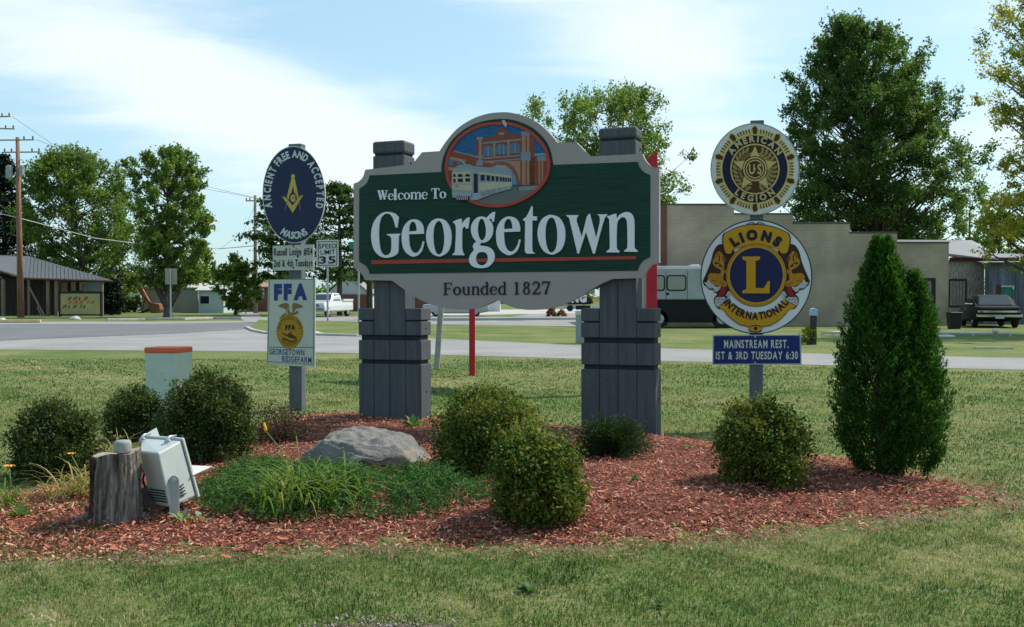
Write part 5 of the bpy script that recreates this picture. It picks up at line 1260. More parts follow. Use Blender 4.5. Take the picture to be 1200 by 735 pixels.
tagp(link('mulch', npmesh('mulch', V.reshape(-1, 3), F, np.repeat(rng.random(n)**1.3, 6)), M_chip), 'reddish brown wood chip mulch spread over the bed', 'mulch', kind='stuff')

# ---------------- lawn blades
def blades(P, h, w, lean=.9, name='grass', m=None):
    n = len(P); a = rng.uniform(0, 2*math.pi, n); hh = h*rng.uniform(.45, 1.15, n)*(1 + .45*np.clip(lump(P[:, 0] + 5, P[:, 1] - 2, 5), -.6, 1)); ln = hh*np.abs(rng.normal(size=n))*lean
    dx, dy = np.cos(a), np.sin(a); ww = w*rng.uniform(.6, 1.3, n)*.5; z = hgt(P[:, 0], P[:, 1]) - .004
    b = rng.uniform(0, 2*math.pi, n); sx, sy = np.cos(b)*ww, np.sin(b)*ww
    V = np.empty((n, 5, 3)); X, Y = P[:, 0], P[:, 1]
    V[:, 0] = np.stack([X - sx, Y - sy, z], 1); V[:, 1] = np.stack([X + sx, Y + sy, z], 1)
    mx_, my_, mz = X + dx*ln*.35, Y + dy*ln*.35, z + hh*.6
    V[:, 2] = np.stack([mx_ - sx*.8, my_ - sy*.8, mz], 1); V[:, 3] = np.stack([mx_ + sx*.8, my_ + sy*.8, mz], 1)
    V[:, 4] = np.stack([X + dx*ln, Y + dy*ln, z + hh*np.clip(1 - ln/hh*.3, .5, 1)], 1)
    base = np.arange(n)[:, None]*5
    F = np.concatenate([base + np.array([[0, 1, 3]]), base + np.array([[0, 3, 2]]), base + np.array([[2, 3, 4]])])
    patch = .41 + .30*lump(X, Y, .45) + .24*lump(X + 9, Y - 4, 1.9) + .18*lump(X - 3, Y + 2, 6.5)
    dry = np.clip((lump(X*.5 + 4, Y*.8 + 1, 1.1) + .5*lump(X + 2, Y, 3.1) - .35)*1.6, 0, .5); lush = np.clip((lump(X*.7 - 6, Y*.9 + 5, 1.6) + .5*lump(X - 8, Y + 3, 4.3) - .55)*1.5, 0, .4)
    rr = np.clip(patch + dry - lush + rng.normal(size=n)*.26, 0, 1)
    return V.reshape(-1, 3), F, np.repeat(rr, 5)
M_grass = leafmat('grass_blade', [(.026, .066, .012), (.060, .118, .022), (.118, .160, .042), (.22, .20, .09), (.48, .41, .27)], .28, .6)
bands = [(4.3, 6.9, 5600, .036, .0045), (6.9, 9.5, 2900, .036, .0058), (9.5, 13, 1300, .036, .0075), (13, 18, 600, .04, .011), (18, 27, 200, .045, .018)]
Vs, Fs, Rs, k0 = [], [], [], 0
ROADN = np.array([[flat(*q).x, flat(*q).y] for q in [(-300, 409), (0, 411), (300, 413.5), (500, 417.5), (680, 422.5), (830, 427), (1000, 431.5), (1300, 440)]])
for y0_, y1_, dn, h, w in bands:
    xw = lambda y: .56*y + 1.6
    A = 2*xw(y1_)*(y1_ - y0_); n = int(A*dn); P = np.stack([rng.uniform(-xw(y1_), xw(y1_), n), rng.uniform(y0_, y1_, n)], 1)
    P = P[np.abs(P[:, 0]) < xw(P[:, 1])]
    ins = inpoly(P[:, 0], P[:, 1], BED); dd = pdist(P[:, 0], P[:, 1], BED)
    wob = .07*np.sin(P[:, 0]*7 + P[:, 1]*5) + .05*np.sin(P[:, 0]*19)
    P = P[(~ins & (rng.random(len(P)) < np.clip((dd + wob)/.16, .10, 1))) | (ins & (dd < .14 - wob) & (rng.random(len(P)) < .30))]
    yr = np.interp(P[:, 0], ROADN[:, 0], ROADN[:, 1]); P = P[P[:, 1] < yr - .05]
    if y0_ < 9:
        q = np.stack([rng.uniform(-4.6, -2.3, n//7), rng.uniform(max(y0_, 6.0), min(y1_, 8.6), n//7)], 1); k_ = q[:, 0]/q[:, 1]; q = q[(k_ < -.40 + .10*lump(q[:, 0], q[:, 1], 5)) & (rng.random(len(q)) < .8)]; q = q[inpoly(q[:, 0], q[:, 1], BED)]; P = np.concatenate([P, q])
    V, F, r = blades(P, h, w); Vs.append(V); Fs.append(F + k0); Rs.append(r); k0 += len(V)
tagp(link('grass', npmesh('grass', np.concatenate(Vs), np.concatenate(Fs), np.concatenate(Rs)), M_grass), 'short mown lawn of green and straw coloured grass', 'grass', kind='stuff')
# dry thatch where the lawn meets the mulch
q = rng.uniform(0, 1, (420000, 2)); q = q*(bmx - bmn + .8) + bmn - .4; q = q[q[:, 1] < 9.0]; d = pdist(q[:, 0], q[:, 1], BED); p = q[(d < .32) & (rng.random(len(q)) < np.exp(-(d/.19)**2)*(.65 + .35*np.sin(q[:, 0]*5)))]
V, F, r = blades(p, .040, .0045, 1.9)
tagp(link('dry_grass', npmesh('dry_grass', V, F, rng.random(len(r))), leafmat('thatch', [(.20, .15, .09), (.34, .26, .17), (.48, .39, .28)], .2)), 'straw coloured dead grass along the edge of the mulch', 'dry grass', kind='stuff')
# pebbles in the bare patch at the front
GP = np.array([[flat(*q).x, flat(*q).y] for q in [(345, 742), (360, 733), (410, 727), (470, 728), (525, 730), (550, 738), (550, 765), (345, 765)]])
mn, mx = GP.min(0), GP.max(0); n = 450; P = rng.uniform(mn, mx, (n, 2)); P = P[inpoly(P[:, 0], P[:, 1], GP) & (lump(P[:, 0] + 3, P[:, 1], 9) + rng.random(n)*.9 > .1)]
ov = np.array([(1, 0, 0), (-1, 0, 0), (0, 1, 0), (0, -1, 0), (0, 0, 1), (0, 0, -1)], float); of = np.array([(0, 2, 4), (2, 1, 4), (1, 3, 4), (3, 0, 4), (2, 0, 5), (1, 2, 5), (3, 1, 5), (0, 3, 5)])
s = rng.gamma(3, .0016, (len(P), 1, 1)) + .0016; V = ov[None]*s*rng.uniform(.6, 1.2, (len(P), 6, 3)) + np.stack([P[:, 0], P[:, 1], np.full(len(P), .022)], 1)[:, None]
F = (np.arange(len(P))[:, None, None]*6 + of[None]).reshape(-1, 3)
tagp(link('pebbles', npmesh('pebbles', V.reshape(-1, 3), F, np.repeat(rng.random(len(P)), 6)), leafmat('pebble', [(.12, .09, .08), (.25, .22, .20), (.42, .30, .26), (.45, .43, .40)], 0, .9)), 'grey and pink gravel at the bottom of the picture', 'gravel', kind='stuff')

# ---------------- trees
def crown(root, clusters, per, lsize, m, flat_=1.0, rad=None, up=.4, droop=.1, tintspread=.5, sun=None, spray=12):
    """every cluster is a handful of leafy twigs that point up and outwards"""
    C = np.array(clusters); K = len(C); rad = np.array(rad if rad is not None else [1.0]*K); ctr = C.mean(0)
    ns = K*spray; cc = np.repeat(C, spray, 0); rr = np.repeat(rad, spray)[:, None]
    ow = cc - ctr; ow /= np.linalg.norm(ow, axis=1, keepdims=True) + 1e-6
    s0 = cc + unit(ns)*rng.random((ns, 1))**.5*rr*np.array([.9, .9, .9*flat_])
    dr = ow*.55 + unit(ns)*.65 + np.array([0, 0, .45*flat_]); dr /= np.linalg.norm(dr, axis=1, keepdims=True)
    k = max(6, per//spray); t = rng.uniform(-.45, .75, (ns*k, 1)); w = (1 - np.clip(t, 0, 1)*.75)
    P = np.repeat(s0, k, 0) + np.repeat(dr, k, 0)*t*np.repeat(rr, k, 0)*rng.uniform(.6, 1.5, (ns*k, 1)) + rng.normal(size=(ns*k, 3))*np.repeat(rr, k, 0)*.17*w*np.array([1, 1, flat_])
    tint = np.repeat(rng.random(K), spray*k)*tintspread*.6 + np.repeat(rng.random(ns), k)*tintspread*.4 + rng.random(ns*k)*(1 - tintspread)
    V, F, r = leaves(P, lsize, .6, up, None, tint, droop=droop)
    return link('crown', npmesh('crown', V, F, r), m, root)
def tree(name, label, px, basey, topy, Y, prof, leafm, barkm, ncl=130, per=190, lsize=.32, seed=1, trunkw=None, group=None, off=(0, 0), crad=.13, flat_=.8, gap=0.0, cat='tree', lean=0, trunktop=.75, inner=.35, fork=None):
    """prof: list of (image row y, left px, right px) of the crown outline"""
    r_ = np.random.default_rng(seed); sc = Y/FPX
    b = at(px, basey, Y); b.z = 0
    root = thing(name, label, cat, b, 0, group)
    ys = [q[0] for q in prof]; lf = [q[1] for q in prof]; rt = [q[2] for q in prof]
    cl = []; rad = []; tries = 0; wmax = max(r - l for _, l, r in prof)*sc/2
    while len(cl) < ncl and tries < ncl*60:
        tries += 1
        yy = r_.uniform(min(ys), max(ys)); l, r = np.interp(yy, ys, lf), np.interp(yy, ys, rt); cxp = (l + r)/2; hw = (r - l)/2*sc
        rr = wmax*crad*r_.uniform(.7, 1.3); lim = max(hw - rr*.45, .05)
        a = r_.uniform(0, 6.283); k = math.sqrt(r_.uniform(inner**2, 1)); k *= 1 + .16*math.sin(a*5 + yy*.11 + seed) + (.25*r_.random() if r_.random() < .15 else 0)
        x = (cxp - px)*sc + math.cos(a)*lim*k; y = math.sin(a)*lim*k*.9; z = pz(yy, Y)
        if hw < .05: continue
        if any((x - c[0])**2 + (y - c[1])**2 + (z - c[2])**2 < (rr*.75)**2 for c in cl[-60:]): continue
        cl.append((x, y, z)); rad.append(rr)
    crown(root, cl, per, lsize, leafm, flat_, rad)
    tw = (trunkw or 8)*sc/2; ztop = pz(min(ys), Y)*trunktop; zlow = pz(max(ys), Y)
    mb = MB(); cx0 = ((lf[0] + rt[0])/2 - px)*sc
    tp = [Vector((0, 0, -.2)), Vector((0, 0, .3)), Vector((.1*tw, 0, zlow*.6)), Vector((cx0*.3, 0, (zlow + ztop)/2)), Vector((cx0*.8, 0, ztop))]
    mb.tube(tp, [tw*1.45, tw*1.05, tw*.9, tw*.55, tw*.12], 10)
    for c in cl[::2]:
        e = Vector(c); zs = max(zlow*.75, min(e.z - abs(Vector((e.x, e.y)).length)*.7, ztop*.9)); t = min(1, zs/ztop)
        s = Vector((cx0*.8*max(0, t - .4)/.6, 0, zs)); m_ = s.lerp(e, .55) + Vector((0, 0, -.06*(e - s).length))
        w = tw*(.34 - .2*t)
        mb.tube([s, m_, e], [w, w*.55, w*.12], 5, False)
    if fork:
        for fx, fz in fork: mb.tube([(0, 0, zlow*.3), (fx*sc*.5, 0, zlow*.8), (fx*sc, 0, zlow*1.5)], [tw*.9, tw*.7, tw*.3], 8)
    mb.build('trunk', barkm, root, smooth=True)
    return root
M_bark = barkmat('tree_bark', (.04, .035, .03), (.085, .07, .058), (.14, .12, .10), 6, .9, .7, .05)
L_dk = leafmat('leaf_tree_dark', [(.035, .078, .020), (.060, .115, .028), (.10, .16, .04), (.15, .20, .055)], .42)
L_md = leafmat('leaf_tree_mid', [(.055, .10, .022), (.09, .15, .032), (.14, .20, .045), (.20, .24, .06)], .45)
L_lt = leafmat('leaf_tree_light', [(.06, .11, .026), (.10, .165, .038), (.155, .22, .052), (.23, .26, .075)], .45)
L_yl = leafmat('leaf_tree_yellow', [(.09, .14, .025), (.17, .21, .035), (.28, .28, .045), (.40, .33, .055), (.22, .24, .05)], .45)
L_cf = leafmat('leaf_conifer', [(.008, .020, .010), (.014, .032, .014), (.024, .048, .018)], .1)
tree('maple_tree', 'wide mid green maple behind the shed, left of the rounder one', 100, 366, 183, 112, [(180, 60, 95), (196, 38, 135), (225, 28, 158), (260, 24, 168), (300, 28, 172), (335, 45, 160), (352, 70, 140)], L_md, M_bark, 260, 200, .34, 3, 9, 'background trees', crad=.16)
tree('maple_tree', 'light green maple with open top behind the pale sign back', 197, 373, 178, 88, [(176, 180, 215), (190, 150, 232), (210, 148, 240), (240, 152, 250), (262, 168, 262), (290, 158, 256), (315, 165, 245), (334, 172, 228)], L_lt, M_bark, 230, 200, .26, 4, 10, 'background trees', crad=.155, inner=.2, fork=[(-22, 0), (24, 0)], trunktop=.8)
tree('small_tree', 'low bushy green tree between the maple and the utility pole', 276, 364, 303, 100, [(302, 268, 284), (315, 254, 296), (335, 246, 306), (352, 256, 302), (362, 266, 290)], L_md, M_bark, 70, 130, .30, 5, 4, 'background trees', crad=.2, inner=.1)
tree('small_tree', 'rounded bush tree low behind the light maple trunk', 236, 362, 300, 125, [(295, 225, 250), (312, 212, 258), (335, 208, 262), (352, 215, 255)], L_md, M_bark, 50, 110, .35, 6, 4, 'background trees', crad=.2, inner=.1)
tree('ash_tree', 'light green ash tree rising behind the welcome sign', 712, 372, 98, 84, [(108, 700, 756), (120, 680, 772), (130, 622, 775), (150, 618, 792), (185, 625, 798), (215, 650, 803), (240, 660, 792), (270, 665, 770)], L_lt, M_bark, 230, 200, .24, 7, 9, 'background trees', crad=.15, inner=.15)
tree('tall_tree', 'very tall dark green tree behind the grey block building', 1030, 372, 18, 92, [(30, 968, 1022), (42, 955, 1050), (62, 942, 1075), (85, 934, 1092), (120, 928, 1108), (160, 922, 1120), (200, 920, 1132), (240, 925, 1128), (275, 935, 1112), (295, 950, 1100)], L_dk, M_bark, 640, 230, .27, 8, 14, 'background trees', crad=.11, inner=.25)
tree('yellow_tree', 'yellowing tree reaching in from the right edge of the picture', 1262, 400, -30, 46, [(-40, 1195, 1330), (0, 1172, 1350), (30, 1156, 1362), (75, 1146, 1370), (120, 1162, 1375), (155, 1185, 1372), (175, 1170, 1370), (215, 1158, 1365), (255, 1148, 1360), (285, 1143, 1350), (312, 1160, 1330)], L_yl, M_bark, 330, 220, .14, 9, 26, 'background trees', crad=.115, inner=.3)
tree('poplar_tree', 'thin airy poplar behind the white roofed shed', 1135, 372, 186, 120, [(186, 1128, 1145), (215, 1116, 1156), (250, 1110, 1166), (285, 1112, 1170), (305, 1118, 1168)], L_lt, M_bark, 60, 90, .32, 10, 4, 'background trees', crad=.22, inner=.1)
tree('small_tree', 'dark tree behind the black sedan and old shed', 1170, 372, 250, 115, [(250, 1160, 1180), (265, 1145, 1200), (290, 1140, 1215), (315, 1142, 1210)], L_md, M_bark, 60, 110, .36, 11, 5, 'background trees', crad=.2)
# tiered pines
def pine(name, label, px, Y, prof, tiers, seed, trunkw=9, per=95, lsize=.34, basey=None, m=L_cf, dens=8, group='background trees'):
    tiers = int(tiers*1.35); dens = max(5, int(dens*.8))
    r_ = np.random.default_rng(seed); sc = Y/FPX; b = at(px, 360, Y); b.z = 0
    root = thing(name, label, 'conifer', b, 0, group); ys = [q[0] for q in prof]
    cl = []; rad = []; mb = MB(); tw = trunkw*sc/2; top = pz(min(ys), Y)
    mb.tube([(0, 0, -.2), (0, 0, top*.5), (0, 0, top)], [tw, tw*.75, tw*.15], 9)
    for i in range(tiers):
        yy = min(ys) + (max(ys) - min(ys))*(i + .4*r_.random())/tiers; l, r = np.interp(yy, ys, [q[1] for q in prof]), np.interp(yy, ys, [q[2] for q in prof]); z = pz(yy, Y)
        for k in range(dens):
            a = r_.uniform(0, 6.283); w = ((r - px) if math.cos(a) > 0 else (px - l))*sc; L = w*r_.uniform(.6, 1.02)
            e = Vector((math.cos(a)*L, math.sin(a)*L*.9, z + r_.uniform(-.12, .22)*L)); mb.tube([(0, 0, z - .12*L), e*.5 + Vector((0, 0, z*.5 - .02*L)), e], [tw*.22, tw*.13, tw*.04], 4, False)
            for q in np.arange(.3, 1.05, .17): cl.append((e.x*q, e.y*q, z - .12*L*(1 - q) + .1)); rad.append(max(.5, L*.24)*r_.uniform(.7, 1.5))
    crown(root, cl, per, lsize, m, .30, rad, up=.8, spray=5)
    mb.build('trunk', M_bark, root, smooth=True); return root
L_pn = leafmat('leaf_pine', [(.035, .068, .022), (.060, .105, .032), (.10, .15, .045)], .3)
pine('pine_tree', 'dark layered pine just behind the speed limit sign', 398, 96, [(218, 385, 412), (240, 360, 425), (265, 345, 432), (300, 350, 436), (330, 365, 430)], 11, 21, 7, 30, .33, m=L_pn, dens=8)
pine('pine_tree', 'dark layered pine between the utility pole and the oval sign', 330, 100, [(228, 318, 345), (245, 288, 360), (270, 278, 372), (300, 290, 375), (332, 300, 372)], 10, 22, 7, 30, .33, m=L_pn, dens=8)
pine('pine_tree', 'dark pine partly hidden by the left edge of the welcome sign', 433, 106, [(235, 420, 450), (270, 408, 470), (300, 405, 475), (335, 410, 470)], 9, 23, 8, 26, .36, m=L_pn, dens=7)
pine('spruce_tree', 'nearly black spruce behind the shed at the left edge', 6, 118, [(186, 2, 12), (215, -18, 30), (250, -34, 38), (290, -45, 50), (340, -55, 60)], 20, 24, 8, 26, .36, m=L_cf, dens=8)
pine('spruce_tree', 'dark rounded evergreen bush at the right end of the shed', 131, 98, [(332, 126, 138), (340, 119, 143), (352, 117, 145), (365, 119, 143)], 8, 25, 3, 30, .25, m=L_cf, dens=8)
# far wood along the horizon
cl = []; rad = []
for k in range(420):
    x = rng.uniform(-330, 330); Yw = 330 + rng.uniform(-25, 25); hh = 6 + 3*math.sin(x*.05) + 2*math.sin(x*.13 + 1)
    cl.append((x, Yw, rng.uniform(.5, hh))); rad.append(rng.uniform(2.5, 4.5))
C = np.array(cl); per = 70; G = unit(len(C)*per)*rng.random((len(C)*per, 1))**.4
P = np.repeat(C, per, 0) + G*np.repeat(np.array(rad), per)[:, None]; V, F, r = leaves(P, 1.5, .7, .4)
tagp(link('far_wood', npmesh('far_wood', V, F, r), L_dk), 'low dark line of woods on the horizon', 'woods', kind='stuff')
# weeds round the marker post and scruffy growth
def scrub(label, px, py, w, h, m, n, ls, seed, name='wild_plant', cat='plant', group=None):
    b = flat(px, py); sc = b.y/FPX
    return shrub(name, label, b, w*sc, w*sc*.7, h*sc, m, n, ls, seed, ntw=max(20, n//30), spread=.10*h*sc, group=group, cat=cat)
scrub('yellow green weeds growing round the marker post', 947, 404, 9, 20, leafmat('leaf_acid', [(.10, .17, .02), (.18, .24, .03), (.30, .30, .05)], .4), 350, .12, 41)
scrub('tall bright green grass beside the excavator arm', 150, 366, 12, 28, M_weed, 700, .5, 42, group='scruffy plants across the road')
scrub('bright green bush under the maple left of its trunk', 182, 365, 16, 22, M_weed, 700, .5, 43, group='scruffy plants across the road')
scrub('tuft of green weeds in front of the trailer home', 214, 366, 8, 20, M_weed, 400, .45, 44, group='scruffy plants across the road')
scrub('green bush at the white end of the trailer home', 245, 366, 12, 20, L_md, 500, .45, 45, group='scruffy plants across the road')
scrub('red flowering bed seen under the welcome sign', 650, 371, 13, 11, leafmat('leaf_redflower', [(.08, .14, .03), (.12, .16, .05), (.40, .06, .05), (.5, .35, .3)], .2), 700, .3, 46, 'flower_bed', 'flower bed')
scrub('pink flowers beside the street name pole', 424, 363, 4, 10, leafmat('leaf_pink', [(.10, .12, .04), (.42, .12, .12), (.5, .22, .2)], .2), 300, .25, 47, 'flower_pot', 'flowers')
scrub('orange flowers left of the left pier, far across the road', 434, 363, 4.5, 12, leafmat('leaf_orangeflower', [(.12, .14, .04), (.5, .22, .10), (.55, .35, .2)], .2), 300, .25, 48, 'flower_pot', 'flowers')
# ================================================================ BACKGROUND BUILDINGS
def P3(x, y, Y, b): return at(x, y, Y) - b
def quadplate(mb, pts, th=.06):
    """solid slab from a (planar) polygon, thickened away from the viewer"""
    pts = [Vector(p) for p in pts]; n = (pts[1] - pts[0]).cross(pts[2] - pts[0]).normalized()
    if n.y < 0: n = -n
    k = len(pts); q = [p + n*th for p in pts]
    mb.add(pts + q, [tuple(range(k)), tuple(range(2*k - 1, k - 1, -1))] + [(i, (i+1) % k, (i+1) % k + k, i + k) for i in range(k)]); return mb
def brickmat(name, c1, c2, mortar, scale=1.0, bw=.4, bh=.2):
    if name in MATS: return MATS[name]
    m = bpy.data.materials.new(name); t, b, o = nodes(m); L = t.links.new
    co = t.nodes.new('ShaderNodeTexCoord'); mp = t.nodes.new('ShaderNodeMapping'); mp.inputs['Rotation'].default_value = (R(90), 0, 0); L(co.outputs['Object'], mp.inputs[0])
    br = t.nodes.new('ShaderNodeTexBrick'); br.inputs['Scale'].default_value = scale; br.inputs['Brick Width'].default_value = bw; br.inputs['Row Height'].default_value = bh; br.inputs['Mortar Size'].default_value = .012; br.inputs['Mortar Smooth'].default_value = .3
    br.inputs['Color1'].default_value = (*c1, 1); br.inputs['Color2'].default_value = (*c2, 1); br.inputs['Mortar'].default_value = (*mortar, 1); L(mp.outputs[0], br.inputs['Vector'])
    n = t.nodes.new('ShaderNodeTexNoise'); n.inputs['Scale'].default_value = .45; n.inputs['Detail'].default_value = 6; L(co.outputs['Object'], n.inputs['Vector'])
    r = t.nodes.new('ShaderNodeValToRGB'); r.color_ramp.elements[0].position = .3; r.color_ramp.elements[0].color = (.62, .61, .62, 1); r.color_ramp.elements[1].position = .7; r.color_ramp.elements[1].color = (1.12, 1.1, 1.06, 1); L(n.outputs[0], r.inputs[0])
    mx = t.nodes.new('ShaderNodeMix'); mx.data_type = 'RGBA'; mx.blend_type = 'MULTIPLY'; mx.inputs[0].default_value = 1; L(br.outputs[0], mx.inputs[6]); L(r.outputs[0], mx.inputs[7])
    L(mx.outputs[2], b.inputs['Base Color']); b.inputs['Roughness'].default_value = .9; bp = t.nodes.new('ShaderNodeBump'); bp.inputs['Strength'].default_value = .5; bp.inputs['Distance'].default_value = .01; L(br.outputs[1], bp.inputs['Height']); bp.invert = True; L(bp.outputs[0], b.inputs['Normal'])
    MATS[name] = m; return m
# --- block building with stepped parapet
YB = 60.0
bb0 = at(945, 382, YB); bb0.z = 0
blk = thing('block_building', 'grey block commercial building with a stepped parapet and one pale door', 'building', bb0)
X = lambda x, Y=YB: (x - 600)/FPX*Y - bb0.x
Zf = lambda y, Y=YB: pz(y, Y)
steps = [(781, 860, 240.5), (860, 929, 251.5), (929, 995.5, 262.3), (995.5, 1051, 273.6), (1051, 1111.5, 285.2)]
M_blk = brickmat('block_wall', (.45, .37, .28), (.42, .345, .26), (.37, .31, .235), 1.0, .42, .2)
pol = [(X(781), -.1)]; 
for a, c, y in steps: pol += [(X(a), Zf(y)), (X(c), Zf(y))]
pol += [(X(1111.5), -.1)]
dx0, dx1, dzt = X(1078.5), X(1093.5), Zf(328)
# wall with a real door opening: pieces left, above and right of the door
def clipx(poly, x0, x1):
    def half(P, x, keepless):
        out = []
        for i in range(len(P)):
            p, q = P[i], P[(i+1) % len(P)]; a = (p[0] <= x) if keepless else (p[0] >= x); b = (q[0] <= x) if keepless else (q[0] >= x)
            if a: out.append(p)
            if a != b: t = (x - p[0])/(q[0] - p[0]); out.append((x, p[1] + (q[1] - p[1])*t))
        return out
    return half(half(poly, x1, True), x0, False)
MB().prism(clipx(pol, -99, dx0), 0, .3).build('wall', M_blk, blk)
MB().prism([(dx0, dzt), (dx0, Zf(285.2)), (dx1, Zf(285.2)), (dx1, dzt)], 0, .3).build('wall', M_blk, blk)
MB().prism(clipx(pol, dx1, 99), 0, .3).build('wall', M_blk, blk)
mb = MB(); x1r, x0l = X(1111.5), X(781)
mb.box(x1r - .3, x1r, .303, 12, -.1, Zf(286)); mb.box(x0l, x0l + .3, .303, 12, -.1, Zf(244)); mb.box(x0l, x1r, 11.7, 11.99, -.1, Zf(290)); mb.build('wall', M_blk, blk)
M_cop = mat('coping_dark', (.09, .08, .075), .8, .2, 4)
for a, c, y in steps:
    MB().box(X(a) - .03, X(c) + .03, -.05, .35, Zf(y) + .002, Zf(y) + .09).build('coping', M_cop, blk, bevel=.01)
MB().box(x0l + .3, x1r - .3, .31, 11.6, Zf(292), Zf(291)).build('roof', mat('roof_tar', (.05, .05, .05), .9), blk)
fd = MB(); M_dark = mat('frame_dark', (.035, .028, .028), .7, .2, 5)
fd.box(dx0 - .02, dx0 + .11, -.03, .2, 0, dzt + .10); MB_ = fd.box(dx1 - .07, dx1 + .13, -.03, .2, 0, dzt + .10); fd.box(dx0 + .11, dx1 - .07, -.03, .2, dzt - .05, dzt + .10); fd.build('door_frame', M_dark, blk)
dr = MB().box(dx0 + .11, dx1 - .07, .08, .14, .02, dzt - .05).build('door', mat('door_grey', (.34, .35, .37), .6, .1, 3), blk)
MB().tube([(dx1 - .16, .03, 1.3), (dx1 - .16, .07, 1.3)], .04, 8).build('handle', M_dark, dr)
MB().box(X(772.5), X(781) - .004, -.12, .4, -.1, Zf(241)).build('brick_pilaster', brickmat('brick_red', (.20, .065, .04), (.15, .05, .032), (.15, .12, .10), 1, .24, .08), blk)
MB().tube([(X(997), .4, Zf(271.5)), (X(999), .4, Zf(270.2))], .12, 10).build('vent', mat('white_metal', (.62, .62, .60), .5), blk)
# --- white roofed shed behind
YS = 66.0
sb = at(1132, 382, YS); sb.z = 0
shed = thing('old_shed', 'weathered white board shed with a pale metal roof beside the block building', 'shed', sb)
XS = lambda x, Y=YS: (x - 600)/FPX*Y - sb.x
ZS = lambda y, Y=YS: pz(y, Y)
mb = MB(); n = 17; xa, xb = XS(1112), XS(1153.5); w = (xb - xa)/n
M_ww = mat('weathered_white', (.36, .36, .33), .9, .3, 5, .4, 30, stretch=(3, 3, .6), c2=(.14, .13, .12))
wx0, wx1 = XS(1113), XS(1131); wz0, wz1 = ZS(359), ZS(328)
for i in range(n):
    a, c = xa + i*w, xa + (i+1)*w; mid = (a + c)/2
    if wx0 < mid < wx1:
        MB().box(a + .008, c - .008, 0, .06, -.1, wz0).build('board', M_ww, shed); MB().box(a + .008, c - .008, 0, .06, wz1, ZS(306)).build('board', M_ww, shed)
    else: MB().box(a + .008, c - .008, random.uniform(-.01, .01), .06, -.1, ZS(306)).build('board', M_ww, shed)
MB().box(xa, xb, .065, .12, -.1, ZS(305)).build('backing', M_dark, shed)
k = 5; ww = (wx1 - wx0)/k
for i in range(k): MB().box(wx0 + i*ww + .015, wx0 + (i+1)*ww - .015, -.02, .04, wz0 + .05, wz1 - .08).build('shutter_board', mat('board_grey', (.22, .23, .21), .9, .3, 6, .3, 30, stretch=(3, 3, .6)), shed)
MB().box(wx0 - .05, wx1 + .08, -.05, .03, wz1 - .06, wz1 + .06).build('window_frame', M_dark, shed)
MB().box(wx0 - .05, wx1 + .08, -.05, .03, wz0 - .06, wz0 + .03).build('window_frame', M_dark, shed)
MB().box(wx1 + .0, wx1 + .08, -.045, .03, wz0 + .03, wz1 - .06).build('window_frame', M_dark, shed)
MB().box(xa, XS(1192), -.25, .0, ZS(306.5), ZS(302.0)).build('eave', mat('eave_rust', (.07, .025, .02), .8, .3, 5), shed)
M_wr = mat('white_roof', (.20, .20, .195), .5, .12, .6, .1, 4)
Yr = YS + 5
quadplate(MB(), [P3(1040, 289, YS - .4, sb), P3(1112, 300, YS - .4, sb), P3(1170, 304, YS - .4, sb), P3(1158, 292, Yr - 2, sb), P3(1139, 281.5, Yr, sb), P3(1040, 281.0, Yr, sb)], .05).build('roof', M_wr, shed)
# --- corrugated barn
barn_b = at(1200, 384, 64.5); barn_b.z = 0
barn = thing('corrugated_barn', 'blue grey corrugated metal barn at the right edge with rust streaks and a teal door', 'barn', barn_b)
XB = lambda x: (x - 600)/FPX*64.5 - barn_b.x
M_cor = mat('corrugated_blue', (.115, .145, .19), .6, .35, .8, .15, 8, stretch=(2.5, 2.5, .35), c2=(.06, .06, .075))
def corr(x0, x1, z0, z1, y=0, pitch=.22, amp=.03):
    xs = np.arange(x0, x1, pitch/6); xs = np.append(xs, x1); v = [(x, y + amp*math.sin(x*2*math.pi/pitch), z) for z in (z0, z1) for x in xs]; n = len(xs); return MB().add(v, [(i, i+1, n+i+1, n+i) for i in range(n-1)])
corr(XB(1153.6), XB(1173), -.1, pz(308, 64.5)).build('wall', M_cor, barn, smooth=True)
corr(XB(1187.5), XB(1330), -.1, pz(308, 64.5)).build('wall', M_cor, barn, smooth=True)
corr(XB(1173), XB(1187.5), pz(336, 64.5), pz(308, 64.5)).build('wall', M_cor, barn, smooth=True)
MB().box(XB(1167), XB(1172.5), -.06, -.035, .6, pz(334, 64.5)).build('rust_panel', mat('rust', (.07, .03, .025), .9, .4, 4), barn)
MB().box(XB(1173), XB(1187.5), .05, .12, 0, pz(336.5, 64.5)).build('door', mat('door_teal', (.02, .16, .13), .5, .2, 4), barn)
MB().box(XB(1172.6), XB(1188), -.06, .05, pz(336.6, 64.5), pz(334.8, 64.5)).build('door_rail', mat('rail_pale', (.4, .5, .42), .6), barn)
quadplate(MB(), [(XB(1153.6), -.3, pz(308.5, 64.5)), (XB(1330), -.3, pz(308.5, 64.5)), (XB(1330), 8, pz(300, 64.5) + .5), (XB(1160), 8, pz(300, 64.5) + .5)], .05).build('roof', mat('roof_grey', (.2, .21, .22), .6, .2, 3), barn)
MB().box(XB(1153.6), XB(1330), -.35, -.305, pz(309.5, 64.5), pz(307.5, 64.5)).build('fascia', M_dark, barn)
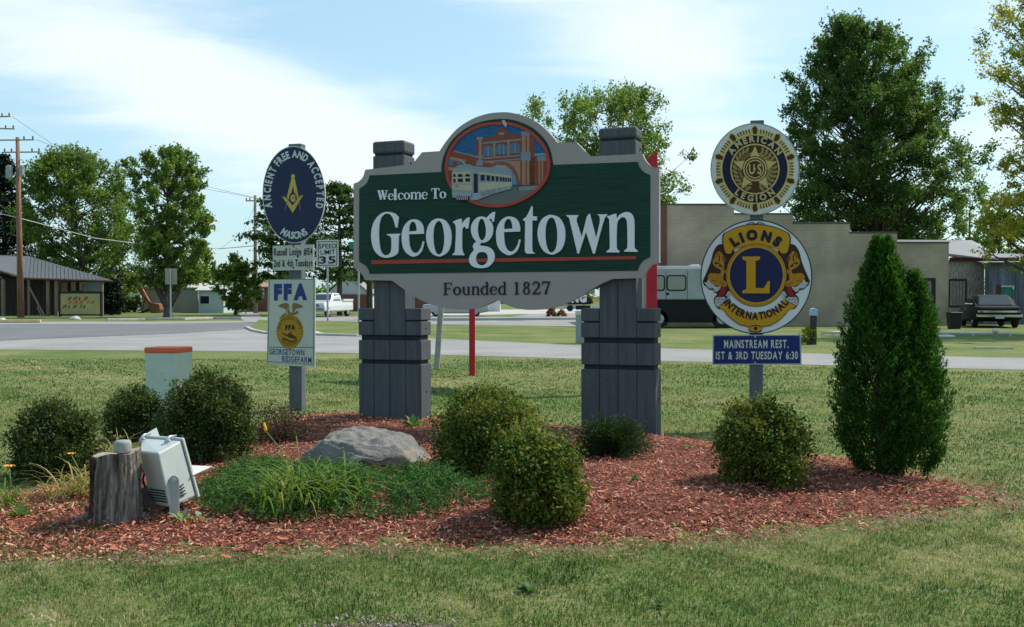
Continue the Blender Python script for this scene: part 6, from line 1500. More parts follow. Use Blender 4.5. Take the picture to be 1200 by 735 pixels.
# --- shed at the left (open front, grey metal roof)
lb = at(60, 372, 96); lb.z = 0
ls = thing('open_shed', 'low brown open fronted shed under a grey metal roof at the left edge', 'shed', lb)
Lp = lambda x, y, Y: P3(x, y, Y, lb)
M_roof = mat('metal_roof', (.115, .125, .13), .55, .12, 1.2, .15, 10, stretch=(6, 1, 1))
quadplate(MB(), [Lp(30, 325.5, 94), Lp(132, 328.8, 94), Lp(33, 300.3, 101)], .1).build('roof', M_roof, ls)
quadplate(MB(), [Lp(30, 325.5, 94), Lp(33, 300.3, 101), Lp(-60, 297, 106), Lp(-60, 300, 95)], .1).build('roof', M_roof, ls)
# standing seams on the front slope
A3, B3, C3 = Lp(30, 325.5, 94), Lp(132, 328.8, 94), Lp(33, 300.3, 101)
for i in range(1, 22):
    t = i/22; s = A3.lerp(B3, t); e = C3.lerp(B3, t); MB().tube([s + Vector((0, -.03, .03)), e + Vector((0, -.03, .05))], .025, 4).build('seam', M_roof, ls)
MB().tube([A3 + Vector((0, -.05, -.08)), B3 + Vector((0, -.05, -.08))], .10, 6).build('fascia', mat('fascia_brown', (.10, .055, .04), .8, .3, 3), ls)
MB().tube([A3 + Vector((0, -.05, -.08)), Lp(-60, 300, 94.9)], .12, 6).build('fascia', mat('fascia_purple', (.16, .09, .09), .8, .3, 3), ls)
M_br = mat('dark_board', (.045, .034, .03), .9, .3, 1.5, .3, 12, stretch=(5, 5, .6)); M_postw = mat('pale_post', (.20, .16, .12), .85, .2, 4)
mb = MB(); xs = np.arange(-40, 74, 6.5)
for i, x in enumerate(xs[:-1]):
    a = Lp(x, 372, 97.5); c = Lp(xs[i+1], 372, 97.5)
    MB().box(a.x + .02, c.x - .02, a.y, a.y + .06, -.1, 3.5 - (0 if x < 30 else (x - 30)*.004)).build('board', M_br, ls)
for x, wd in ((4, .14), (34, .09), (56.5, .13), (66.5, .14), (119.5, .12), (-20, .14)):
    a = Lp(x, 372, 94.3); MB().box(a.x - wd, a.x + wd, a.y - wd, a.y + wd, -.1, pz(327.5, 94.3)).build('post', M_postw, ls)
a0, a1 = Lp(72, 372, 96.5), Lp(119, 372, 96.5)
zt2 = pz(331, 96.5)
MB().box(a0.x, a1.x, a0.y + .05, a0.y + .2, -.1, pz(342, 96.5)).build('wall', mat('wall_brown', (.09, .055, .04), .9, .2, 2), ls)
MB().box(Lp(98, 340, 96.5).x, a1.x, a0.y + .05, a0.y + .2, pz(342, 96.5) + .003, pz(331, 96.5)).build('wall', mat('wall_bluegrey', (.19, .25, .27), .8, .1, 2), ls)
MB().box(a0.x, Lp(77, 340, 96.5).x, a0.y + .04, a0.y + .2, pz(342, 96.5) + .003, zt2).build('window_post', mat('post_tan', (.32, .20, .12), .8), ls)
for x0, x1 in ((78.5, 85), (88.5, 96)):
    fa, fb2 = Lp(x0, 340, 96.5).x, Lp(x1, 340, 96.5).x
    fr_ = MB().box(fa - .12, fa, a0.y + .02, a0.y + .12, pz(341, 96.5), zt2).box(fb2, fb2 + .12, a0.y + .02, a0.y + .12, pz(341, 96.5), zt2).build('window', MATS['post_tan'], ls)
    MB().box(fa, fb2, a0.y + .06, a0.y + .1, pz(341, 96.5), zt2).build('pane', glassmat('dark_glass'), fr_)
MB().box(Lp(-60, 372, 97).x, Lp(118, 372, 97).x, Lp(0, 372, 102).y, Lp(0, 372, 102).y + .1, -.1, 3.4).build('wall', M_br, ls)
for x0, y0_, x1, y1_ in ((34, 336, 52, 370), (44, 360, 49, 371)):
    a, c = Lp(x0, y0_, 93.9), Lp(x1, y1_, 93.5); o = thing('loose_plank', 'long loose plank leaning in the open front of the brown shed' if x0 == 34 else 'short loose plank leaning under the longer one at the brown shed', 'plank', lb + c)
    MB().tube([(0, 0, 0), a - c], .09, 4).build('plank', M_postw, o)
# reader board
rb = flat(95, 371); Yb_ = rb.y; rd = thing('reader_board', 'cream changeable letter sign in a black frame in front of the brown shed', 'sign', rb)
XR = lambda x: (x - 95)/FPX*Yb_
ZR = lambda y: pz(y, Yb_)
MB().box(XR(71.5), XR(118), -.1, .1, ZR(368.3), ZR(344.0)).build('panel', mat('reader_cream', (.40, .33, .15), .5, .12, 1), rd)
fb3 = MB(); fb3.box(XR(69.5), XR(71.5) - .003, -.15, .15, 0, ZR(343)); fb3.box(XR(118) + .003, XR(120), -.15, .15, 0, ZR(343)); fb3.box(XR(69), XR(120.5), -.16, .16, ZR(344) + .004, ZR(341.6)); fb3.box(XR(71.5), XR(118), -.15, .15, ZR(370), ZR(368.3) - .004); fb3.build('frame', M_black, rd)
M_rl = mat('reader_red', (.42, .08, .04), .6)
for row, (y0_, y1_, xa_, xb_, nl, m, skip) in enumerate(((351.5, 347.8, 80, 105, 8, M_black, (5,)), (356, 352.4, 80, 113, 10, M_rl, (6,)), (361, 357.4, 74, 101, 9, M_black, (3, 6)))):
    wl = (xb_ - xa_)/nl
    for i in range(nl):
        if i in skip: continue
        a = xa_ + i*wl; hx = wl*.7
        sh = [[(a, y0_), (a + hx*.35, y0_), (a + hx*.35, y1_), (a, y1_)], [(a + hx*.35, y1_ + 1), (a + hx, y1_ + 1), (a + hx, y1_), (a + hx*.35, y1_)]] if i % 2 else [[(a, y0_), (a + hx, y0_), (a + hx, y0_ - 1), (a, y0_ - 1)], [(a + hx*.6, y0_ - 1), (a + hx, y0_ - 1), (a + hx, y1_), (a + hx*.6, y1_)]]
        mb = MB()
        for q in sh: mb.box(XR(q[0][0]), XR(q[1][0]), -.115, -.102, ZR(q[0][1]), ZR(q[2][1]))
        mb.build('letter', m, rd)
for x, w, lab in ((88, 8, 'pale stone block lying in front of the reader board'), (2, 5, 'small white stone at the left edge beside the kerb')):
    b = flat(x, 374.6 if x > 50 else 376); sc = b.y/FPX; o = thing('stone_block', lab, 'stone', b, 0)
    me = rock(int(x) + 2, w*sc, .35, 4.5*sc, 3); link('stone', me, mat('pale_stone', (.42, .40, .37), .9, .15, 3), o, smooth=True)
# excavator with its arm reaching out from behind the shed
eb = flat(150, 367); Ye = eb.y
ex = thing('excavator', 'orange excavator whose arm and bucket reach down in front of the maples', 'excavator', eb)
PE = lambda x, y, dy=0: at(x, y, Ye + dy) - eb
M_or = mat('machine_orange', (.36, .12, .05), .6, .25, 1.5); M_mk = mat('machine_dark', (.04, .035, .035), .7)
def arm2(pts, w, name='boom', m=M_or):
    mb = MB(); t = .16
    for (a, wa), (c, wc) in zip(zip(pts, w), zip(pts[1:], w[1:])):
        a, c = PE(*a), PE(*c); d = (c - a).normalized(); n = Vector((-d.z, 0, d.x))
        mb.hexa([a - n*wa - Vector((0, t, 0)), c - n*wc - Vector((0, t, 0)), c - n*wc + Vector((0, t, 0)), a - n*wa + Vector((0, t, 0)), a + n*wa - Vector((0, t, 0)), c + n*wc - Vector((0, t, 0)), c + n*wc + Vector((0, t, 0)), a + n*wa + Vector((0, t, 0))])
    return mb.build(name, m, ex, bevel=.03)
arm2([(118, 334), (134, 329.5), (152, 330.5), (160, 333)], [.3, .26, .25, .22]); arm2([(155, 330), (163, 336), (170, 348), (177, 359)], [.2, .26, .24, .16], 'arm')
MB().tube([PE(152, 328, -.1), PE(166, 337, -.1)], .10, 8).build('hydraulic_cylinder', M_galv, ex); MB().tube([PE(166, 344, -.2), PE(178, 357, -.2)], .08, 8).build('hydraulic_cylinder', M_mk, ex)
MB().prism([(PE(174, 358).x, PE(174, 358).z), (PE(181, 355).x, PE(181, 355).z), (PE(188, 356).x, PE(188, 356).z), (PE(190, 363).x, PE(190, 363).z), (PE(187, 368.5).x, PE(187, 368.5).z), (PE(179, 367).x, PE(179, 367).z)], -.55, .55).build('bucket', mat('bucket_rust', (.20, .09, .055), .8, .3, 2), ex, bevel=.05)
MB().box(PE(100, 360).x, PE(124, 360).x, 2.5, 5.2, .9, 2.9).build('body', M_or, ex, bevel=.1); MB().box(PE(98, 360).x, PE(127, 360).x, 2.2, 2.9, 0, .9).box(PE(98, 360).x, PE(127, 360).x, 4.8, 5.5, 0, .9).build('tracks', M_mk, ex, bevel=.2)
MB().tube([PE(166, 367), PE(170, 350)], .06, 6).tube([PE(163, 368), PE(176, 362)], .12, 6).build('strut', M_mk, ex)
# trailer home and other small houses
def house(name, label, cat, px0, px1, ybase, yeave, yridge, Y, wallm, roofm, depth=7, overhang=.3, gable=False, wins=(), group=None, rz=0, base_y=None):
    b = at((px0 + px1)/2, 350, Y); b.z = 0; root = thing(name, label, cat, b, rz, group); hw = (px1 - px0)/2*Y/FPX; ze, zr = pz(yeave, Y), pz(yridge, Y)
    mb = MB().box(-hw, hw, 0, depth, -.3, ze)
    if gable: mb = MB(); mb.prism([(-hw, -.3), (hw, -.3), (hw, ze), (0, zr), (-hw, ze)], 0, depth)
    mb.build('wall', wallm, root)
    if gable:
        for s in (-1, 1): quadplate(MB(), [(0, -overhang, zr + .06), (s*(hw + overhang), -overhang, ze - .1), (s*(hw + overhang), depth, ze - .1), (0, depth, zr + .06)], -.12).build('roof', roofm, root)
    else:
        quadplate(MB(), [(-hw - overhang, -overhang, ze), (hw + overhang, -overhang, ze), (hw + overhang, depth/2, zr), (-hw - overhang, depth/2, zr)], .12).build('roof', roofm, root)
        quadplate(MB(), [(-hw - overhang, depth + overhang, ze), (hw + overhang, depth + overhang, ze), (hw + overhang, depth/2, zr), (-hw - overhang, depth/2, zr)], -.12).build('roof', roofm, root)
        mb = MB()
        for s in (-1, 1): mb.prism([(0, 0)]*0 or [(-.01, 0), (.01, 0), (.01, .01)], 0, .01)
    for x, y0_, y1_, w in wins:
        wx = (x - (px0 + px1)/2)*Y/FPX; f = MB().box(wx - w, wx + w, -.05, -.002, pz(y0_, Y), pz(y1_, Y)).build('window', mat('frame_white', (.6, .6, .58), .6), root)
        MB().box(wx - w*.82, wx + w*.82, -.07, -.052, pz(y0_, Y) + .1, pz(y1_, Y) - .1).build('pane', glassmat('dark_glass'), f)
    return root
M_beige = mat('wall_beige', (.34, .33, .27), .8, .06, 1); M_wh = mat('wall_white', (.58, .60, .60), .7, .06, 1); M_rl2 = mat('roof_light', (.48, .47, .45), .7, .1, 1.5); M_bk = brickmat('brick_house', (.22, .07, .05), (.17, .055, .04), (.2, .17, .15), 1, .3, .12)
house('trailer_home', 'long beige trailer home behind the light green maple', 'mobile home', 166, 232, 360, 337, 331.5, 118, M_beige, M_rl2, 5)
house('trailer_home', 'short white trailer home end with blue tint right of the beige one', 'mobile home', 232.6, 262, 362, 340, 334, 114, mat('wall_bluewhite', (.42, .50, .52), .8, .06, 1), M_rl2, 5, wins=((240, 357, 346, .6),))
house('small_house', 'white upper storey house on brick seen between pole and oval sign', 'house', 283, 316, 361, 336, 330, 124, M_bk, mat('roof_tan', (.33, .2, .14), .8), 7, wins=((299, 349, 338, 1.1),))
house('small_house', 'brick house with a pale gable behind the pickup and pines', 'house', 384, 432, 362, 343, 322, 128, M_wh, mat('roof_grey2', (.24, .23, .22), .8), 8, gable=True, wins=((416, 354, 346, .7),))
bw = at(410, 350, 127); bw.z = 0
MB().box(-1.7, 2.6, 0, .5, -.1, pz(345, 127)).build('brick_wall', M_bk, thing('brick_wall', 'low red brick wall in front of the pale gabled house', 'wall', bw))
house('small_house', 'brick house with dark roof far left behind the sign piers', 'house', 455, 520, 362, 342, 326, 135, M_bk, MATS['roof_grey2'], 8, gable=False)
house('white_garage', 'tiny white garage seen through the notch under the welcome sign', 'garage', 571, 586, 361, 352, 344, 125, M_wh, MATS['roof_grey2'], 6, gable=True)
house('small_house', 'grey roofed house beyond the maples at the left', 'house', 132, 165, 358, 338, 318, 140, M_wh, mat('roof_brownish', (.22, .16, .13), .8), 8, gable=False)
# bollards
for x in (508.5, 578.5):
    b = flat(x, 363.4 if x < 560 else 361); sc = b.y/FPX; o = thing('bollard', 'yellow bollard left of the leaning stake, across the road' if x < 560 else 'yellow bollard in front of the tiny white garage', 'bollard', b, 0, 'yellow bollards')
    MB().tube([(0, 0, -.1), (0, 0, 10*sc), (0, 0, 10.6*sc)], [1.1*sc, 1.1*sc, .5*sc], 10).build('post', mat('bollard_yellow', (.60, .45, .05), .5), o, smooth=True)
# low white pipes / curb stops
for xa_, xb_, y, yy, lab in ((963, 990, 391, 0, 'white pipe rail lying on the grass left of the arborvitae'), (1094, 1186, 392, 1, 'long white pipe rail lying on the grass right of the arborvitae')):
    a, c = flat(xa_, y + 1.5), flat(xb_, y + 1.5 + .4*yy); o = thing('pipe_rail', lab, 'pipe', a, 0, 'white pipes on the grass'); d = c - a
    MB().tube([(0, 0, .12), (d.x, d.y, .12)], .055, 8).build('pipe', mat('pipe_white', (.55, .52, .47), .6), o, smooth=True)
    for t in (.03, .5, .97): MB().box(d.x*t - .06, d.x*t + .06, d.y*t - .06, d.y*t + .06, 0, .09).build('support', M_galv, o)
b = flat(1166.5, 397); o = thing('hydrant_cap', 'small white stub standing up through the long pipe rail', 'stub', b); MB().tube([(0, 0, 0), (0, 0, .25), (0, 0, .26), (0, 0, .38), (0, 0, .42)], [.08, .08, .12, .12, .03], 10).build('stub', MATS['pipe_white'], o, smooth=True)
for x, y, lab in ((1108, 394.5, 'white clump of litter beside the right pipe rail'), ):
    b = flat(x, y); o = thing('litter', lab, 'litter', b); link('scrap', rock(8, .5, .2, .10, 2), MATS['pipe_white'], o)
for i, (xa_, xb_, y) in enumerate(((985, 1010, 402.6), (1144, 1188, 408.6))):
    a, c = flat(xa_, y), flat(xb_, y + .5); d = c - a; n = Vector((0, .18, 0))
    MB().hexa([a, c, c + n, a + n] + [p + Vector((0, 0, .05)) for p in (a, c, c + n, a + n)]).build('kerb', MATS['concrete'], None, kind='structure')

# ================================================================ VEHICLES
M_tyre = mat('tyre', (.02, .02, .02), .85); M_rim = mat('wheel_rim', (.38, .38, .38), .35, .1, 5, metal=.6); M_chr = mat('chrome', (.55, .56, .57), .15, .05, 5, metal=.9)
def wheel(par, x, y, r, w):
    t = MB().tube([(x, y - w/2, r), (x, y - w/2 + .03, r), (x, y + w/2 - .03, r), (x, y + w/2, r)], [r*.93, r, r, r*.93], 20).build('wheel', M_tyre, par, smooth=False)
    s = -1 if y < 0 else 1
    MB().tube([(x, y + s*(w/2 - .02), r), (x, y + s*(w/2 + .012), r)], [r*.58, r*.5], 16).build('rim', M_rim, t)
def loft(secs, m, name, par, bevel=0, smooth=False):
    """secs: (x, zbot, ztop, half width bottom, half width top)"""
    mb = MB(); vs = []
    for x, zb, zt, wb, wt in secs:
        zm = zb + (zt - zb)*.55
        vs += [(x, -wb*.93, zb), (x, -wb, zb + (zt - zb)*.12), (x, -wb, zm), (x, -wt, zt - .02), (x, -wt*.9, zt), (x, wt*.9, zt), (x, wt, zt - .02), (x, wb, zm), (x, wb, zb + (zt - zb)*.12), (x, wb*.93, zb)]
    k = 10; fs = []
    for i in range(len(secs) - 1):
        for j in range(k): fs.append((i*k + j, i*k + (j+1) % k, (i+1)*k + (j+1) % k, (i+1)*k + j))
    fs.append(tuple(range(k))); fs.append(tuple(reversed(range((len(secs)-1)*k, len(secs)*k))))
    return mb.add(vs, fs).build(name, m, par, bevel=bevel, seg=2, smooth=smooth)
def wquad(par, name, pts, m, th=.012):
    pts = [Vector(p) for p in pts]; n = (pts[1] - pts[0]).cross(pts[2] - pts[0]).normalized()*th; k = len(pts)
    c = sum(pts, Vector())/k
    if n.dot(c - Vector((c.x*.6, 0, .8))) < 0: n = -n
    q = [p + n for p in pts]
    return MB().add([p - n*.5 for p in pts] + q, [tuple(range(k)), tuple(range(2*k-1, k-1, -1))] + [(i, (i+1) % k, (i+1) % k + k, i + k) for i in range(k)]).build(name, m, par)
M_glass = glassmat('car_glass', (.03, .04, .045))
def sedan(name, label, px, py, rz, paint, scale, group=None, cat='car'):
    b = flat(px, py); r = thing(name, label, cat, b, rz, group); r.scale = (scale,)*3
    # x forward; length 4.9
    loft([(-2.45, .42, .82, .80, .78), (-2.38, .34, .90, .88, .84), (-1.5, .26, .95, .93, .88), (-.6, .24, .96, .94, .89), (.9, .24, .95, .94, .88), (1.9, .28, .90, .92, .85), (2.38, .36, .84, .88, .80), (2.45, .44, .76, .80, .74)], paint, 'body', r, bevel=.02)
    loft([(-1.72, .93, .96, .80, .74), (-1.15, .93, 1.36, .82, .64), (-.75, .93, 1.42, .82, .63), (.25, .93, 1.41, .82, .63), (.55, .93, 1.36, .82, .63), (1.15, .93, .96, .80, .74)], paint, 'cabin', r, bevel=.015)
    wquad(r, 'rear_window', [(-1.66, -.66, .99), (-1.66, .66, .99), (-1.19, .56, 1.335), (-1.19, -.56, 1.335)], M_glass)
    wquad(r, 'windscreen', [(1.08, -.68, 1.0), (1.08, .68, 1.0), (.60, .57, 1.33), (.60, -.57, 1.33)], M_glass)
    for s in (-1, 1):
        wquad(r, 'side_window', [(-1.1, s*.822, 1.0), (-.25, s*.822, 1.0), (-.25, s*.70, 1.32), (-1.0, s*.70, 1.32)], M_glass)
        wquad(r, 'side_window', [(-.15, s*.822, 1.0), (.85, s*.822, 1.0), (.5, s*.70, 1.31), (-.15, s*.70, 1.32)], M_glass)
        for x in (-1.45, 1.45): wheel(r, x, s*.80, .33, .2)
        MB().box(-2.47, -2.43, s*.74 - .12, s*.74 + .04, .62, .72).build('tail_lamp', mat('lamp_red', (.25, .02, .02), .3), r)
        MB().box(2.42, 2.47, s*.62 - .1, s*.62 + .1, .6, .74).build('headlight', M_chr, r)
        MB().box(-.2, -.06, s*.945, s*.96, .78, .81).build('handle', M_chr, r)
    MB().box(-2.56, -2.42, -.90, .90, .46, .58).build('bumper', M_chr, r, bevel=.03, seg=2); MB().box(-2.47, -2.455, -.84, .84, .66, .74).build('trim_panel', M_chr, r)
    MB().box(2.42, 2.56, -.90, .90, .42, .54).build('bumper', M_chr, r, bevel=.03, seg=2)
    MB().box(-2.60, -2.565, -.17, .17, .40, .54).build('licence_plate', mat('plate_pale', (.45, .48, .5), .5), r)
    return r
# black sedan, rear towards the viewer, seen a little from its left side
sedan('parked_car', 'black old sedan parked on the grass by the corrugated barn', 1158, 382.8, R(75), mat('car_black', (.010, .013, .015), .65, .1, 3, spec=.12), 1.28, 'parked cars')
b = flat(1118, 385.5); sc = b.y/FPX
tb = thing('trash_bin', 'black trash bin at the right corner of the grey block building', 'trash bin', b)
MB().hexa([(-5.6*sc, -.25, 0), (5.6*sc, -.25, 0), (5.6*sc, .25, 0), (-5.6*sc, .25, 0), (-6.8*sc, -.32, 18*sc), (6.8*sc, -.32, 18*sc), (6.8*sc, .32, 18*sc), (-6.8*sc, .32, 18*sc)]).build('bin_body', mat('bin_black', (.015, .015, .017), .5), tb, bevel=.03)
MB().box(-7.2*sc, 7.2*sc, -.36, .36, 18*sc + .003, 19.6*sc).build('lid', MATS['bin_black'], tb, bevel=.03)
# silver car mostly behind the sign
sedan('parked_car', 'silver car on the far road, mostly hidden by the lower edge of the welcome sign', 534, 371, R(4), mat('car_silver', (.34, .35, .36), .3, .05, 3, metal=.3), 1.2, 'parked cars')
# white pickup, front three quarter
pb_ = flat(384, 371.3)
pk2 = thing('pickup_truck', 'white pickup truck coming towards the viewer behind the speed limit sign', 'pickup truck', pb_, R(-90 - 15) , 'parked cars'); pk2.scale = (1.13,)*3
M_pw = mat('pickup_white', (.60, .60, .60), .3, .05, 3, coat=.4); M_pg = mat('pickup_grey', (.16, .16, .17), .5)
loft([(2.55, .60, 1.02, .86, .80), (2.50, .45, 1.10, .94, .86), (1.4, .42, 1.18, .97, .90), (.9, .42, 1.22, .97, .92), (-.7, .42, 1.22, .97, .93), (-2.65, .45, 1.22, .97, .93), (-2.7, .50, 1.20, .95, .92)], M_pw, 'body', pk2, bevel=.02)
loft([(1.25, 1.19, 1.22, .86, .80), (.55, 1.19, 1.80, .86, .70), (.1, 1.19, 1.86, .86, .70), (-.55, 1.19, 1.84, .86, .70), (-.72, 1.19, 1.30, .86, .80)], M_pw, 'cab', pk2, bevel=.015)
wquad(pk2, 'windscreen', [(1.17, -.76, 1.27), (1.17, .76, 1.27), (.62, .64, 1.74), (.62, -.64, 1.74)], M_glass); wquad(pk2, 'rear_window', [(-.71, -.6, 1.35), (-.71, .6, 1.35), (-.58, .55, 1.75), (-.58, -.55, 1.75)], M_glass)
for s in (-1, 1):
    wquad(pk2, 'side_window', [(-.45, s*.868, 1.27), (.75, s*.868, 1.27), (.45, s*.765, 1.74), (-.40, s*.765, 1.74)], M_glass)
    for x in (-1.75, 1.75): wheel(pk2, x, s*.84, .38, .24)
    MB().box(2.50, 2.57, s*.66 - .14, s*.66 + .14, .82, .98).build('headlight', M_chr, pk2)
MB().box(2.51, 2.57, -.50, .50, .78, 1.0).build('grille', M_pg, pk2); MB().box(2.52, 2.68, -.94, .94, .52, .70).build('bumper', M_pg, pk2, bevel=.03)
MB().box(-2.5, -.85, -.80, .80, 1.222, 1.235).build('bed', M_pg, pk2)
for s in (-1, 1): MB().box(-2.66, -.80, s*.93 - .06, s*.93 + .06, 1.20, 1.38).build('bed_side', M_pw, pk2, bevel=.02)
# grey step van
vb = flat(808, 384.5); vs_ = vb.y/FPX
van = thing('step_van', 'old boxy van, pale grey above and black below, parked before the block building', 'van', vb)
VX = lambda x: (x - 808)*vs_
VZ = lambda y: (384.5 - y)*vs_
M_vg = mat('van_grey', (.33, .35, .35), .55, .12, 1.5, .1, 8); M_vb = mat('van_black', (.010, .011, .011), .75, .2, 3)
MB().box(VX(766), VX(892), 0, 2.3, VZ(352), VZ(313.5)).build('body', M_vg, van, bevel=.10, seg=3)
MB().box(VX(765.5), VX(892.5), -.02, 2.32, VZ(378), VZ(352) - .004).build('lower_body', M_vb, van, bevel=.05, seg=2)
MB().box(VX(766), VX(892), -.03, 2.33, VZ(354.5), VZ(351)).build('trim_band', M_vb, van)
MB().box(VX(768), VX(890), .1, 2.2, VZ(313.5) + .003, VZ(311.8)).build('roof', mat('van_roof', (.5, .51, .5), .6, .1, 3), van, bevel=.02)
MB().box(VX(812), VX(822), .6, 1.4, VZ(312), VZ(309.6)).build('roof_vent', MATS['van_roof'], van, bevel=.03)
def rrect(x0, x1, z0, z1, r, n=5):
    o = []
    for cx, cz, a0 in ((x1 - r, z0 + r, -90), (x1 - r, z1 - r, 0), (x0 + r, z1 - r, 90), (x0 + r, z0 + r, 180)):
        o += [(cx + r*math.cos(R(a0 + 90*i/n)), cz + r*math.sin(R(a0 + 90*i/n))) for i in range(n + 1)]
    return o
M_vwin = glassmat('van_glass', (.20, .21, .17))
for x0, x1 in ((768.5, 778), (782, 803)):
    w_ = MB().prism(rrect(VX(x0) - .05, VX(x1) + .05, VZ(340) - .05, VZ(323.5) + .05, .16), -.03, -.005).build('window', M_black, van)
    MB().prism(rrect(VX(x0) + .02, VX(x1) - .02, VZ(340) + .02, VZ(323.5) - .02, .12), -.045, -.031).build('pane', M_vwin, w_)
for x in (780, 805, 830): MB().box(VX(x), VX(x) + .03, -.012, -.001, VZ(351), VZ(318)).build('seam', mat('seam_dark', (.10, .10, .10), .8), van)
MB().box(VX(781) - .02, VX(781) + .12, -.05, -.01, VZ(346), VZ(343)).build('handle', M_black, van)
for x in (772, 846, 874):
    if x == 874: continue
    t = MB().tube([(VX(x), -.02, .48), (VX(x), .3, .48)], .50, 22).build('wheel', M_tyre, van); MB().tube([(VX(x), -.05, .48), (VX(x), -.015, .48)], [.24, .3], 16).build('rim', M_rim, t)
# trailer with big letters, yellow machine part
tbp = flat(688, 365); ts = tbp.y/FPX
tl = thing('lettered_trailer', 'black trailer side with white letters NG, half hidden behind the right pier', 'trailer', tbp)
TX = lambda x: (x - 688)*ts
TZ = lambda y: (365 - y)*ts
MB().prism([(TX(640), TZ(357)), (TX(692), TZ(357)), (TX(695), TZ(353.5)), (TX(690), TZ(348)), (TX(640), TZ(340))], 0, .4).build('side_panel', M_black, tl)
MB().prism([(TX(676), TZ(345)), (TX(690), TZ(337)), (TX(708), TZ(333)), (TX(708), TZ(336)), (TX(694), TZ(340)), (TX(684), TZ(346))], -.1, .1).build('boom', M_black, tl)
gls, wd = text_pts('NG', 'h', .10); mb = MB(); ch_ = GL[('h', 'H')][5]
for V_, F_, _, _ in gls: mb.add([(TX(669.5 + vx/wd*18), -.02, TZ(354 - vy/ch_*8.6 - vx/wd*.5)) for vx, vy in V_], F_)
mb.build('lettering', mat('letter_pure', (.62, .62, .62), .5), tl)
MB().prism([(TX(693), TZ(353.5)), (TX(708), TZ(355)), (TX(708), TZ(347)), (TX(700), TZ(347.5))], .0, .5).build('counterweight', mat('machine_yellow', (.42, .30, .10), .6, .15, 2), tl)
MB().box(TX(658), TX(676), .1, .5, TZ(362), TZ(357.3)).build('white_cover', mat('cover_white', (.50, .53, .52), .6), tl); MB().box(TX(694), TX(708), .2, .6, TZ(364.5), TZ(357.8)).build('white_cover', MATS['cover_white'], tl)
MB().box(TX(675), TX(692), -.1, .5, TZ(363), TZ(358)).build('axle_box', M_black, tl, bevel=.04)
for x in (668, 684): MB().tube([(TX(x), -.12, .4), (TX(x), .3, .4)], .4, 16).build('wheel', M_tyre, tl)

# ================================================================ ROAD SIGNS, POLES, WIRES
sgb = flat(384, 376.5); ss = sgb.y/FPX
spd = thing('speed_sign', 'white speed limit 35 sign on a thin metal pole', 'road sign', sgb)
MB().tube([(0, 0, -.1), (0, 0, 90*ss)], 1.1*ss, 8).build('pole', M_galv, spd)
SP = Plane(384, 376.5, sgb.y - .12, 0)
SP.plate('sign_face', [catmull([(371.3, 282.5), (372.3, 281.3), (395.5, 281), (396.7, 282.2), (396.9, 311.5), (396, 312.7), (372.2, 313), (371.2, 312)], 1)], 0, .05, M_white, spd)
spd.children[1].location = (0, -.12, 0)
of = spd.children[1]
for tx, p0, p1, h in (('SPEED', (374.0, 291.3), (394.2, 290.9), 5.4), ('LIMIT', (376.0, 298.3), (393.0, 298), 5.4), ('35', (374.3, 308.8), (393.6, 308.5), 8.2)):
    text_plate(SP, 'lettering', tx, 'n' if h < 6 else 'm', p0, p1, h, -.03, M_black, of, gap=.12)
for q in ([(373, 283), (395, 282.6), (395, 283.3), (373, 283.7)], [(373, 310.7), (395.4, 310.4), (395.4, 311.1), (373, 311.4)], [(373, 283), (373.7, 283), (373.7, 311.4), (373, 311.4)], [(394.7, 282.6), (395.4, 282.6), (395.4, 311.1), (394.7, 311.1)]): SP.plate('border_line', [q], -.03 - random.random()*.004, .01, M_black, of)
# pale sign back at the left
b = flat(200, 374); s_ = b.y/FPX; o = thing('road_sign', 'tan rectangular back of a road sign on a thin pole before the maples', 'road sign', b)
MB().tube([(0, 0, -.1), (0, 0, 58*s_)], .9*s_, 8).build('pole', M_galv, o)
MB().box(-6.8*s_, 7*s_, .08, .12, 40.5*s_, 59.5*s_).build('sign_face', mat('sign_back_tan', (.30, .27, .20), .6, .1, 2), o, bevel=.03); MB().box(-.5*s_, .5*s_, .05, .078, 41*s_, 59*s_).build('rib', M_galv, o)
# street name pole behind the left end of the welcome sign
b = flat(420.5, 378.5); s_ = b.y/FPX; o = thing('street_name_sign', 'tall thin pole with a green street name blade poking out left of the welcome sign', 'street sign', b)
MB().tube([(0, 0, -.1), (.1*s_, 0, 98*s_)], 1.2*s_, 8).build('pole', M_galv, o)
MB().box(-11*s_, 10*s_, -.05, .05, 86.5*s_, 95*s_).build('name_blade', mat('blade_green', (.02, .20, .10), .4), o)
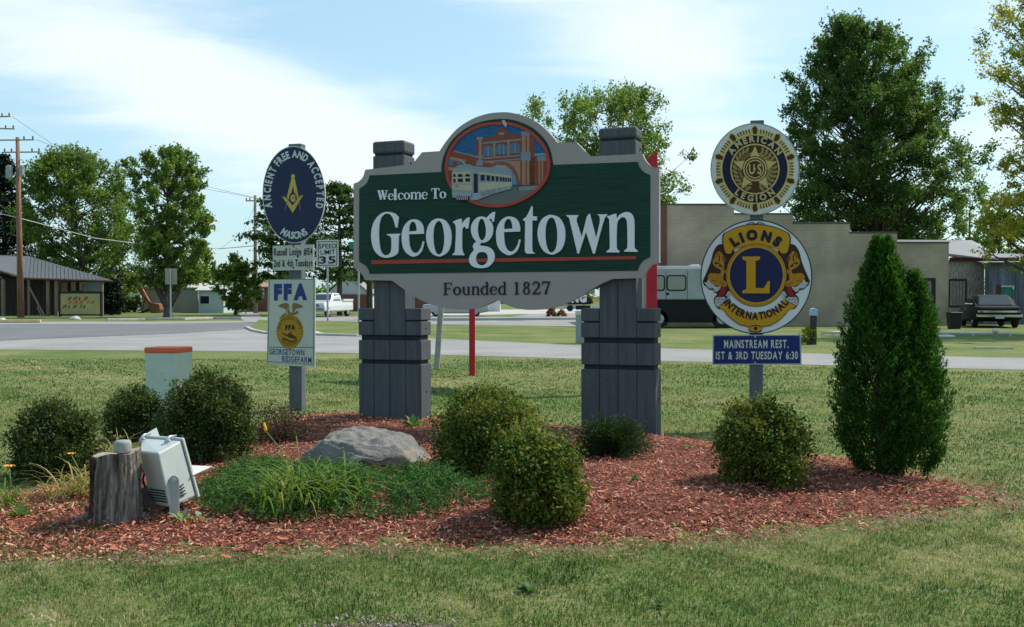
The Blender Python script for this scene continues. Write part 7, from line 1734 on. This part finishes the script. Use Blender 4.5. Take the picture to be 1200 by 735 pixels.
# utility poles
M_pole = barkmat('pole_wood', (.13, .055, .03), (.24, .11, .065), (.30, .19, .13), 8, .5, .5, .03); M_pole2 = barkmat('pole_grey', (.16, .13, .11), (.24, .20, .17), (.32, .28, .24), 8, .5, .5, .03)
M_ins = mat('insulator', (.12, .07, .05), .3); M_tr = mat('transformer_grey', (.27, .29, .30), .5)
def pole(label, px, py, topx, topy, Y, w0, w1, arms, m=M_pole, cans=(), group='utility poles', braces=True):
    b = at(px, py, Y); b.z = 0; s = Y/FPX; r = thing('utility_pole', label, 'utility pole', b, 0, group); t = at(topx, topy, Y) - b
    MB().tube([(0, 0, -.2), t*.5, t], [w0*s/2, (w0 + w1)*s/4, w1*s/2], 12).build('pole', m, r, smooth=True)
    for xl, yl, xr, yr, dy in arms:
        a, c = at(xl, yl, Y) - b, at(xr, yr, Y) - b; a.y += dy; c.y += dy; h = 1.3*s*.5
        MB().hexa([a + Vector((0, -.06, -h)), c + Vector((0, -.06, -h)), c + Vector((0, .06, -h)), a + Vector((0, .06, -h)), a + Vector((0, -.06, h)), c + Vector((0, -.06, h)), c + Vector((0, .06, h)), a + Vector((0, .06, h))]).build('crossarm', M_pole2, r)
        for t_ in (.03, .22, .78, .97):
            p = a.lerp(c, t_); MB().tube([p + Vector((0, 0, h)), p + Vector((0, 0, h + .12)), p + Vector((0, 0, h + .28))], [.03, .08, .04], 8).build('insulator', M_ins, r)
    for x, y0_, y1_, w in cans:
        a, c = at(x, y1_, Y) - b, at(x, y0_, Y) - b; off_ = Vector((0, -.25, 0)); MB().tube([a + off_, a.lerp(c, .08) + off_, a.lerp(c, .9) + off_, c + off_], [w*s*.44, w*s*.5, w*s*.5, w*s*.3], 14).build('transformer', M_tr, r)
    return r
pole('tall reddish wooden utility pole with two crossarms and transformers in front of the shed', 24.5, 373.5, 20.5, 161, 86, 8.0, 4.2, [(-12, 165.2, 42, 164.6, -.3), (2, 178, 45, 177.6, .3)], cans=((12.5, 194, 210, 7.5), (27, 194, 206, 6)))
pole('second utility pole cut by the left edge with brown crossarms', -9, 374, -8, 128, 92, 7, 4.4, [(-30, 138.5, 14, 137.2, -.3), (-32, 149.5, 15, 150.5, .3)], m=M_pole2)
pole('thin grey utility pole between the bushy tree and the oval sign', 299.5, 366, 299, 229, 110, 5, 3.2, [(288, 235.5, 310, 235.2, 0)], m=M_pole2)
def wire(name, label, pts, r=.02, sag=0):
    P = [at(*p) for p in pts]; b = P[0].copy(); Q_ = []
    for (p, q) in zip(P, P[1:]):
        for i in range(14):
            t = i/14; v = p.lerp(q, t); v.z -= sag*4*t*(1 - t); Q_.append(v - b)
    Q_.append(P[-1] - b); o = thing(name, label, 'wire', b, 0, 'overhead wires'); MB().tube(Q_, r, 5).build('cable', mat('cable_grey' if r > .03 else 'cable_dark', (.42, .42, .42) if r > .03 else (.12, .12, .13), .6), o)
wire('overhead_wire', 'thick pale cable sagging from the left pole across the two maples', [(-60, 236, 84), (24, 256, 86), (110, 279, 92), (180, 288, 98), (258, 291.5, 108), (299, 288, 110)], .045)
wire('overhead_wire', 'thin upper wire running from the left pole top towards the middle pole', [(14, 136.5, 92), (60, 168, 96), (150, 197, 104), (299, 232, 110)], .018)
wire('overhead_wire', 'thin wire from the crossarm of the tall reddish pole to the middle pole', [(42, 163.5, 86), (110, 190, 96), (200, 214, 104), (309, 234, 110)], .018)
wire('overhead_wire', 'thin wire leaving the middle pole downwards to the right behind the oval sign', [(258, 291.5, 108), (285, 272, 109), (299, 240, 110)], .014)
wire('overhead_wire', 'thin wire from the middle pole to the right behind the left round sign', [(299, 236, 110), (345, 244, 112), (420, 250, 118), (560, 262, 130)], .014)
